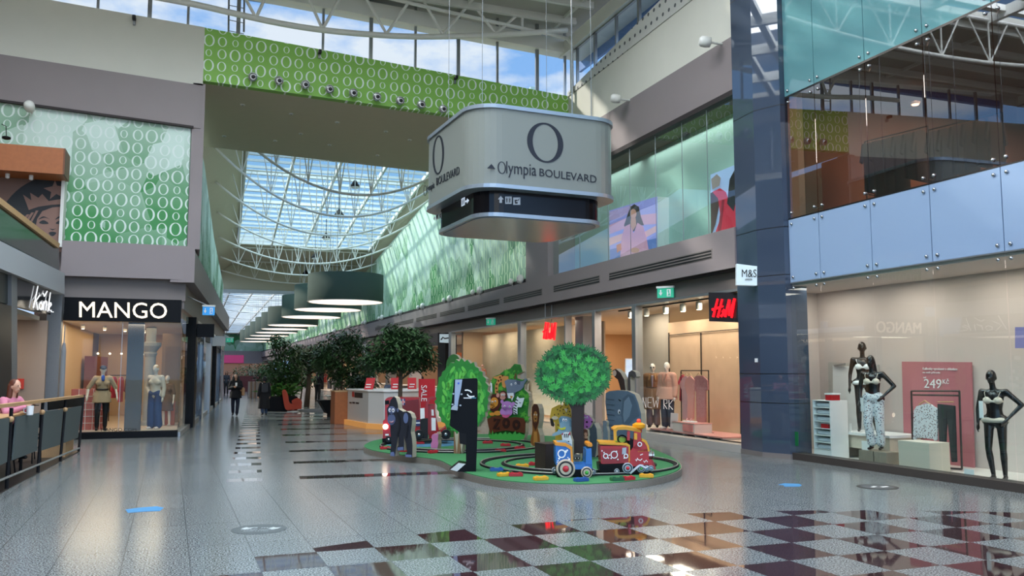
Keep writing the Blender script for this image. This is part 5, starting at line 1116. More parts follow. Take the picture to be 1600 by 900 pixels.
F.top('shirt', mat('coral shirt', '#cf7c68', .85), .03, .5); F.pants('shorts', mat('white shorts', '#c8c0b8', .8), .02); m = MB(); m.ball(F.J['head']+Vector((0, .01, .07)), (.09, .1, .07)); m.caps(F.J['head']+Vector((-.03, -.1, .06)), F.J['head']+Vector((.03, -.1, .06)), .03, .03); F.put(m, 'cap', mat('pink cap', '#d0a0a0', .8), None, True, .012)
t = thing('display_podium', 'white podium under the small child mannequin', 'display plinth', (12.2, kp.y, .02)); MB().bx((12.2, kp.y, .02), .5, 1.0, max(.1, kp.z-.04)).build('body', M['white2'], t)
# ---- red H&M signs
redm = mat('lit red letters', '#e01020', .4, emit=1.3, ecol='#ff1420')
def hm(mb, q, w, th, off):
    """brush style H&M in unit box mapped by q(a, b)"""
    H_ = [[(.08, .02), (.22, 1.0)], [(.28, .0), (.42, .98)], [(.0, .42), (.48, .6)], [(.42, .04), (.50, .2), (.58, .36), (.52, .42), (.47, .32), (.60, .05)], [(.60, .02), (.72, .95)], [(.72, .95), (.76, .1)], [(.76, .1), (.95, 1.0)], [(.95, 1.0), (.88, -.02)]]
    for s_ in H_:
        P = [q(a, b) for a, b in s_]; k = len(P); Lp, Rp = [], []
        n_ = off
        for i in range(k):
            d = (P[min(i+1, k-1)]-P[max(i-1, 0)]).normalized(); sd = d.cross(n_).normalized()*w/2*(1.15 if i == 0 else .8); Lp.append(P[i]+sd); Rp.append(P[i]-sd)
        for i in range(k-1): mb.prism([Lp[i], Lp[i+1], Rp[i+1], Rp[i]], -n_*th)
    return mb
hp_ = Pl((10.95, 16.1), (-.93, -.37))
bs = thing('shop_sign', 'red brush lettering on a dark glass box beside the pillar', 'sign', (10.95, 16.2, 3.0))
slab_px(MB(), hp_, [(1107, 457), (1160, 457), (1161, 504), (1108, 502)], .12).build('box', mat('dark glass box', '#2e2d31', .1), bs)
a, b, c = hp_.p(1111, 496, .06), hp_.p(1147, 496, .06), hp_.p(1113, 467, .06)
hm(MB(), lambda x, y: a+(b-a)*x+(c-a)*y, .045, .03, hp_.n).build('lettering', redm, bs)
h2 = Pl((10.9, 26.5), (-.80, -.6))
bs = thing('shop_sign', 'red brush letters hanging above the fashion shop entrance', 'sign', tuple(h2.p(857, 517)))
a, b, c = h2.p(847, 530), h2.p(867, 531), h2.p(848, 503)
hm(MB(), lambda x, y: a+(b-a)*x+(c-a)*y, .042, .1, h2.n).build('lettering', redm, bs)
for q in (852, 862): MB().tube([h2.p(q, 507, -.06), Vector((h2.p(q, 496, -.06).x, h2.p(q, 496, -.06).y, 4.0)), Vector((11.3, h2.p(q, 496, -.06).y, 4.0))], .012, 6).build('hanger_rod', M['alu'], bs)
# column of the entrance and door frames
wallbox('column_entrance', mat('grey entrance column', '#9aa0a6', .5), 11.8, 12.3, 25.1, 25.7, 0, 3.5)
# ---- light box posters above
p1_ = thing('light_box_poster', 'light box poster of a dark haired woman in pink against a violet sky', 'poster', (11.6, 20.6, 4.87)); q_ = Pl((11.6, 20), (-1, 0))
def lit(name, col, e=.75, **k): return mat(name, col, .5, emit=e, **k)
slab_px(MB(), q_, [(952, 329), (1026, 307), (1026, 391), (953, 408)], .39, -.02).build('case', M['white2'], p1_); slab_px(MB(), q_, [(952, 329), (1026, 307), (1026, 391), (953, 408)], .02).build('panel', lit('poster violet sky', '#7f7fc0'), p1_)
z = .006
for nm, col, pts in (('sky_pink', '#d29ac0', [(952, 352), (985, 338), (1026, 333), (1026, 350), (990, 352), (952, 366)]), ('sky_peach', '#e0a9b0', [(952, 372), (980, 362), (1000, 366), (1026, 352), (1026, 362), (1000, 376), (975, 374), (952, 384)]), ('sky_blue', '#5a6fb8', [(953, 390), (975, 384), (1026, 372), (1026, 391), (953, 408)]), ('sky_lilac', '#b49ad0', [(952, 331), (990, 320), (1000, 322), (970, 340), (952, 345)])):
    z += .002; slab_px(MB(), q_, smooth_loop(pts, 3) if 0 else pts, .004, z).build(nm, lit('poster '+col, col, .4), p1_)
for nm, col, pts in (('hair', '#241a20', [(981, 334), (985, 323), (991, 319), (998, 323), (1001, 338), (1006, 352), (1000, 352), (996, 360), (979, 364), (975, 352)]), ('face', '#c98f7f', ell(989.5, 334, 4.8, 7.5)), ('neck', '#c08672', [(986, 340), (993, 340), (994, 352), (988, 362), (985, 350)]), ('jacket', '#cf8fb0', [(984, 350), (976, 354), (971, 372), (969, 403), (980, 402), (1014, 394), (1010, 372), (1005, 354), (996, 348), (990, 365)]), ('trousers', '#d9a0bd', [(968, 405), (975, 394), (990, 392), (1005, 388), (1017, 390), (1018, 393), (985, 401)]), ('hands', '#c98f7f', ell(992, 391, 7, 4)), ('chair', '#c26a3a', [(963, 383), (970, 380), (971, 390), (964, 395)])):
    z += .003; slab_px(MB(), q_, pts, .004, z).build(nm, lit('poster '+col, col, .4), p1_)
p2_ = thing('light_box_poster', 'light box poster of a person in a red ruffled dress beside the pillar', 'poster', (11.6, 16.4, 4.87))
slab_px(MB(), q_, [(1110, 273), (1175, 247), (1175, 355), (1111, 371)], .39, -.02).build('case', M['white2'], p2_); slab_px(MB(), q_, [(1110, 273), (1175, 247), (1175, 355), (1111, 371)], .02).build('panel', lit('poster blue grey sky', '#8fa3c8'), p2_)
for nm, col, pts in (('arm', '#4a2a28', [(1110, 302), (1118, 297), (1124, 318), (1118, 350), (1111, 369)]), ('dress', '#c4203e', [(1113, 300), (1125, 294), (1134, 300), (1138, 312), (1146, 318), (1153, 306), (1175, 300), (1175, 356), (1116, 368), (1126, 340), (1122, 310)]), ('dress_fold', '#8f1830', [(1128, 312), (1132, 312), (1126, 362), (1121, 364)]), ('hair', '#1a1420', [(1136, 318), (1140, 280), (1150, 261), (1160, 258), (1160, 300), (1150, 312), (1146, 330)]), ('face', '#7a4a3a', ell(1154, 283, 6, 13)), ('second_hair', '#9a8a88', [(1111, 280), (1120, 272), (1126, 278), (1124, 290), (1113, 296)])):
    z += .003; slab_px(MB(), q_, pts, .004, z).build(nm, lit('poster '+col, col, .4), p2_)

# ---- shops farther along the right wall
struct(sbox('floor_far_shops', M['shopf'], (11.3, 37.7, -.01), (20, 150, .02))); wallbox('ceiling_far_shops', M['ceilw'], 11.3, 20, 37.7, 150, 3.4, 3.5)
wallbox('wall_far_shops_back', mat('far shops back wall', '#9c7d63', .8, var=.5, vscale=.25), 16, 16.2, 37.7, 150, 0, 3.4)
lbs = ['nearest the fashion shop', 'by the tree at the counter', 'second from the fashion shop', 'behind the middle tree', 'behind the small round tree', 'behind the bushy plants', 'beyond the plants', 'far down the right side', 'near the far end', 'at the far end']
for i, y in enumerate((38.5, 45, 51, 57.5, 64, 72, 81, 92, 105, 120)):
    pier = struct(sbox('column_shop_%d' % (i+1), [M['blackm'], M['whitew'], M['taupe2']][i % 3], (11.05, y, 0), (11.6, y+.5+(.8 if i == 0 else 0), 3.5)))
    c = ['#2b2a2c', '#d6d2cb', '#8e2330', '#e0dcd4', '#2b2a2c'][i % 5]
    t = sbox('shop_fascia', mat('fascia '+c, c, .4), (11.08, y+.6+(.8 if i == 0 else 0), 2.95), (11.32, y+5.4, 3.55)); tag(t, 'fascia panel over the right side shop '+lbs[i], 'fascia', 'fascias along the right corridor shops')
    t = thing('display_table', 'display table inside the right side shop '+lbs[i], 'table', (13, y+3, .02), 'tables in the far shops'); MB().box((12.4, y+2, .8), (13.6, y+4, .85)).build('table_top', M['white2'], t); MB().box((12.5, y+2.1, .02), (13.5, y+3.9, .8)).build('body', mat('disp%d' % (i % 4), ['#8b3a32', '#b49a7c', '#4a4a50', '#c8beb0'][i % 4], .7), t)
    if 0 < i < 7: clothes_rail('clothes rail in the right side shop '+lbs[i], (11.9, y+1.2, .02), (12.3, y+4.6, .02), 1.5, [cl(['#b5a08a', '#3a3f4a', '#a8433a', '#d8d2c8'][(i+k) % 4], ['sand garment', 'navy garment', 'red garment', 'white garment'][(i+k) % 4]) for k in range(6)], zf=.02)
    area('shop_light', (13.2, y+3, 3.35), 3, 4, 75, (1, .82, .6) if i % 2 else (1, .9, .78))
# orange lit shelving and white box sign beyond the fashion shop
t = thing('box_sign', 'small white box sign on the dark front just beyond the fashion shop', 'sign', (10.8, 38.6, 3)); sp_ = Pl((10.8, 38.3), (-.2, -1)); slab_px(MB(), sp_, [(687, 522), (703, 522), (703, 536), (687, 535)], .12).build('box', mat('lit white box', '#c9dbe0'), t); MB().tube([sp_.p(695, 528, -.05), Vector((11.3, 38.5, sp_.p(695, 528).z))], .02, 6).build('arm', M['alu'], t); mb = MB(); stroke(mb, sp_, [(689, 531), (692, 527), (695, 529), (701, 528)], .06, .01, .01); mb.build('lettering', M['dark'], t)
t = thing('lit_shelf', 'orange lit shelving in the shop beside the leafy cutout', 'shelf', (11.9, 39.5, 0)); MB().box((11.7, 39.2, .02), (12.1, 40.6, 2.6)).build('back_panel', mat('orange lit back', '#c8632e', .6, emit=.35), t)
for k in range(6): sbox('shelf_board', M['lwood'], (11.45, 39.2, .3+k*.38), (11.7, 40.6, .33+k*.38), t)
# ================================================================ HANGING SIGN
def rrect(cx, cy, hx, hy, r, rz, n=8):
    o = []
    for sx_, sy_, a0 in ((1, 1, 0), (-1, 1, 90), (-1, -1, 180), (1, -1, 270)):
        for i in range(n+1):
            a = math.radians(a0+90*i/n); x = sx_*(hx-r)+r*math.cos(a); y = sy_*(hy-r)+r*math.sin(a)
            o.append((cx+x*math.cos(rz)-y*math.sin(rz), cy+x*math.sin(rz)+y*math.cos(rz)))
    return o
HC = (5.92, 15.58); HZ = math.radians(3)
hs = thing('hanging_sign', 'huge rounded white box sign with a big letter O hanging over the hall', 'sign', (HC[0], HC[1], 4.5))
def hbox(name, half, r, z0, z1, m): return MB().prism([(x, y, z0) for x, y in rrect(HC[0], HC[1], half, half, r, HZ)], (0, 0, z1-z0)).build(name, m, hs)
offw = mat('off white sign skin', '#81867f', .3, spec=.3)
hbox('upper_box', 1.5, .55, 5.0, 6.42, offw)
hbox('rim', 1.53, .56, 6.40, 6.47, mat('silver rim', '#98a4ae', .3, .5)); hbox('rim', 1.53, .56, 4.96, 5.03, mat('silver rim', '#a9b6c0'))
hbox('lower_box', 1.28, .45, 4.55, 4.98, mat('black sign band', '#111115', .15, spec=.2))
hbox('rim', 1.31, .46, 4.49, 4.56, mat('silver rim', '#a9b6c0')); hbox('diffuser', 1.24, .42, 4.478, 4.50, mat('pale diffuser', '#7f8a98', .2, spec=.3))
fn = (math.sin(HZ), -math.cos(HZ)); FPn = Pl((HC[0]+fn[0]*1.5, HC[1]+fn[1]*1.5), fn); ln = (-math.cos(HZ), -math.sin(HZ)); LPn = Pl((HC[0]+ln[0]*1.5, HC[1]+ln[1]*1.5), ln)
navy = mat('navy lettering', '#151a26', .5)
def ring_o(mb, pl, c, ux, uy, th=.008, off=.008, tx=.30, ty=.08):
    """serif O: thick at the sides, thin at top and bottom; ux, uy half sizes as vectors"""
    n = 40; f = lambda a, s1, s2: c+ux*math.cos(a)*s1+uy*math.sin(a)*s2+pl.n*off
    for i in range(n):
        a, b = 2*math.pi*i/n, 2*math.pi*(i+1)/n; mb.prism([f(a, 1, 1), f(b, 1, 1), f(b, 1-tx, 1-ty), f(a, 1-tx, 1-ty)], -pl.n*th)
mb = MB(); c = FPn.p(852, 223); ring_o(mb, FPn, c, FPn.p(880, 227)-FPn.p(852, 223), (FPn.p(852, 192)-c)); mb.build('letter_o', navy, hs)
mb = MB(); c = LPn.p(685, 242); ring_o(mb, LPn, c, (LPn.p(694, 236)-c), (LPn.p(684.5, 212)-c), tx=.28); mb.build('letter_o', navy, hs)
mb = MB(); text_px(mb, FPn, 'lympia', (791, 277), (838, 281), (791, 252), .006, .006); c = FPn.p(784, 262); ring_o(mb, FPn, c, FPn.p(790.5, 263)-c, FPn.p(784, 252.5)-c, .006, .006, .28, .1)
text_px(mb, FPn, 'BOULEVARD', (843, 275), (932, 286), (843, 263), .006, .006)
mb.prism([FPn.p(761, 263, .006), FPn.p(774, 264, .006), FPn.p(768, 256, .006)], -FPn.n*.006); mb.build('lettering', navy, hs)
mb = MB(); c = LPn.p(664.5, 298); ring_o(mb, LPn, c, LPn.p(667, 296)-c, LPn.p(664, 290)-c, .006, .006, .28, .1)
text_px(mb, LPn, 'lympia', (667.5, 303), (679, 296), (667.5, 290), .006, .006); text_px(mb, LPn, 'BOULEVARD', (682, 290), (718, 272), (682, 278), .006, .006); mb.build('lettering', navy, hs)
lf = Pl((HC[0]+fn[0]*1.28, HC[1]+fn[1]*1.28), fn); ll = Pl((HC[0]+ln[0]*1.28, HC[1]+ln[1]*1.28), ln); icw = mat('white pictogram', '#c9cccd', .5)
def picto(pl, x0, y0, w, h, kind, dy=0):
    q = lambda a, b, o=.006: pl.p(x0+a*w, y0+b*h+dy*a, o)
    mb = MB()
    if kind == 'up': mb.prism([q(.5, 0), q(1, .5), q(.72, .5), q(.72, 1), q(.28, 1), q(.28, .5), q(0, .5)], -pl.n*.006)
    elif kind == 'right': mb.prism([q(0, .35), q(.45, .35), q(.45, .05), q(1, .5), q(.45, .95), q(.45, .65), q(0, .65)], -pl.n*.006)
    elif kind == 'left': mb.prism([q(1, .35), q(.55, .35), q(.55, .05), q(0, .5), q(.55, .95), q(.55, .65), q(1, .65)], -pl.n*.006)
    else:
        mb.prism([q(0, .05), q(1, .05), q(1, 1), q(0, 1)], -pl.n*.006); mb.build('pictogram', icw, hs); mb = MB()
        if kind == 'wc':
            for a in (.25, .72): mb.prism([q(a-.1, .3, .01), q(a+.1, .3, .01), q(a+.06, .85, .01), q(a-.06, .85, .01)], -pl.n*.004); mb.prism([q(a-.05, .15, .01), q(a+.05, .15, .01), q(a+.05, .26, .01), q(a-.05, .26, .01)], -pl.n*.004)
            mb.prism([q(.47, .15, .01), q(.5, .15, .01), q(.5, .9, .01), q(.47, .9, .01)], -pl.n*.004)
        else:
            mb.prism([q(.2, .35, .01), q(.6, .35, .01), q(.6, .5, .01), q(.4, .5, .01), q(.4, .65, .01), q(.65, .65, .01), q(.6, .85, .01), q(.25, .85, .01)], -pl.n*.004); mb.prism([q(.65, .4, .01), q(.85, .15, .01), q(.9, .2, .01), q(.72, .5, .01)], -pl.n*.004)
        mb.build('pictogram_mark', M['dark'], hs); return
    mb.build('pictogram_arrow', icw, hs)
picto(lf, 778, 306, 9, 11, 'up'); picto(lf, 789.5, 306.5, 10, 12, 'wc'); picto(lf, 802, 308, 11, 12, 'baby')
picto(lf, 721, 310, 5.5, 13, 'wc', -3); picto(lf, 727, 310, 6, 10, 'right', -2)
picto(ll, 677, 338, 3, 7, 'left', -1); picto(ll, 681, 335, 4, 9, 'wc', -2); picto(ll, 686, 333, 3.5, 9, 'baby', -2)
for dx, dy in ((-1.1, -1.1), (1.1, -1.1), (-1.1, 1.1), (1.1, 1.1), (.6, -1.3), (1.3, .2)): MB().tube([(HC[0]+dx, HC[1]+dy, 6.45), (HC[0]+dx, HC[1]+dy, 12.9)], .006, 5).build('cable', M['alu'], hs)

# ================================================================ DRUM LAMPS
dk_ = mat('green grey lamp fabric', '#495a52', .85, spec=.2); on = ['first', 'second', 'third', 'fourth', 'fifth', 'sixth', 'seventh', 'eighth', 'ninth']
for i, (d, xo) in enumerate(((40.3, 0), (45.8, 0), (52.5, 0), (62.5, .0), (68.5, .0), (75, 0), (82, 0), (90, 0), (99, 0))):
    y = d; x = 6.7+.0*d; z = 4.93; r = 1.75
    t = thing('drum_lamp', 'huge green grey drum lampshade, %s from the front in the corridor row' % on[i], 'pendant lamp', (x, y, z), 'drum lamps along the corridor')
    MB().lathe((x, y, z), [(r, 0), (r, 1.28), (r-.03, 1.28), (r-.03, .02)], 48, caps=False).build('lamp_shade', dk_, t, smooth=True)
    MB().lathe((x, y, z+.02), [(r-.03, .0), (r-.03, .03)], 48).build('diffuser', M['lampw'], t)
    MB().lathe((x, y, z-.003), [(r+.004, 0), (r+.004, .02), (r-.05, .02), (r-.05, 0)], 48, caps=False).build('rim', M['white'], t)
    for a in (0, 2.1, 4.2): MB().tube([(x+1.2*math.cos(a), y+1.2*math.sin(a), z+1.1), (x+1.2*math.cos(a), y+1.2*math.sin(a), (rz(y)+.12) if y < 55 else fz_(y)+.1)], .012, 5).build('cable', M['alu'], t)
    MB().lathe((x, y, z+1.24), [(r-.04, 0), (r-.04, .02)], 32).build('top_cover', M['white'], t)

# ================================================================ KIOSK
kt = thing('service_counter', 'white service counter with a rounded front and glowing wooden plinth', 'counter', (6.2, 27, 0))
kc = [(4.85, 28.4), (5.1, 26.2), (5.45, 25.6), (6.0, 25.55), (8.6, 26.6), (8.6, 28.4)]
MB().prism([(x, y, .14) for x, y in kc], (0, 0, .98)).build('body', mat('white counter panel', '#c3c3bf', .25), kt)
MB().prism([(6.7+(x-6.7)*1.02, 27+(y-27)*1.03, 1.12) for x, y in kc], (0, 0, .04)).build('counter_top', M['white2'], kt)
MB().prism([(6.7+(x-6.7)*1.05, 27+(y-27)*1.08, 0) for x, y in kc], (0, 0, .16)).build('plinth', mat('amber lit plinth', '#c08a4c', .4, emit=.25, ecol='#ffb060'), kt)
for a, b in (((5.45, 25.6), (6.0, 25.55)),): MB().tube([(5.98, 25.53, .18), (5.98, 25.53, 1.1)], .014, 6).build('light_strip', M['lampw'], kt)
MB().tube([(7.3, 26.03, .3), (7.3, 26.03, 1.1)], .014, 6).build('light_strip', M['lampw'], kt)
kp_ = plane_dir((4.85, 28.4), (5.1, 26.2)); mb = MB(); kf = plane_dir((5.1, 26.2), (5.45, 25.6))
slab_px(MB(), kp_, [(550, 612), (553, 612), (553, 620), (550, 620)], .01, .012).build('red_mark', M['red'], kt); 
slab_px(MB(), kp_, [(554, 613), (566, 614), (566, 622), (554, 621)], .01, .012).build('black_mark', M['dark'], kt)
mb = MB(); text_px(mb, kp_, 'x', (546, 633), (562, 634), (546, 629), .01, .01); mb = MB()
for q in ((546, 629, 549), (550.5, 629, 554), (556, 629.5, 560)): stroke(mb, kp_, [(q[0], q[1]), (q[2], q[1]+.4)], .045, .01, .012)
mb.build('lettering_line', M['dark'], kt)
t = thing('wood_cabinet', 'orange wooden cabinet at the left end of the white counter', 'cabinet', (4.75, 28.9, 0)); MB().box((4.45, 28.5, 0), (5.0, 29.4, 1.05)).build('body', M['orwood'], t, bevel=.01); MB().box((4.43, 28.48, 1.05), (5.02, 29.42, 1.09)).build('top', M['lwood'], t)
for i, (px, lb) in enumerate(((576, 'left'), (618, 'middle'), (644, 'right'))):
    p = PY(px, 605, 26.9); t = thing('sale_card', lb+' red card standing on the white counter', 'price card', (p.x, 26.9, 1.16)); MB().prism([(p.x-.14, 26.9, 1.16), (p.x+.14, 26.9, 1.16), (p.x+.14+(.08 if i == 0 else 0), 26.95, 1.52), (p.x-.14+(.08 if i == 0 else 0), 26.95, 1.52)], (0, .02, 0)).build('card', mat('red card', '#c2272d', .5), t); MB().box((p.x-.08, 26.895, 1.3), (p.x+.08, 26.9, 1.33)).build('card_line', M['white2'], t); MB().box((p.x-.1, 26.895, 1.22), (p.x+.06, 26.9, 1.25)).build('card_line', M['white2'], t)
F = Fig('person', 'person sitting low behind the white counter between the red cards', 'person', (6.35, 28.8, .0), -.3, 1.52, M['skin'], vox=.018); F.top('jacket', mat('slate jacket', '#4b5568', .9), .02); F.pants('trousers', M['dark']); F.hair(M['dark'], .05)
t = thing('sale_banner', 'tall red SALE banner standing behind the red ride bus', 'banner', (7.1, 24.6, 0)); bp_ = plane_dir((6.9, 24.6), (7.9, 24.3))
slab_px(MB(), bp_, [(654, 592), (680, 592), (680, 672), (654, 672)], .05).build('panel', mat('sale red', '#bb1620', .5), t)
mb = MB(); a, b, c = bp_.p(658, 602, .01), bp_.p(658, 627, .01), bp_.p(667, 602, .01); text(mb, 'SALE', a, b-a, c-a, bp_.n, .006)
a, b, c = bp_.p(676, 602, .01), bp_.p(676, 627, .01), bp_.p(680, 602, .01); mb.build('lettering', M['white2'], t)

# ================================================================ TREES AND PLANTS
lf1 = mat('dark ficus leaf', '#34502c', .45, var=.35, vscale=3); lf2 = mat('mid green leaf', '#3a5c2c', .45, var=.35, vscale=3); bark = mat('bark', '#5a4a3c', .9, var=.25, vscale=20)
def crown(mb, c, r, n, ls, droop=.5, rnd=None, wid=.3):
    for _ in range(n):
        while True:
            v = Vector((rnd.uniform(-1, 1), rnd.uniform(-1, 1), rnd.uniform(-1, 1)))
            if .25 < v.length < 1: break
        v = v*(.55+.45*rnd.random())/max(v.length, .6) if rnd.random() < .6 else v
        bump = 1+.18*math.sin(v.x*7+v.z*5)*math.cos(v.y*6)
        p = Vector((c[0]+v.x*r[0]*bump, c[1]+v.y*r[1]*bump, c[2]+v.z*r[2]*bump))
        a = rnd.uniform(0, 6.28); d = Vector((math.cos(a), math.sin(a), -droop*rnd.uniform(.2, 1.6)+.1)).normalized(); L_ = ls*rnd.uniform(.7, 1.3)
        s_ = d.cross(Vector((rnd.uniform(-.4, .4), rnd.uniform(-.4, .4), 1))).normalized()*L_*wid*.5
        m1 = p+d*L_*.45; mb.add([p, m1+s_, p+d*L_, m1-s_], [(0, 1, 2, 3)])
def tree(name, label, base, h, cr, cz, ls, n, seed, lm, tr=.06, pot=None, blobs=None, bend=.1):
    rnd = random.Random(seed); t = thing(name, label, 'tree', base, None); b = Vector(base)
    mb = MB(); top = b+Vector((bend, 0, cz-cr[2]*.2)); mb.tube([b, b.lerp(top, .5)+Vector((bend*.3, .02, 0)), top], [tr, tr*.8, tr*.6], 8)
    for k in range(7):
        a = k*.9; s0 = b.lerp(top, .7+.04*k); mb.tube([s0, s0+Vector((math.cos(a)*cr[0]*.35, math.sin(a)*cr[1]*.35, cr[2]*.35)), s0+Vector((math.cos(a)*cr[0]*.7, math.sin(a)*cr[1]*.7, cr[2]*.6))], [tr*.4, tr*.25, tr*.1], 5)
    mb.build('trunk', bark, t, smooth=True)
    mb = MB(); crown(mb, (b.x+bend, b.y, b.z+cz-b.z), cr, n, ls, .7, rnd)
    for (dx, dy, dz, r_, k) in (blobs or []): crown(mb, (b.x+bend+dx, b.y+dy, cz+dz), (r_, r_, r_*.8), k, ls, .7, rnd)
    mb.build('foliage', lm, t)
    return t
def at_(px, py, y): return PY(px, py, y)
# first tree: between ride bus and counter
c1 = at_(627, 548, 22.3)
tree('ficus_tree', 'dense dark green tree nearest the camera, rising in front of the white counter', (c1.x-.05, 22.3, .0), 3.1, (.85, .85, .62), c1.z, .17, 3600, 1, lf1, .075, blobs=[(.35, 0, .3, .45, 500), (-.5, 0, -.25, .45, 600), (.6, 0, -.25, .42, 500), (-.2, 0, .45, .4, 400), (-.85, 0, -.3, .3, 250)], bend=.05)
t = thing('tree_grate', 'small leafy groundcover around the trunk in front of the counter', 'plant', (c1.x, 22.3, 0)); mb = MB(); crown(mb, (c1.x+.1, 22.3, .9), (.22, .2, .2), 160, .12, .3, random.Random(9)); mb.build('foliage', lf2, t); MB().tube([(c1.x+.02, 22.3, 0), (c1.x+.1, 22.3, .8)], .02, 6).build('stem', bark, t)
c2 = at_(535, 556, 31.0)
tree('ficus_tree', 'broad tree left of the white counter with a pale trunk', (c2.x-.05, 31, 0), 3.5, (1.0, 1.0, .85), c2.z, .2, 3200, 2, lf1, .06, blobs=[(.3, 0, .6, .6, 500), (-.7, 0, -.2, .5, 500), (.8, 0, -.5, .5, 400), (0, 0, -.8, .5, 350)], bend=.05)
c3 = at_(484, 560, 43.0)
tree('ficus_tree', 'smaller tree behind the orange armchair with a thick leafy trunk', (c3.x-.1, 43, 0), 3.3, (1.0, 1.0, .7), c3.z, .24, 2200, 3, lf1, .14, blobs=[(.5, 0, .5, .5, 300), (-.5, 0, .3, .5, 300)])
c4 = at_(441, 575, 39.5)
tree('ficus_tree', 'tall loose bushy tree above the dark planter near the walking people', (c4.x, 39.5, .5), 4, (.75, .75, 1.25), c4.z+.1, .22, 2000, 4, lf2, .05, blobs=[(.45, 0, -.2, .5, 400), (-.3, 0, 1.1, .5, 350), (.1, 0, -.9, .6, 400), (.5, 0, .7, .4, 200)])
pb_ = G(436, 646); t = thing('planter', 'dark square planter full of broad green leaves beside the orange armchair', 'planter', (c4.x, 39.5, 0))
MB().box((c4.x-.75, 38.6, 0), (c4.x+.6, 40.0, .62)).build('pot', M['black'], t, bevel=.02); MB().box((c4.x-.72, 38.63, .6), (c4.x+.57, 39.97, .63)).build('soil', mat('soil', '#2a2018', .95), t)
rnd = random.Random(5); mb = MB()
for k in range(110):
    a = rnd.uniform(0, 6.28); L_ = rnd.uniform(.5, .95); b0 = Vector((c4.x+rnd.uniform(-.5, .4), 39.2+rnd.uniform(-.4, .5), .6)); d = Vector((math.cos(a), math.sin(a), rnd.uniform(.5, 1.6))).normalized(); s_ = d.cross(Vector((0, 0, 1))).normalized()*.07
    p1 = b0+d*L_*.5; p2 = b0+d*L_*.85+Vector((0, 0, -.05)); p3 = b0+d*L_+Vector((math.cos(a)*.12, math.sin(a)*.12, -.16)); mb.add([b0, p1+s_, p2+s_*.9, p3, p2-s_*.9, p1-s_], [(0, 1, 2, 3, 4, 5)])
mb.build('foliage', mat('bright leaf', '#4a7a35', .4, var=.3, vscale=4), t)
for i, (px, py, d, r_) in enumerate(((425, 580, 52, .9), (400, 583, 78, 1.3), (378, 585, 88, 1.3), (412, 584, 66, 1.0), (470, 590, 50, .8), (560, 598, 33, .55))):
    c = PD(px, py, d); ln_ = ['bush behind the bushy planter tree', 'round far tree in the middle of the corridor', 'round far tree at the left of the corridor end', 'round far tree right of the corridor middle', 'low dark tree beside the thick leafy trunk', 'small shrub just left of the white counter'][i]
    tree('indoor_tree', ln_, (c.x, c.y, 0), 3, (r_, r_, r_*.75), c.z, .28, 700, 20+i, lf1 if i % 2 else lf2, .05)
t = thing('planter_bowl', 'dark boat shaped planter in front of the tree with pale trunk', 'planter', (c2.x, 33.5, 0)); q = G(527, 648)
MB().prism([(q.x-.9, 33.4, .62), (q.x+.5, 33.4, .62), (q.x+.2, 33.4, .12), (q.x-.6, 33.4, .12)], (0, .8, 0)).build('pot', M['blackm'], t); MB().box((q.x-.5, 33.5, 0), (q.x+.1, 34.1, .12)).build('foot', M['blackm'], t); mb = MB(); crown(mb, (q.x-.2, 33.8, .75), (.6, .35, .2), 220, .15, .2, random.Random(3)); mb.build('foliage', lf2, t)
# ---- furniture in the corridor
a = G(458, 643); t = thing('armchair', 'rusty orange high backed lounge armchair beside the dark planter', 'armchair', (a.x, a.y, 0)); om = mat('rust orange upholstery', '#b5432c', .75)
ac = Pl((a.x, a.y), (-a.x, -a.y)); 
slab_px(MB(), ac, smooth_loop([(441, 611), (446, 610), (450, 618), (452, 629), (458, 631), (466, 625), (471, 628), (471, 638), (468, 639), (452, 641), (446, 639), (443, 628)], 3), .62, .3).build('shell', om, t, smooth=False, bevel=.04)
slab_px(MB(), ac, smooth_loop([(456, 626), (465, 622), (471, 626), (471, 632), (464, 630), (458, 631)], 3), .12, .34).build('armrest', om, t); MB().lathe((a.x, a.y+.0, 0), [(.25, 0), (.25, .03), (.04, .05), (.04, .2)], 16).build('base', M['white2'], t)
a = G(540, 639); a = Vector((6.2, 38, 0)); a = G(541, 641); t = thing('round_table', 'low white round table in front of the woman in black', 'table', (a.x, a.y, 0)); MB().lathe((a.x, a.y, 0), [(.35, 0), (.35, .04), (.12, .06), (.12, .62)], 18).build('base', M['lwood'], t); MB().lathe((a.x, a.y, .62), [(.95, 0), (.97, .04)], 32).build('table_top', M['white2'], t)
t = thing('floor_lamp', 'small lit lamp with a cream shade standing on the round table', 'lamp', (a.x+.1, a.y, .66)); MB().tube([(a.x+.1, a.y, .66), (a.x+.1, a.y, 1.85)], .015, 6).build('pole', M['alu'], t); MB().lathe((a.x+.1, a.y, 1.8), [(.22, 0), (.2, .3)], 20).build('lamp_shade', mat('lit lampshade', '#e8c79a', .6, emit=.7, ecol='#ffcf90'), t)
t = thing('grey_rug', 'round grey rug under the low white table', 'rug', (a.x, a.y, 0)); MB().lathe((a.x, a.y, 0), [(2.1, 0), (2.1, .015)], 40).build('rug', mat('grey rug', '#5d6062', .95), t)
for i, px in enumerate((391, 397, 403)):
    a = G(px, 622); t = tag(MB().lathe((a.x, a.y, 0), [(.17, 0), (.17, 1.05)], 16).build('litter_bin', mat('bronze bin', '#8d7a6a', .3, .6)), '%s of three bronze cylinders standing between the two walking people' % ['leftmost', 'middle one', 'rightmost'][i], 'bin', 'bronze cylinders in the corridor')
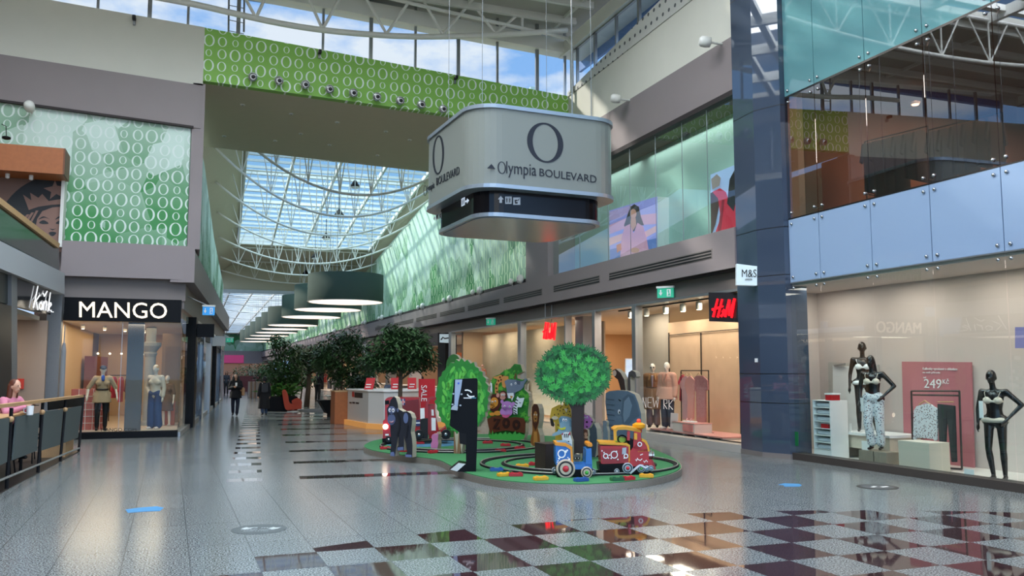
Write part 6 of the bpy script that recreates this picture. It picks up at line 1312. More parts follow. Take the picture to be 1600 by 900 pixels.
a = G(405, 612); t = thing('seat_island', 'dark red seating island behind the bronze cylinders', 'bench', (a.x, a.y, 0)); MB().box((a.x-1.6, a.y, 0), (a.x+1.6, a.y+1.5, .45)).build('seat', mat('burgundy seat', '#5c2f33', .7), t, bevel=.03); MB().box((a.x-1.6, a.y+.6, .45), (a.x+1.6, a.y+.9, 1.3)).build('backrest', mat('burgundy seat', '#5c2f33'), t, bevel=.03)

# ================================================================ PEOPLE
def person(label, px, py, h, rz_, top, legs, hairc, joints=None, coat=0., bag=None, hair=.12, extra=None, boots=M['dark'], backpack=None):
    b = G(px, py); F = Fig('person', label, 'person', (b.x, b.y, 0), rz_, h, M['skin'], joints, vox=.016)
    F.top('coat' if coat else 'jacket', top, .035 if coat else .022, 1.0, coat); F.pants('trousers', legs, .014, .01); F.shoes(boots); F.hair(hairc, hair)
    return F, b
blk = mat('black coat cloth', '#121318', .85); dnm = mat('navy denim', '#1b2233', .85); hblk = mat('black hair', '#0d0b0d', .55)
F, b = person('person with long dark hair in a black jacket walking towards the camera with a phone', 367, 650, 1.62, -.15, blk, dnm, hblk, dict(elL=(.25, .02, 1.15), wrL=(.05, -.24, 1.2), elR=(-.25, .02, 1.15), wrR=(-.04, -.24, 1.2), anL=(.08, -.08, .1), toL=(.09, -.22, .05), knR=(-.1, .02, .49), anR=(-.1, .16, .13), toR=(-.11, .03, .04)), .18, hair=.24)
m = MB(); m.caps(F.J['head']+Vector((-.09, .02, .0)), F.J['head']+Vector((-.13, .0, -.2)), .06, .05); m.caps(F.J['head']+Vector((.09, .02, .0)), F.J['head']+Vector((.13, .0, -.2)), .06, .05); F.put(m, 'curls', hblk)
t = thing('handbag', 'tan shoulder bag hanging at the side of the walking person with the phone', 'bag', (b.x+.28, b.y-.05, .8)); MB().bx((b.x+.26, b.y-.08, .78), .1, .3, .32, .2).build('bag_body', mat('tan leather', '#b9906a', .6), t, bevel=.03); MB().tube([(b.x+.26, b.y-.05, 1.08), (b.x+.2, b.y-.05, 1.32), (b.x+.17, b.y+.02, 1.36)], .01, 6).build('strap', mat('tan leather', '#b9906a'), t)
t = tag(MB().bx((b.x+.0, b.y-.3, 1.15), .07, .02, .14).build('phone', M['white2'], bevel=.004), 'phone in the hands of the walking person with long dark hair', 'phone')
F, b = person('person in a long black coat and jeans walking away with a small backpack', 412, 649, 1.52, math.pi+.1, blk, mat('blue jeans', '#2b3f5c', .85), hblk, dict(anL=(.08, .12, .12), toL=(.1, 0, .04), anR=(-.1, -.06, .09)), .62, hair=.06)
t = thing('backpack', 'small dark patterned backpack worn on the long black coat', 'backpack', (b.x, b.y-.2, .9)); MB().bx((b.x, b.y-.22, .9), .24, .1, .34).build('pack', mat('pack grey', '#26282e', .6, var=.5, vscale=30), t, bevel=.03)
for s_ in (-1, 1): MB().tube([(b.x+s_*.08, b.y-.17, 1.22), (b.x+s_*.1, b.y-.1, 1.28), (b.x+s_*.1, b.y+.05, 1.25)], .014, 6).build('strap', M['dark'], t)
F, b = person('person dressed in black standing by the round white table', 496, 627, 1.72, 2.4, blk, M['dark'], hblk, dict(elR=(-.25, -.1, 1.15), wrR=(-.1, -.28, 1.25)), 0, hair=.12)
F, b = person('distant person in a pale jacket with a navy backpack near the red banner', 435, 611, 1.75, math.pi-.2, mat('pale jacket', '#9aa3ab', .85), mat('blue jeans', '#2b3f5c'), hblk, None, 0, hair=.03)
t = tag(MB().bx((b.x-.03, b.y-.24, 1.05), .3, .16, .45).build('backpack', mat('navy pack', '#1c2740', .8), bevel=.04), 'navy backpack on the back of the distant person in the pale jacket', 'backpack')
F, b = person('distant person in dark clothes near the left wall behind the phone walker', 353, 617, 1.7, -.2, mat('grey jacket', '#3b4048', .85), M['dark'], hblk, None, 0, hair=.1)
F, b = person('small far person in grey beyond the seating island', 392, 606, 1.7, 0, mat('light top', '#b7bcc2', .85), dnm, hblk, None, 0, hair=.03)

# ================================================================ FLOOR STICKERS
def sticker(lb, cx, cy, rx, ry, m, extra=None):
    c = G(cx, cy); e1 = G(cx+rx, cy)-c; e2 = G(cx, cy+ry)-c; R_ = (e1.length); t = thing('floor_sticker', lb, 'sticker', (c.x, c.y, .001))
    MB().lathe((c.x, c.y, .001), [(R_, 0), (R_, .002)], 40).build('disc', m, t); return t, c, R_
t, c, R_ = sticker('oval grey distancing sticker on the floor in the left foreground', 405, 827, 42, 9, mat('grey sticker', '#50585a', .5))
u = Vector((math.cos(.1), -math.sin(.34), 0)).normalized(); v = Vector((-u.y, u.x, 0)); mb = MB()
for s_ in (-1, 1):
    q = c+u*s_*R_*.5+v*R_*.15+Vector((0, 0, .004)); mb.prism([q+u*a+v*b for a, b in ((-.06, -.02), (-.02, .07), (.02, .02), (.07, .06), (.05, -.03), (.0, -.07))], (0, 0, .001))
text(mb, 'Dodržujte rozestupy', c-u*R_*.62-v*R_*.25+Vector((0, 0, .004)), u*R_*1.24, v*.05, (0, 0, 1), .001); text(mb, 'prosím o 2 metry', c-u*R_*.45-v*R_*.5+Vector((0, 0, .004)), u*R_*.9, v*.045, (0, 0, 1), .001)
text(mb, '2 m', c-u*.08+v*R_*.15+Vector((0, 0, .004)), u*.16, v*.06, (0, 0, 1), .001)
mb.build('lettering', mat('pale print', '#b9c2c2', .5), t)
t, c, R_ = sticker('round black and white sticker on the floor before the lingerie window', 1371, 761, 31, 5, mat('dark sticker', '#1f2022', .4))
MB().lathe((c.x, c.y, .003), [(R_*.78, 0), (R_*.78, .001)], 40).build('inner_disc', mat('grey sticker 2', '#4b4f52', .4), t); mb = MB(); mb.bx((c.x-.05, c.y+.02, .0045), R_*.5, .06, .001, .5); mb.bx((c.x+.1, c.y-.04, .0045), R_*.5, .06, .001, .2); mb.build('print', M['white2'], t)
def arrow_sticker(lb, pts):
    c = G(*pts[0]); t = thing('floor_arrow', lb, 'sticker', (c.x, c.y, .001)); mb = MB(); earc(mb, [G(x, y, .004) for x, y in pts], (0, 0, -.003)); mb.build('arrow', mat('blue sticker', '#3f86b8', .5), t)
arrow_sticker('blue arrow sticker on the floor at the left edge of the hall', [(196, 796), (218, 793), (245, 791), (256, 793), (250, 798), (225, 799), (200, 801)])
arrow_sticker('blue arrow sticker on the floor in front of the blue pillar', [(1216, 757), (1226, 755), (1249, 756), (1253, 758), (1249, 760), (1226, 760), (1224, 758)])
# ================================================================ PLAYGROUND
pg = thing('play_platform', 'kidney shaped green carpeted platform with a metal tread edge', 'platform', (6, 16, 0))
po = smooth_loop([(3.66, 19.19), (3.54, 18.14), (3.69, 17.24), (4.0, 16.35), (4.31, 15.6), (4.28, 14.67), (4.2, 13.73), (4.25, 12.95), (4.42, 12.3), (4.8, 11.8), (5.35, 11.5), (5.95, 11.48), (6.6, 11.7), (7.25, 12.15), (7.9, 12.9), (8.5, 14.1), (8.95, 15.4), (9.3, 16.8), (9.2, 18.6), (8.4, 20.3), (7.0, 21.4), (5.4, 21.4), (4.3, 20.6)], 4)
tread = mat('tread plate', '#9a9388', .35, .6, bump=.6, vscale=60)
mb = MB(); earc(mb, [(x, y, 0) for x, y in po], (0, 0, .105)); mb.build('edge_band', tread, pg)
cx_ = sum(p[0] for p in po)/len(po); cy_ = sum(p[1] for p in po)/len(po)
mb = MB(); earc(mb, [(cx_+(x-cx_)*.995, cy_+(y-cy_)*.995, .105) for x, y in po], (0, 0, .012)); mb.build('carpet', M['green'], pg)
ZP = .117
t = tag(MB().lathe((5.0, 19.0, ZP), [(.9, 0), (.9, .004)], 32).build('blue_patch', mat('blue carpet patch', '#3d7390', .9)), 'blue round patch on the green carpet inside the far track', 'patch')
def track(lb, c, r, gauge, sx_=1., rot=0.):
    t = thing('train_track', lb, 'track', (c[0], c[1], ZP)); P = lambda q, a: (c[0]+q*sx_*math.cos(a)*math.cos(rot)-q*math.sin(a)*math.sin(rot), c[1]+q*sx_*math.cos(a)*math.sin(rot)+q*math.sin(a)*math.cos(rot), ZP+.03)
    for q in (r, r-gauge):
        mb = MB(); mb.tube([P(q, 2*math.pi*i/60) for i in range(61)], .013, 6); mb.build('rail', mat('worn steel rail', '#8f8c86', .4, .6), t, smooth=True)
    mb = MB(); m2 = MB()
    k = 60
    for i in range(k):
        a, b = 2*math.pi*i/k, 2*math.pi*(i+1)/k; A_, B_, C_, D_ = P(r+.02, a), P(r+.02, b), P(r-.07, b), P(r-.07, a)
        mb.prism([(q[0], q[1], ZP) for q in (A_, B_, C_, D_)], (0, 0, .016)); A_, B_, C_, D_ = P(r-gauge+.06, a), P(r-gauge+.06, b), P(r-gauge-.03, b), P(r-gauge-.03, a); m2.prism([(q[0], q[1], ZP) for q in (A_, B_, C_, D_)], (0, 0, .016))
    mb.build('rail_bed', M['blackm'], t); m2.build('rail_bed', M['blackm'], t)
    return t
track('oval toy railway track carrying the red engine around the leaf tree', (6.45, 13.95), 1.72, .42)
track('toy railway track on the far part of the green platform behind the terminal', (5.6, 18.2), 1.75, .42, 1.0)
# coloured blocks
bn = 0
for px, py, c, w_, lb in ((732-0, 0, 0, 0, ''),)[:0]: pass
blocks = [((788, 744), 'yel', 'yellow block outside the near track, left of the brown box'), ((816, 730), 'yel', 'yellow block inside the near track, left of the brown box'), ((776, 736), 'blue', 'blue block at the left end of the near track'), ((790, 742), 'grn', 'dark green block by the near track, left side'), ((806, 744), 'red', 'red block at the front left of the near track'), ((836, 727), 'red', 'red block inside the near track beside the brown box'), ((845, 750), 'yel', 'yellow block in front of the blue wagon'), ((908, 752), 'blue', 'small blue block in front of the wagon coupling'), ((965, 751), 'grn', 'green block below the red engine'), ((981, 750), 'red', 'red block below the engine wheels'), ((1010, 746), 'yel', 'yellow block right of the engine wheels'), ((762, 693), 'red', 'red block on the far track left of the zoo board'), ((790, 697), 'red', 'red block in the middle of the far track'), ((812, 702), 'red', 'red block at the right end of the far track'), ((782, 706), 'red', 'red block on the near side of the far track'), ((602, 702), 'red', 'red block left of the gorilla feet'), ((630, 706), 'red', 'red block between the gorilla legs'), ((677, 708), 'red', 'red block below the small pink figure'), ((655, 694), 'red', 'red block behind the gorilla')]
bc = dict(yel=mat('yellow block', '#d8a022', .5), blue=mat('blue block', '#1f4f8e', .5), red=mat('red block', '#b0202a', .5), grn=mat('green block', '#1c5a35', .5))
for (px, py), c, lb in blocks:
    p = G(px, py, ZP); t = thing('track_block', lb, 'toy block', (p.x, p.y, ZP), 'coloured blocks along the toy railway'); a = (px*7 % 10)*.1-.5
    MB().bx((p.x, p.y, ZP), .22, .11, .05, a).build('block', bc[c], t, bevel=.008)
    co, si = math.cos(a), math.sin(a)
    for s_ in (-.06, .06): MB().lathe((p.x+co*s_, p.y+si*s_, ZP+.05), [(.024, 0), (.024, .012)], 12).build('stud', bc[c], t)
# ---- painted boards
edge = mat('cream board edge', '#a89f8a', .8)
def cr_(ox, oy, s_, pts): return [(ox+x/s_, oy+y/s_) for x, y in pts]
class Board:
    def __init__(s, name, label, cat, xy, dl, th, outline, base, m=edge, sm=0, grp='painted zoo figures'):
        v = Vector((-xy[0], -xy[1], 0)).normalized(); v.rotate(Matrix.Rotation(math.radians(-dl), 3, 'Z')); s.pl = Pl(xy, (v.x, v.y)); s.t = thing(name, label, cat, (xy[0], xy[1], ZP), grp); s.k = 0
        o = smooth_loop(outline, sm) if sm else outline
        mb = MB(); slab_px(mb, s.pl, o, th); zm = min(q[2] for q in mb.v)
        # stand the board on the carpet
        mb.v = [(x, y, ZP if z < (max(zm+.03, ZP+.07) if zm < ZP+.4 else ZP) else z) for x, y, z in mb.v]; mb.build('board', m, s.t)
        s.add('painting', base, [o])
    def add(s, name, m, polys, sm=0):
        s.k += 1; mb = MB()
        for p in polys:
            slab_px(mb, s.pl, smooth_loop(p, sm) if sm else p, .003, .003*s.k+.001)
        mb.v = [(x, y, max(z, ZP)) for x, y, z in mb.v]
        return mb.build(name, mat('paint '+m, m, .45) if isinstance(m, str) else m, s.t)
# gorilla
g7 = lambda pts: cr_(590, 600, 7.5, pts)
B = Board('gorilla_board', 'flat painted gorilla cutout standing at the left end of the green platform', 'cutout', (3.8, 16.3), 38, .13, g7([(190, 145), (215, 165), (235, 230), (242, 290), (300, 325), (340, 318), (385, 345), (405, 400), (400, 480), (388, 560), (402, 640), (408, 720), (405, 885), (330, 885), (318, 840), (345, 800), (335, 700), (318, 640), (310, 600), (308, 780), (230, 780), (226, 748), (246, 720), (246, 610), (232, 660), (215, 760), (204, 850), (150, 850), (148, 800), (160, 700), (150, 560), (146, 480), (122, 420), (108, 290), (130, 255), (150, 190)]), '#23252d')
B.add('face', '#56617f', [g7(ell(165, 305, 46, 44, 20)), g7(ell(162, 415, 46, 66, 20)), g7(ell(235, 305, 12, 25, 12))])
B.add('feet', '#5f6c92', [g7([(150, 800), (190, 795), (200, 848), (150, 850)]), g7([(320, 825), (395, 830), (400, 882), (332, 882)]), g7([(232, 745), (300, 735), (302, 775), (232, 778)])])
B.add('back_patch', '#5a6788', [g7(ell(330, 400, 28, 62, 20))]); B.add('arm_shade', '#181a20', [g7([(235, 330), (270, 400), (265, 520), (230, 620), (220, 600), (245, 500), (240, 420), (222, 340)]), g7([(350, 470), (365, 480), (340, 640), (330, 640)])])
B.add('eyes', '#e8e8e8', [g7(ell(142, 305, 13, 22, 14)), g7(ell(182, 308, 15, 24, 14))]); B.add('pupils', '#0c0c0e', [g7(ell(146, 308, 6, 11, 10)), g7(ell(180, 311, 6, 11, 10)), g7(ell(150, 358, 7, 5, 8)), g7(ell(172, 358, 7, 5, 8))]); B.add('mouth', '#b06a70', [g7([(135, 432), (160, 440), (192, 425), (180, 452), (150, 455)])]); B.add('teeth', '#d8d8d8', [g7([(140, 434), (160, 441), (185, 431), (178, 440), (160, 446)])])
# lion
g6 = lambda pts: cr_(740, 560, 6.425, pts)
B = Board('lion_board', 'slim painted lion cutout sitting upright right of the zoo board', 'cutout', (7.08, 17.5), 40, .16, g6([(608, 455), (640, 460), (655, 500), (662, 560), (655, 640), (642, 700), (662, 770), (668, 850), (640, 882), (600, 882), (572, 850), (576, 790), (592, 720), (588, 640), (584, 560), (586, 490)]), '#8a5523')
B.add('mane', '#4a2417', [g6([(608, 457), (640, 463), (655, 505), (661, 560), (652, 640), (620, 730), (594, 660), (586, 560), (588, 490)])]); B.add('face', '#a86f35', [g6(ell(621, 590, 22, 60, 20))]); B.add('chest', '#b9803c', [g6([(605, 735), (635, 735), (645, 850), (600, 850)])])
B.add('eyes', '#e8e0d0', [g6(ell(610, 565, 6, 8, 10)), g6(ell(633, 567, 6, 8, 10))]); B.add('nose', '#2a1410', [g6([(610, 600), (632, 600), (621, 618)]), g6([(608, 640), (621, 632), (634, 641), (621, 646)]), g6(ell(611, 566, 2.5, 4, 8)), g6(ell(634, 568, 2.5, 4, 8))])
# zoo board
B = Board('zoo_board', 'large painted board of animals over a brown ZOO plaque', 'cutout', (7.0, 19.2), 32, .15, g6([(136, 600), (118, 560), (113, 480), (140, 400), (112, 320), (180, 235), (195, 185), (260, 160), (305, 125), (370, 100), (410, 55), (470, 62), (492, 132), (435, 165), (440, 200), (490, 215), (535, 200), (542, 222), (512, 262), (508, 310), (550, 350), (558, 430), (545, 520), (545, 620), (520, 650), (520, 740), (505, 800), (490, 835), (165, 812), (148, 770), (158, 700)]), '#2f7a2e')
lv = []
rnd = random.Random(2)
for x, y in ((330, 140), (380, 180), (420, 110), (270, 300), (150, 330), (140, 500), (150, 540), (480, 350), (510, 450), (500, 560), (530, 600), (450, 420), (530, 380), (200, 230)):
    q = []
    for k in range(10): a = k*math.pi/5+rnd.random(); r_ = 42 if k % 2 else 18; q.append((x+r_*math.cos(a), y+r_*math.sin(a)))
    lv.append(g6(q))
B.add('leaves', '#57a339', lv)
B.add('palm', '#2c6b2a', [g6([(380, 100), (410, 60), (440, 85), (468, 60), (470, 95), (490, 130), (450, 110), (430, 150), (415, 115), (395, 130)])]); B.add('palm_trunk', '#6b4a2a', [g6([(415, 150), (430, 150), (420, 210), (405, 200)])])
B.add('giraffe', '#c88a4c', [g6([(195, 185), (235, 180), (270, 165), (300, 175), (350, 180), (350, 215), (315, 225), (325, 270), (318, 300), (290, 285), (280, 230), (250, 260), (245, 350), (215, 350), (215, 270), (240, 210), (200, 200)])])
B.add('giraffe_spots', '#5a3018', [g6(ell(x, y, 9, 11, 8)) for x, y in ((265, 190), (290, 172), (250, 225), (232, 260), (228, 300), (235, 335), (275, 215))])
B.add('elephant', '#6d7a8c', [g6([(310, 230), (340, 210), (430, 215), (470, 230), (500, 225), (520, 200), (540, 210), (508, 255), (500, 290), (470, 320), (420, 340), (400, 390), (340, 400), (330, 300)])]); B.add('elephant_ear', '#4c5768', [g6([(425, 215), (470, 225), (465, 265), (440, 260)]), g6([(395, 345), (420, 340), (405, 400), (380, 390)])])
B.add('bird', '#d9dde0', [g6([(165, 240), (185, 250), (188, 340), (170, 345)]), g6([(335, 350), (400, 345), (405, 380), (385, 430), (375, 400), (350, 400)])]); B.add('beak', '#c98a2c', [g6([(115, 310), (160, 240), (165, 270), (135, 340)]), g6([(365, 375), (395, 380), (375, 408)])])
B.add('lion_mane', '#4a1f18', [g6(ell(208, 448, 62, 92, 22))]); B.add('monkey', '#4b2620', [g6(ell(297, 372, 42, 50, 18))]); B.add('monkey_face', '#c98f80', [g6(ell(293, 362, 28, 22, 16)), g6(ell(292, 392, 28, 22, 16)), g6(ell(243, 370, 16, 22, 12))])
B.add('lion_face', '#d18c35', [g6(ell(208, 440, 38, 50, 18)), g6(ell(190, 480, 30, 24, 14)), g6(ell(240, 550, 36, 24, 14)), g6(ell(185, 560, 26, 18, 12))])
B.add('zebra', '#dfe6ea', [g6([(440, 380), (460, 400), (510, 395), (500, 430), (480, 490), (440, 490), (440, 560), (400, 560), (400, 470), (425, 420)])]); B.add('zebra_stripes', '#15151a', [g6([(405+dx, 430+dy), (432+dx, 445+dy), (430+dx, 455+dy), (404+dx, 442+dy)]) for dx, dy in ((15, -25), (10, 5), (2, 30), (-2, 58), (-2, 84), (0, 108))]+[g6([(455, 440), (480, 445), (462, 450)])])
B.add('hippo', '#b67fc0', [g6(ell(337, 480, 58, 52, 20)), g6(ell(328, 535, 64, 50, 20)), g6(ell(285, 435, 16, 20, 12)), g6(ell(398, 455, 16, 20, 12)), g6([(285, 565), (320, 598), (360, 580), (360, 560)])]); B.add('hippo_mouth', '#d05a86', [g6([(280, 560), (325, 572), (368, 560), (350, 590), (320, 600), (290, 588)])])
B.add('plaque', '#5a2c18', [g6([(135, 610), (180, 585), (250, 575), (330, 600), (420, 590), (500, 600), (522, 640), (515, 750), (420, 735), (330, 725), (240, 735), (170, 755), (150, 690)])])
B.add('grass', '#45a548', [g6([(150, 775), (165, 760), (180, 775), (190, 720), (200, 770), (225, 745), (240, 770), (270, 740), (290, 765), (320, 735), (335, 765), (360, 740), (390, 765), (420, 725), (430, 765), (460, 745), (490, 765), (515, 770), (505, 800), (490, 832), (170, 810)])])
mb = MB(); o_ = .003*B.k+.006
stroke(mb, B.pl, g6([(200, 618), (258, 612), (205, 705), (262, 700)]), .085, .004, o_)
for c_ in ((326, 650), (428, 665)): 
    q = g6(ell(c_[0], c_[1], 27, 36, 18)); stroke(mb, B.pl, q+[q[0]], .07, .004, o_)
mb.build('lettering', mat('paint #2c120c', '#2c120c', .45), B.t)
B.add('eyes', '#f0f0f0', [g6(ell(x, y, 8, 11, 10)) for x, y in ((217, 430), (190, 437), (378, 262), (420, 250), (312, 480), (362, 485), (285, 365), (305, 365))]); B.add('pupils', '#0c0c0e', [g6(ell(x, y, 4, 6, 8)) for x, y in ((217, 432), (190, 439), (378, 264), (420, 252), (312, 482), (362, 487), (285, 366), (305, 366))]+[g6([(165, 462), (178, 458), (180, 470)]), g6([(180, 492), (208, 480), (210, 486), (185, 500)])])

# leaf tree
g8 = lambda pts: cr_(830, 530, 6.0, pts)
rnd = random.Random(11)
def jag(cx, cy, rx, ry, n, j):
    o = []
    for i in range(n):
        a = 2*math.pi*i/n; k = 1+(j*rnd.uniform(.2, 1.3) if i % 2 else -j*rnd.uniform(0, .5)); a += rnd.uniform(-.03, .03); o.append((cx+rx*math.cos(a)*k, cy+ry*math.sin(a)*k*(.92 if math.sin(a) > 0 else 1)))
    return o
TRB = (6.52, 14.5)
B = Board('leaf_tree_board', 'big round green leaf tree cutout with a dark trunk inside the near track', 'cutout', TRB, 8, .12, jag(896, 585, 54, 43.5, 62, .04), '#14401f', mat('paint dark green', '#123a1c', .6), grp='painted leaf trees')
# trunk
slab_px(MB(), B.pl, [(884, 622), (919, 622), (912, 634), (911, 680), (920, 724), (888, 724), (893, 690), (893, 640)], .12, -.002).build('trunk', mat('dark trunk paint', '#271a17', .6), B.t)
def leafstar(cx, cy, s_, rot):
    o = []
    for k in range(5):
        a = rot-math.pi/2+(k-2)*.62; L_ = s_*(1.15 if k == 2 else .95 if k in (1, 3) else .7)
        o += [(cx+s_*.32*math.cos(a-.36), cy+s_*.32*math.sin(a-.36)), (cx+L_*.62*math.cos(a-.2), cy+L_*.62*math.sin(a-.2)), (cx+L_*math.cos(a), cy+L_*math.sin(a)), (cx+L_*.62*math.cos(a+.2), cy+L_*.62*math.sin(a+.2))]
    a = rot-math.pi/2; o.append((cx-s_*.35*math.cos(a), cy-s_*.35*math.sin(a))); return o
for nm, col, n, s_, f_ in (('leaves_dark', '#1d6130', 120, 9, .95), ('leaves_mid', '#257a3a', 110, 9, .9), ('leaves_light', '#3da545', 62, 8.5, .84)):
    L_ = []
    for i in range(n):
        a = rnd.uniform(0, 6.28); r_ = math.sqrt(rnd.random())*f_; L_.append(leafstar(896+56*r_*math.cos(a), 585+43*r_*math.sin(a), s_*rnd.uniform(.8, 1.15), rnd.uniform(-.8, .8)))
    B.add(nm, col, L_)
for nm, col, n, s_ in (('rim_leaves_dark', '#1a5a2c', 46, 8.5), ('rim_leaves_mid', '#237436', 34, 8)):
    L_ = []
    for i in range(n):
        a = 6.283*(i+rnd.random()*.6)/n; L_.append(leafstar(896+54*math.cos(a), 585+43*math.sin(a)*(.94 if math.sin(a) > 0 else 1), s_*rnd.uniform(.75, 1.15), a+1.57+rnd.uniform(-.5, .5)))
    B.add(nm, col, L_)
# leafy column tree behind the terminal
B = Board('leaf_column_board', 'tall light green leafy cutout behind the black terminal', 'cutout', (4.85, 16.6), 25, .14, jag(722, 622, 41, 58, 60, .06), '#2d7d33', grp='painted leaf trees')
slab_px(MB(), B.pl, [(709, 670), (721, 670), (719, 714), (709, 714)], .14, -.002).build('trunk', mat('brown trunk paint', '#7a5a3e', .6), B.t)
for nm, col, n in (('leaves_mid', '#3d9a3f', 90), ('leaves_light', '#62b84c', 60)):
    L_ = []
    for i in range(n):
        a = rnd.uniform(0, 6.28); r_ = math.sqrt(rnd.random())*.88; x, y = 722+40*r_*math.cos(a), 622+56*r_*math.sin(a); q = rnd.uniform(-.7, .7)
        L_.append(ell(x, y, 2.4, 6.5, 10, q))
    B.add(nm, col, L_)
B = Board('palm_board', 'dark green round topped cutout behind the leafy cutout column', 'cutout', (5.9, 20.3), 25, .14, smooth_loop([(698, 690), (699, 600), (697, 570), (703, 556), (712, 554), (718, 562), (718, 580), (713, 600), (712, 690)], 3), '#2c5f2c', grp='painted leaf trees')
# big elephant with monkeys
g5 = lambda pts: cr_(920, 570, 4.735, pts)
B = Board('elephant_board', 'big painted grey elephant cutout behind the red engine', 'cutout', (7.95, 16.4), 38, .16, g5([(125, 210), (150, 195), (215, 188), (290, 195), (340, 220), (365, 280), (385, 360), (390, 460), (390, 640), (150, 640), (140, 580), (150, 470), (135, 380), (122, 280)]), '#5d6f80')
B.add('ear', '#4f6070', [g5([(250, 250), (290, 215), (330, 230), (360, 300), (375, 380), (330, 400), (290, 450), (255, 460), (240, 380)])]); B.add('ear_edge', '#6f8292', [g5([(262, 270), (295, 235), (320, 300), (300, 380), (262, 430), (252, 370)])]); B.add('wrinkles', '#46535f', [g5([(130, 250+k*38), (190, 258+k*38), (190, 262+k*38), (130, 254+k*38)]) for k in range(8)]); B.add('eye', '#e6e8ea', [g5(ell(224, 348, 9, 18, 12))]); B.add('pupil', '#0c0c0e', [g5(ell(226, 352, 5, 10, 10)), g5([(218, 252), (236, 262), (234, 272), (222, 262)])])
B = Board('monkey_tail_board', 'dark painted monkey shape with curled tail above the big elephant', 'cutout', (8.1, 16.9), 38, .16, g5([(175, 40), (200, 30), (235, 60), (262, 110), (272, 190), (272, 640), (235, 640), (235, 180), (215, 110), (190, 90)]), '#3a2a26')
B.add('face', '#c9b09a', [g5(ell(190, 62, 14, 22, 14))])
B = Board('curl_board', 'grey curled tail shape right of the monkey above the elephant', 'cutout', (8.2, 16.8), 38, .16, g5([(290, 190), (288, 100), (295, 55), (318, 40), (345, 55), (352, 85), (338, 100), (322, 92), (318, 75), (306, 90), (308, 190), (308, 640), (290, 640)]), '#4a4644')
# animals around the trunk
gs = lambda pts: cr_(830, 580, 5.0, pts)
B = Board('leopard_board', 'yellow spotted leopard and giraffe cutout left of the tree trunk', 'cutout', (6.55, 15.3), 20, .12, gs([(160, 290), (215, 262), (250, 270), (252, 240), (290, 245), (310, 300), (318, 380), (318, 600), (190, 600), (185, 400), (150, 400), (148, 345)]), '#c9a53a')
B.add('spots', '#4a3520', [gs(ell(x, y, 5, 6, 8)) for x, y in ((270, 265), (285, 290), (300, 315), (305, 345), (230, 285), (250, 300), (255, 330), (225, 310), (205, 300), (275, 320), (290, 340), (210, 420), (205, 460), (240, 275))]); B.add('muzzle', '#d9c9b0', [gs(ell(185, 365, 25, 14, 14)), gs([(258, 290), (285, 295), (275, 325)])]); B.add('dark_leg', '#2b201c', [gs([(145, 370), (165, 370), (182, 420), (175, 435), (155, 425)])]); B.add('eye', '#15100c', [gs(ell(182, 340, 4, 6, 8)), gs(ell(212, 335, 4, 6, 8))])
B = Board('blue_elephant_board', 'small pale blue baby elephant cutout left of the tree trunk', 'cutout', (6.35, 14.9), 20, .12, gs([(215, 370), (235, 350), (275, 355), (315, 370), (325, 400), (325, 600), (245, 600), (240, 490), (205, 500), (165, 508), (165, 492), (205, 470), (225, 430)]), '#7f9fb0')
B.add('ear', '#5f8094', [gs(ell(228, 382, 12, 22, 12)), gs([(300, 375), (322, 395), (318, 440), (300, 430)])]); B.add('eyes', '#f2f2f2', [gs(ell(252, 380, 9, 12, 12)), gs(ell(272, 382, 9, 12, 12))]); B.add('pupils', '#101014', [gs(ell(254, 384, 4, 6, 8)), gs(ell(271, 386, 4, 6, 8))]); B.add('leaf', '#c2c33a', [gs([(200, 430), (235, 445), (270, 435), (265, 455), (230, 460)])])
B = Board('zebra_board', 'small zebra foal cutout behind the blue wagon', 'cutout', (6.25, 14.6), 20, .1, gs([(236, 490), (262, 478), (290, 480), (300, 470), (305, 500), (320, 545), (320, 640), (255, 640), (245, 540)]), '#ccd2d4')
B.add('stripes', '#1a1a1f', [gs([(258+k*14, 488), (266+k*14, 488), (262+k*14, 520), (256+k*14, 518)]) for k in range(3)]+[gs([(255+k*16, 545), (265+k*16, 545), (260+k*16, 600)]) for k in range(3)]); B.add('ears', '#a0384c', [gs([(290, 500), (300, 470), (308, 495)]), gs([(232, 492), (250, 480), (248, 500)])])
B = Board('pink_hippo_board', 'pink grinning hippo cutout right of the tree trunk', 'cutout', (6.85, 14.9), 20, .12, gs([(392, 330), (410, 325), (425, 345), (450, 345), (480, 380), (482, 395), (455, 440), (440, 450), (415, 445), (415, 640), (388, 640), (390, 400)]), '#c070b0')
B.add('nostrils', '#2a1226', [gs(ell(435, 397, 9, 8, 10)), gs(ell(474, 395, 7, 7, 10)), gs([(425, 425), (445, 432), (435, 445)])]); B.add('eyes', '#f2f2f2', [gs(ell(418, 365, 6, 9, 10)), gs(ell(437, 362, 6, 9, 10))]); B.add('pupils', '#101014', [gs(ell(419, 367, 3, 5, 8)), gs(ell(437, 364, 3, 5, 8))])
B = Board('monkey_board', 'brown monkey cutout hugging the tree trunk on its right', 'cutout', (6.75, 14.6), 20, .1, gs([(402, 465), (420, 450), (440, 460), (445, 500), (440, 520), (445, 560), (440, 640), (430, 700), (400, 700), (400, 600)]), '#5f3a28')
B.add('face', '#c09070', [gs(ell(425, 492, 12, 14, 12)), gs(ell(428, 515, 14, 12, 12))]); B.add('orange_paws', '#d0742c', [gs(ell(432, 590, 16, 14, 12)), gs([(405, 610), (425, 610), (425, 700), (402, 700)])])
B = Board('raccoon_board', 'grey raccoon cutout at the foot of the tree trunk', 'cutout', (6.3, 14.0), 20, .1, gs([(330, 660), (345, 645), (370, 650), (385, 645), (385, 680), (375, 705), (340, 708), (328, 690)]), '#5e5e62')
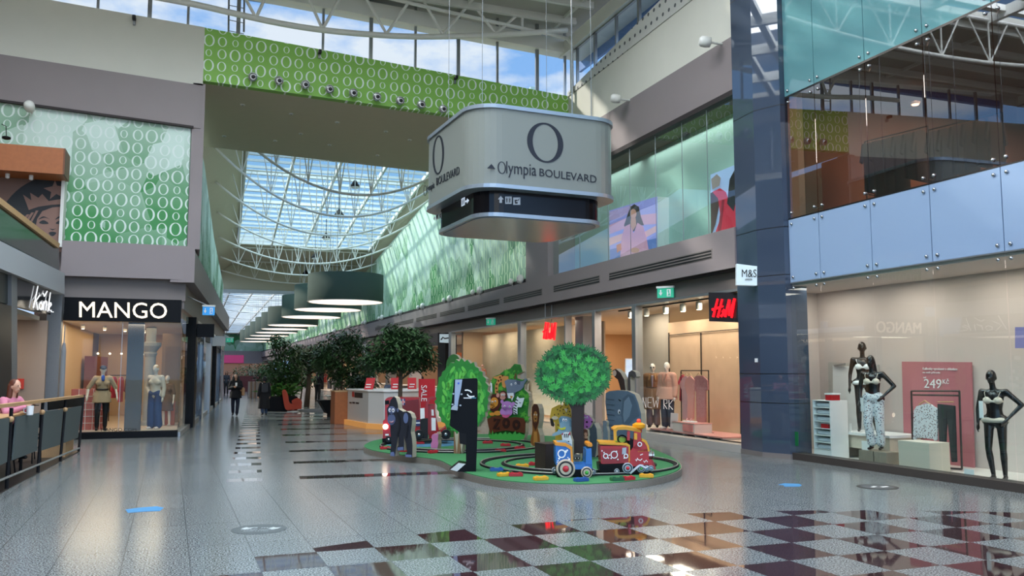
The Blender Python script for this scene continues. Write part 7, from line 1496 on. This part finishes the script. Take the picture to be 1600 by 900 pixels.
B.add('mask', '#17171a', [gs([(332, 675), (355, 670), (382, 672), (378, 688), (335, 690)])]); B.add('eyes', '#e8e8e8', [gs(ell(345, 680, 4, 4, 8)), gs(ell(368, 679, 4, 4, 8))])
B = Board('grey_elephant_board', 'plain grey elephant back cutout between the tree trunk and the engine', 'cutout', (7.2, 15.0), 40, .14, gs([(450, 450), (465, 410), (490, 405), (510, 450), (515, 520), (510, 600), (500, 690), (455, 690), (450, 600), (440, 540)]), '#56626e')
B = Board('ostrich_board', 'small grey bird shaped cutout left of the big elephant trunk', 'cutout', (7.6, 16.0), 30, .1, gs([(558, 390), (580, 385), (592, 400), (588, 430), (598, 470), (600, 540), (560, 545), (562, 470)]), '#6d7880')
B = Board('pink_toy_board', 'small pink rabbit shaped cutout on the far track behind the gorilla', 'cutout', (4.75, 17.55), 30, .14, g7([(640, 595), (665, 580), (690, 590), (700, 560), (712, 590), (705, 650), (712, 700), (700, 755), (625, 750), (622, 700), (640, 660), (630, 620)]), '#c97aa8')
# brown box by the tree
t = thing('control_box', 'dark brown box beside the near track, left of the blue wagon', 'box', (5.75, 13.6, ZP)); bp2 = G(860, 735, ZP); MB().bx((bp2.x+.1, bp2.y+.2, ZP), .42, .38, .42, .1).build('body', mat('dark brown board', '#2d211d', .6), t, bevel=.005); MB().bx((bp2.x+.1, bp2.y+.2, ZP+.42), .43, .39, .012, .1).build('lid', mat('dark brown lid', '#3b2d27', .6), t)
# ---- red engine (drawn on its near side, built with full width)
EN = Pl((6.55, 12.2), (-.38, -1)); Wd = .46
e5 = lambda pts: cr_(920, 570, 4.735, pts)
en = thing('toy_engine', 'red and yellow ride-on steam engine on the near track', 'toy train', (6.6, 12.5, ZP+.05)); rp_ = mat('engine red', '#a8141c', .2); yp = mat('engine yellow', '#d99a1c', .3)
def ep(name, m, pts, th=.05, off=0., sm=0, **k): return slab_px(MB(), EN, smooth_loop(e5(pts), sm) if sm else e5(pts), th, off).build(name, m, en, **k)
def lean(name, m, pts, **k): return ep(name, m, pts, Wd, 0., **k)
lean('tub', rp_, [(85, 600), (300, 600), (300, 728), (92, 736)], bevel=.01)
lean('tub_rim', yp, [(75, 570), (275, 578), (305, 592), (308, 745), (292, 745), (290, 608), (270, 598), (80, 590)], bevel=.006)
ep('side_panel', mat('engine red dark', '#8f1118', .25), [(98, 620), (285, 620), (285, 715), (102, 722)], .01, .006)
for q in (.0, Wd-.05): ep('cab_frame', yp, [(186, 560), (184, 480), (205, 465), (270, 460), (350, 470), (382, 490), (384, 500), (340, 492), (270, 480), (215, 482), (205, 495), (207, 565)], .05, -q)
lean('cab_roof', yp, [(186, 478), (210, 462), (275, 457), (350, 467), (386, 490), (384, 502), (340, 488), (270, 474), (212, 480), (190, 492)])
for q in (0., Wd-.05): ep('cab_pillar', rp_, [(285, 490), (305, 492), (303, 560), (283, 560)], .05, -q); ep('cab_pillar', rp_, [(335, 495), (385, 500), (388, 640), (330, 640), (330, 560)], .05, -q)
lean('boiler', rp_, [(305, 640), (385, 560), (420, 570), (440, 610), (445, 700), (440, 740), (315, 730), (300, 700)], sm=3)
lean('boiler_band', yp, [(362, 628), (440, 622), (442, 640), (364, 644)]); ep('boiler_hoop', yp, [(395, 548), (425, 560), (445, 600), (450, 640), (438, 640), (430, 602), (412, 574), (390, 562)], Wd+.02, .01)
cc = EN.p(920+370/4.735, 570+450/4.735, -.22)
MB().lathe(EN.p(920+368/4.735, 570+500/4.735, -.22), [(.055, 0), (.055, .12)], 18).build('chimney', rp_, en); MB().lathe(cc+Vector((0, 0, -.03)), [(.05, -.03), (.10, .0), (.105, .05), (.07, .07), (.05, .08)], 24).build('chimney_cap', yp, en); MB().lathe(cc+Vector((0, 0, .05)), [(.03, 0), (.035, .03), (.02, .06)], 14).build('chimney_light', mat('red lamp', '#c8402a', .4, emit=.5), en)
hl = EN.p(920+420/4.735, 570+668/4.735, -.1); hd = (EN.u+Vector((0, 0, 0))); MB().lathe(hl-hd*.03, [(.05, 0), (.055, .02), (.05, .03), (.05, .13), (.06, .14), (.06, .16)], 18, hd).build('headlamp', M['steel'], en, smooth=False)
MB().lathe(hl-hd*.03-EN.n*.25, [(.05, 0), (.055, .02), (.05, .03), (.05, .13), (.06, .14), (.06, .16)], 18, hd).build('headlamp', M['steel'], en)
lean('undercarriage', M['black'], [(75, 735), (440, 735), (465, 800), (150, 815), (80, 790)]); ep('running_board', rp_, [(300, 715), (460, 700), (485, 740), (490, 775), (470, 770), (440, 738), (310, 755)], Wd, .01); ep('cow_catcher', mat('engine red dark', '#8f1118'), [(460, 700), (475, 705), (498, 770), (488, 775)], Wd, .02)
sw = Vector(EN.n); wmat = mat('wheel grey', '#9ba6ad', .35); 
def wheel(cx, cy, r, hub, par, pl, o=.02, fx=920, fy=570, s_=4.735, rimm=None):
    c_ = pl.p(fx+cx/s_, fy+cy/s_, o); q = thing('wheel', None, None) if 0 else None
    w_ = MB().lathe(c_-pl.n*.04, [(r, 0), (r, .04), (r*.9, .05), (r*.82, .05), (r*.8, .035), (r*.62, .035), (r*.6, .05), (r*.35, .05), (r*.33, .04)], 26, pl.n).build('wheel', rimm or wmat, par)
    MB().lathe(c_+pl.n*.0, [(r*.33, 0), (r*.3, .02), (r*.1, .03)], 18, pl.n).build('hub', hub, w_)
    MB().lathe(c_-pl.n*.0, [(r*.8, -.01), (r*.8, -.002), (r*.62, -.002), (r*.62, -.01)], 26, pl.n).build('ring', M['dark'], w_)
red_h = mat('red hub', '#c02030', .3)
wheel(288, 765, .085, red_h, en, EN); wheel(388, 768, .065, mat('green hub', '#3f9a3a', .3), en, EN); wheel(428, 768, .05, mat('blue hub', '#6a9ab8', .3), en, EN); wheel(460, 765, .045, mat('blue hub', '#6a9ab8'), en, EN); wheel(208, 788, .04, M['steel'], en, EN, .03)
ep('coupling_rod', M['steel'], [(300, 800), (360, 745), (380, 735), (420, 755), (440, 745), (442, 755), (420, 768), (380, 748), (310, 810)], .02, .05)
ep('seat', mat('lime seat', '#8fc23c', .5), [(200, 545), (230, 535), (280, 545), (285, 590), (200, 590)], Wd*.6, -.1)
swc = EN.p(920+248/4.735, 570+552/4.735, -.05); MB().tube([swc+EN.n*.0+EN.u*.07*math.cos(a)+Vector((0, 0, .06*math.sin(a)))-EN.n*.03*math.sin(a) for a in [i*math.pi/8 for i in range(17)]], .012, 6).build('steering_wheel', M['black'], en)
ep('dashboard', M['black'], [(295, 558), (330, 555), (335, 620), (310, 635), (300, 600)], Wd*.7, -.03); ep('coin_box', yp, [(336, 505), (358, 508), (358, 555), (336, 552)], .03, .03)
ep('vent_plate', M['alu'], [(248, 615), (278, 612), (276, 660), (246, 662)], .006, .012)
mb = MB()
def ringp(mb, pl, cx, cy, r, w_, off, fx, fy, s_):
    q = [(fx+x/s_, fy+y/s_) for x, y in ell(cx, cy, r, r*1.05, 18)]; stroke(mb, pl, q+[q[0]], w_, .004, off)
for x, y, r in ((125, 675, 16), (188, 665, 24), (275, 675, 14), (377, 588, 14)): ringp(mb, EN, x, y, r, .014, .012, 920, 570, 4.735)
for x, y in ((98, 637), (113, 650), (145, 690), (165, 692), (152, 668), (205, 640), (262, 690), (215, 700)): mb.lathe(EN.p(920+x/4.735, 570+y/4.735, .01), [(.011, 0), (.011, .004)], 10, EN.n)
for s_ in ([(345, 700), (352, 712), (362, 690)], [(365, 700), (380, 708), (395, 695)], [(405, 710), (412, 722), (425, 705), (435, 720)], [(380, 668), (400, 660)]): stroke(mb, EN, e5(s_), .012, .004, .03)
mb.build('decoration', M['white2'], en)
# blue wagon
WG = Pl((5.75, 12.15), (-.34, -1)); wg = thing('toy_wagon', 'blue ride-on wagon with orange trim behind the red engine', 'toy train', (5.8, 12.4, ZP+.05)); bp3 = mat('wagon blue', '#1d66ad', .25); op = mat('wagon orange', '#d98a1c', .3)
w5 = lambda pts: cr_(830, 580, 5.0, pts)
def wp(name, m, pts, th=.05, off=0., sm=0, **k): return slab_px(MB(), WG, smooth_loop(w5(pts), sm) if sm else w5(pts), th, off).build(name, m, wg, **k)
wp('seat_back', bp3, [(190, 575), (280, 575), (310, 610), (315, 740), (195, 735)], .42); wp('back_trim', op, [(185, 555), (270, 562), (320, 590), (330, 720), (312, 720), (305, 612), (270, 588), (188, 580)], .44, .01); wp('seat_back_top', mat('wagon blue grey', '#5f86a0', .4), [(205, 553), (280, 550), (316, 572), (318, 590), (270, 562)], .3, -.05)
wp('floor_tub', bp3, [(315, 730), (475, 728), (475, 765), (315, 768)], .42); wp('front_board', bp3, [(430, 610), (470, 600), (478, 760), (425, 755)], .42); wp('front_trim', op, [(440, 562), (470, 558), (482, 575), (478, 592), (440, 590)], .44, .01, bevel=.01)
wp('undercarriage', M['black'], [(190, 738), (480, 760), (478, 818), (200, 822)], .4, -.02)
wheel(270, 763, .145, red_h, wg, WG, .03, 830, 580, 5.0, mat('cream wheel', '#c0ac98', .4)); wheel(434, 792, .088, mat('green hub', '#3f9a3a'), wg, WG, .03, 830, 580, 5.0, mat('cream wheel', '#c0ac98')); wheel(186, 775, .05, M['steel'], wg, WG, -.25, 830, 580, 5.0); wheel(482, 785, .05, M['steel'], wg, WG, -.2, 830, 580, 5.0)
mb = MB(); ringp(mb, WG, 238, 645, 28, .018, .012, 830, 580, 5.0)
for x, y, r in ((270, 628, .02), (282, 618, .012), (218, 682, .016), (210, 700, .01), (287, 675, .01), (297, 688, .016), (205, 712, .008)): mb.lathe(WG.p(830+x/5, 580+y/5, .01), [(r, 0), (r, .004)], 12, WG.n)
mb.build('decoration', M['white2'], wg); MB().tube([WG.p(928, 735, -.2), EN.p(938, 737, -.2)], .014, 6).build('coupling', M['steel'], wg)
# ---- red ride bus
BU = Pl((4.6, 18.9), (-.28, -1)); bu = thing('ride_bus', 'red double-decker ride-on bus behind the gorilla cutout', 'toy bus', (4.9, 19.2, ZP))
def bp(name, m, pts, th=.05, off=0., **k): return slab_px(MB(), BU, g7(pts), th, off).build(name, m, bu, **k)
rb = mat('bus red', '#9c1018', .25)
bp('body', rb, [(85, 190), (105, 165), (140, 160), (490, 160), (500, 400), (500, 640), (60, 640), (62, 430), (85, 420)], .62, bevel=.015)
bp('upper_deck_recess', mat('bus red dark', '#6d0a10', .4), [(240, 205), (480, 180), (488, 400), (400, 415), (300, 300), (260, 300)], .01, .006); bp('bumper', M['black'], [(52, 640), (200, 640), (200, 690), (56, 690)], .66, .02); bp('upper_window', M['black'], [(85, 195), (135, 190), (135, 235), (88, 240)], .01, .008)
bp('door_arch', rb, [(560, 235), (590, 170), (640, 152), (690, 160), (700, 200), (680, 200), (640, 175), (610, 190), (595, 240), (600, 580), (560, 580)], .4); bp('rear_body', rb, [(590, 245), (660, 245), (690, 420), (720, 560), (800, 500), (820, 620), (600, 640)], .5, -.05)
bp('rear_windows', M['white2'], [(630, 300), (655, 300), (660, 370), (632, 370)], .01, -.04); bp('rear_panel', M['white2'], [(630, 395), (680, 400), (682, 545), (632, 545)], .01, -.04); bp('side_notice', M['white2'], [(500, 285), (550, 280), (552, 400), (502, 410)], .01, .02); bp('open_doorway', M['dark'], [(500, 410), (590, 400), (590, 640), (500, 640)], .3, .005)
for c_ in ((485, 595), (800, 590), (130, 650)):
    wheel(c_[0], c_[1], .11 if c_[0] != 130 else .07, M['steel'], bu, BU, .03, 590, 600, 7.5, M['dark'])
hl = BU.p(590+92/7.5, 600+500/7.5, .02); MB().lathe(hl, [(.06, 0), (.05, .03), (.0, .04)], 18, BU.n).build('headlamp', M['spot'], bu); bp('number_plate', M['white2'], [(90, 585), (130, 585), (130, 605), (90, 605)], .01, .03)
fl = mat('flag blue', '#27305f', .5); bp('flag_sticker', fl, [(272, 175), (322, 172), (322, 248), (274, 250)], .006, .014); bp('flag_cross', M['white2'], [(272, 203), (322, 201), (322, 220), (273, 222)], .004, .017); bp('flag_cross', M['white2'], [(291, 173), (304, 173), (304, 249), (291, 249)], .004, .017); bp('flag_cross', M['red'], [(272, 208), (322, 206), (322, 215), (273, 217)], .004, .02); bp('flag_cross', M['red'], [(294, 173), (301, 173), (301, 249), (294, 249)], .004, .02)
bp('flag_sticker', fl, [(448, 420), (497, 418), (497, 492), (450, 495)], .006, .014); bp('flag_cross', M['white2'], [(448, 450), (497, 448), (497, 462), (448, 464)], .004, .017)
# ---- black terminal
tm = thing('terminal', 'tall black floor terminal with a silver side screen in front of the leafy cutout', 'terminal', (4.3, 13.75, ZP)); TP = Pl((4.28, 13.5), (-.33, -1))
g53 = lambda pts: cr_(690, 580, 5.3, pts)
def tp(name, m, pts, th=.05, off=0., **k): return slab_px(MB(), TP, g53(pts), th, off).build(name, m, tm, **k)
tp('body', M['black'], [(182, 62), (292, 58), (299, 75), (297, 500), (285, 835), (205, 835), (200, 600), (140, 500), (85, 465), (68, 450), (75, 320), (104, 70)], .34, .0, bevel=.006)
tp('side_screen', mat('silver panel', '#8e99a8', .25, .5), [(112, 70), (172, 68), (160, 150), (140, 240), (130, 325), (80, 318), (105, 280)], .02, .012); tp('screen_ledge', M['alu'], [(75, 318), (85, 295), (105, 280), (135, 300), (130, 325)], .06, .04)
tp('recess', M['blackm'], [(145, 510), (205, 520), (205, 610), (150, 600)], .02, .004)
tp('foot', M['black'], [(65, 815), (140, 755), (205, 765), (210, 835), (130, 832)], .3, .03); tp('foot_plate', mat('pale foot plate', '#c9cdc6', .4), [(72, 815), (140, 760), (198, 768), (128, 830)], .01, .045)
mb = MB(); stroke(mb, TP, g53([(193, 158), (215, 156), (240, 165), (248, 178)]), .02, .004, .008); stroke(mb, TP, g53([(212, 190), (225, 207), (245, 211), (272, 208)]), .02, .004, .008); tt_ = g53([(182, 229), (285, 229), (182, 218)]); text_px(mb, TP, 'community', tt_[0], tt_[1], tt_[2], .004, .008) if 0 else stroke(mb, TP, g53([(182, 222), (248, 222)]), .014, .004, .008)
mb.build('emblem', M['white2'], tm); mb = MB(); stroke(mb, TP, g53([(250, 222), (286, 222)]), .014, .004, .008); mb.build('emblem_line', mat('teal print', '#3f7f8f', .5), tm)
for i, (x, y) in enumerate(((165, 190), (155, 283), (97, 187), (90, 275))): tp('button', M['alu'], ell(x, y, 9, 7, 12), .01, .014)
tp('camera_eye', mat('blue lens', '#2a4ea8', .2), ell(140, 100, 8, 9, 12), .01, .02)
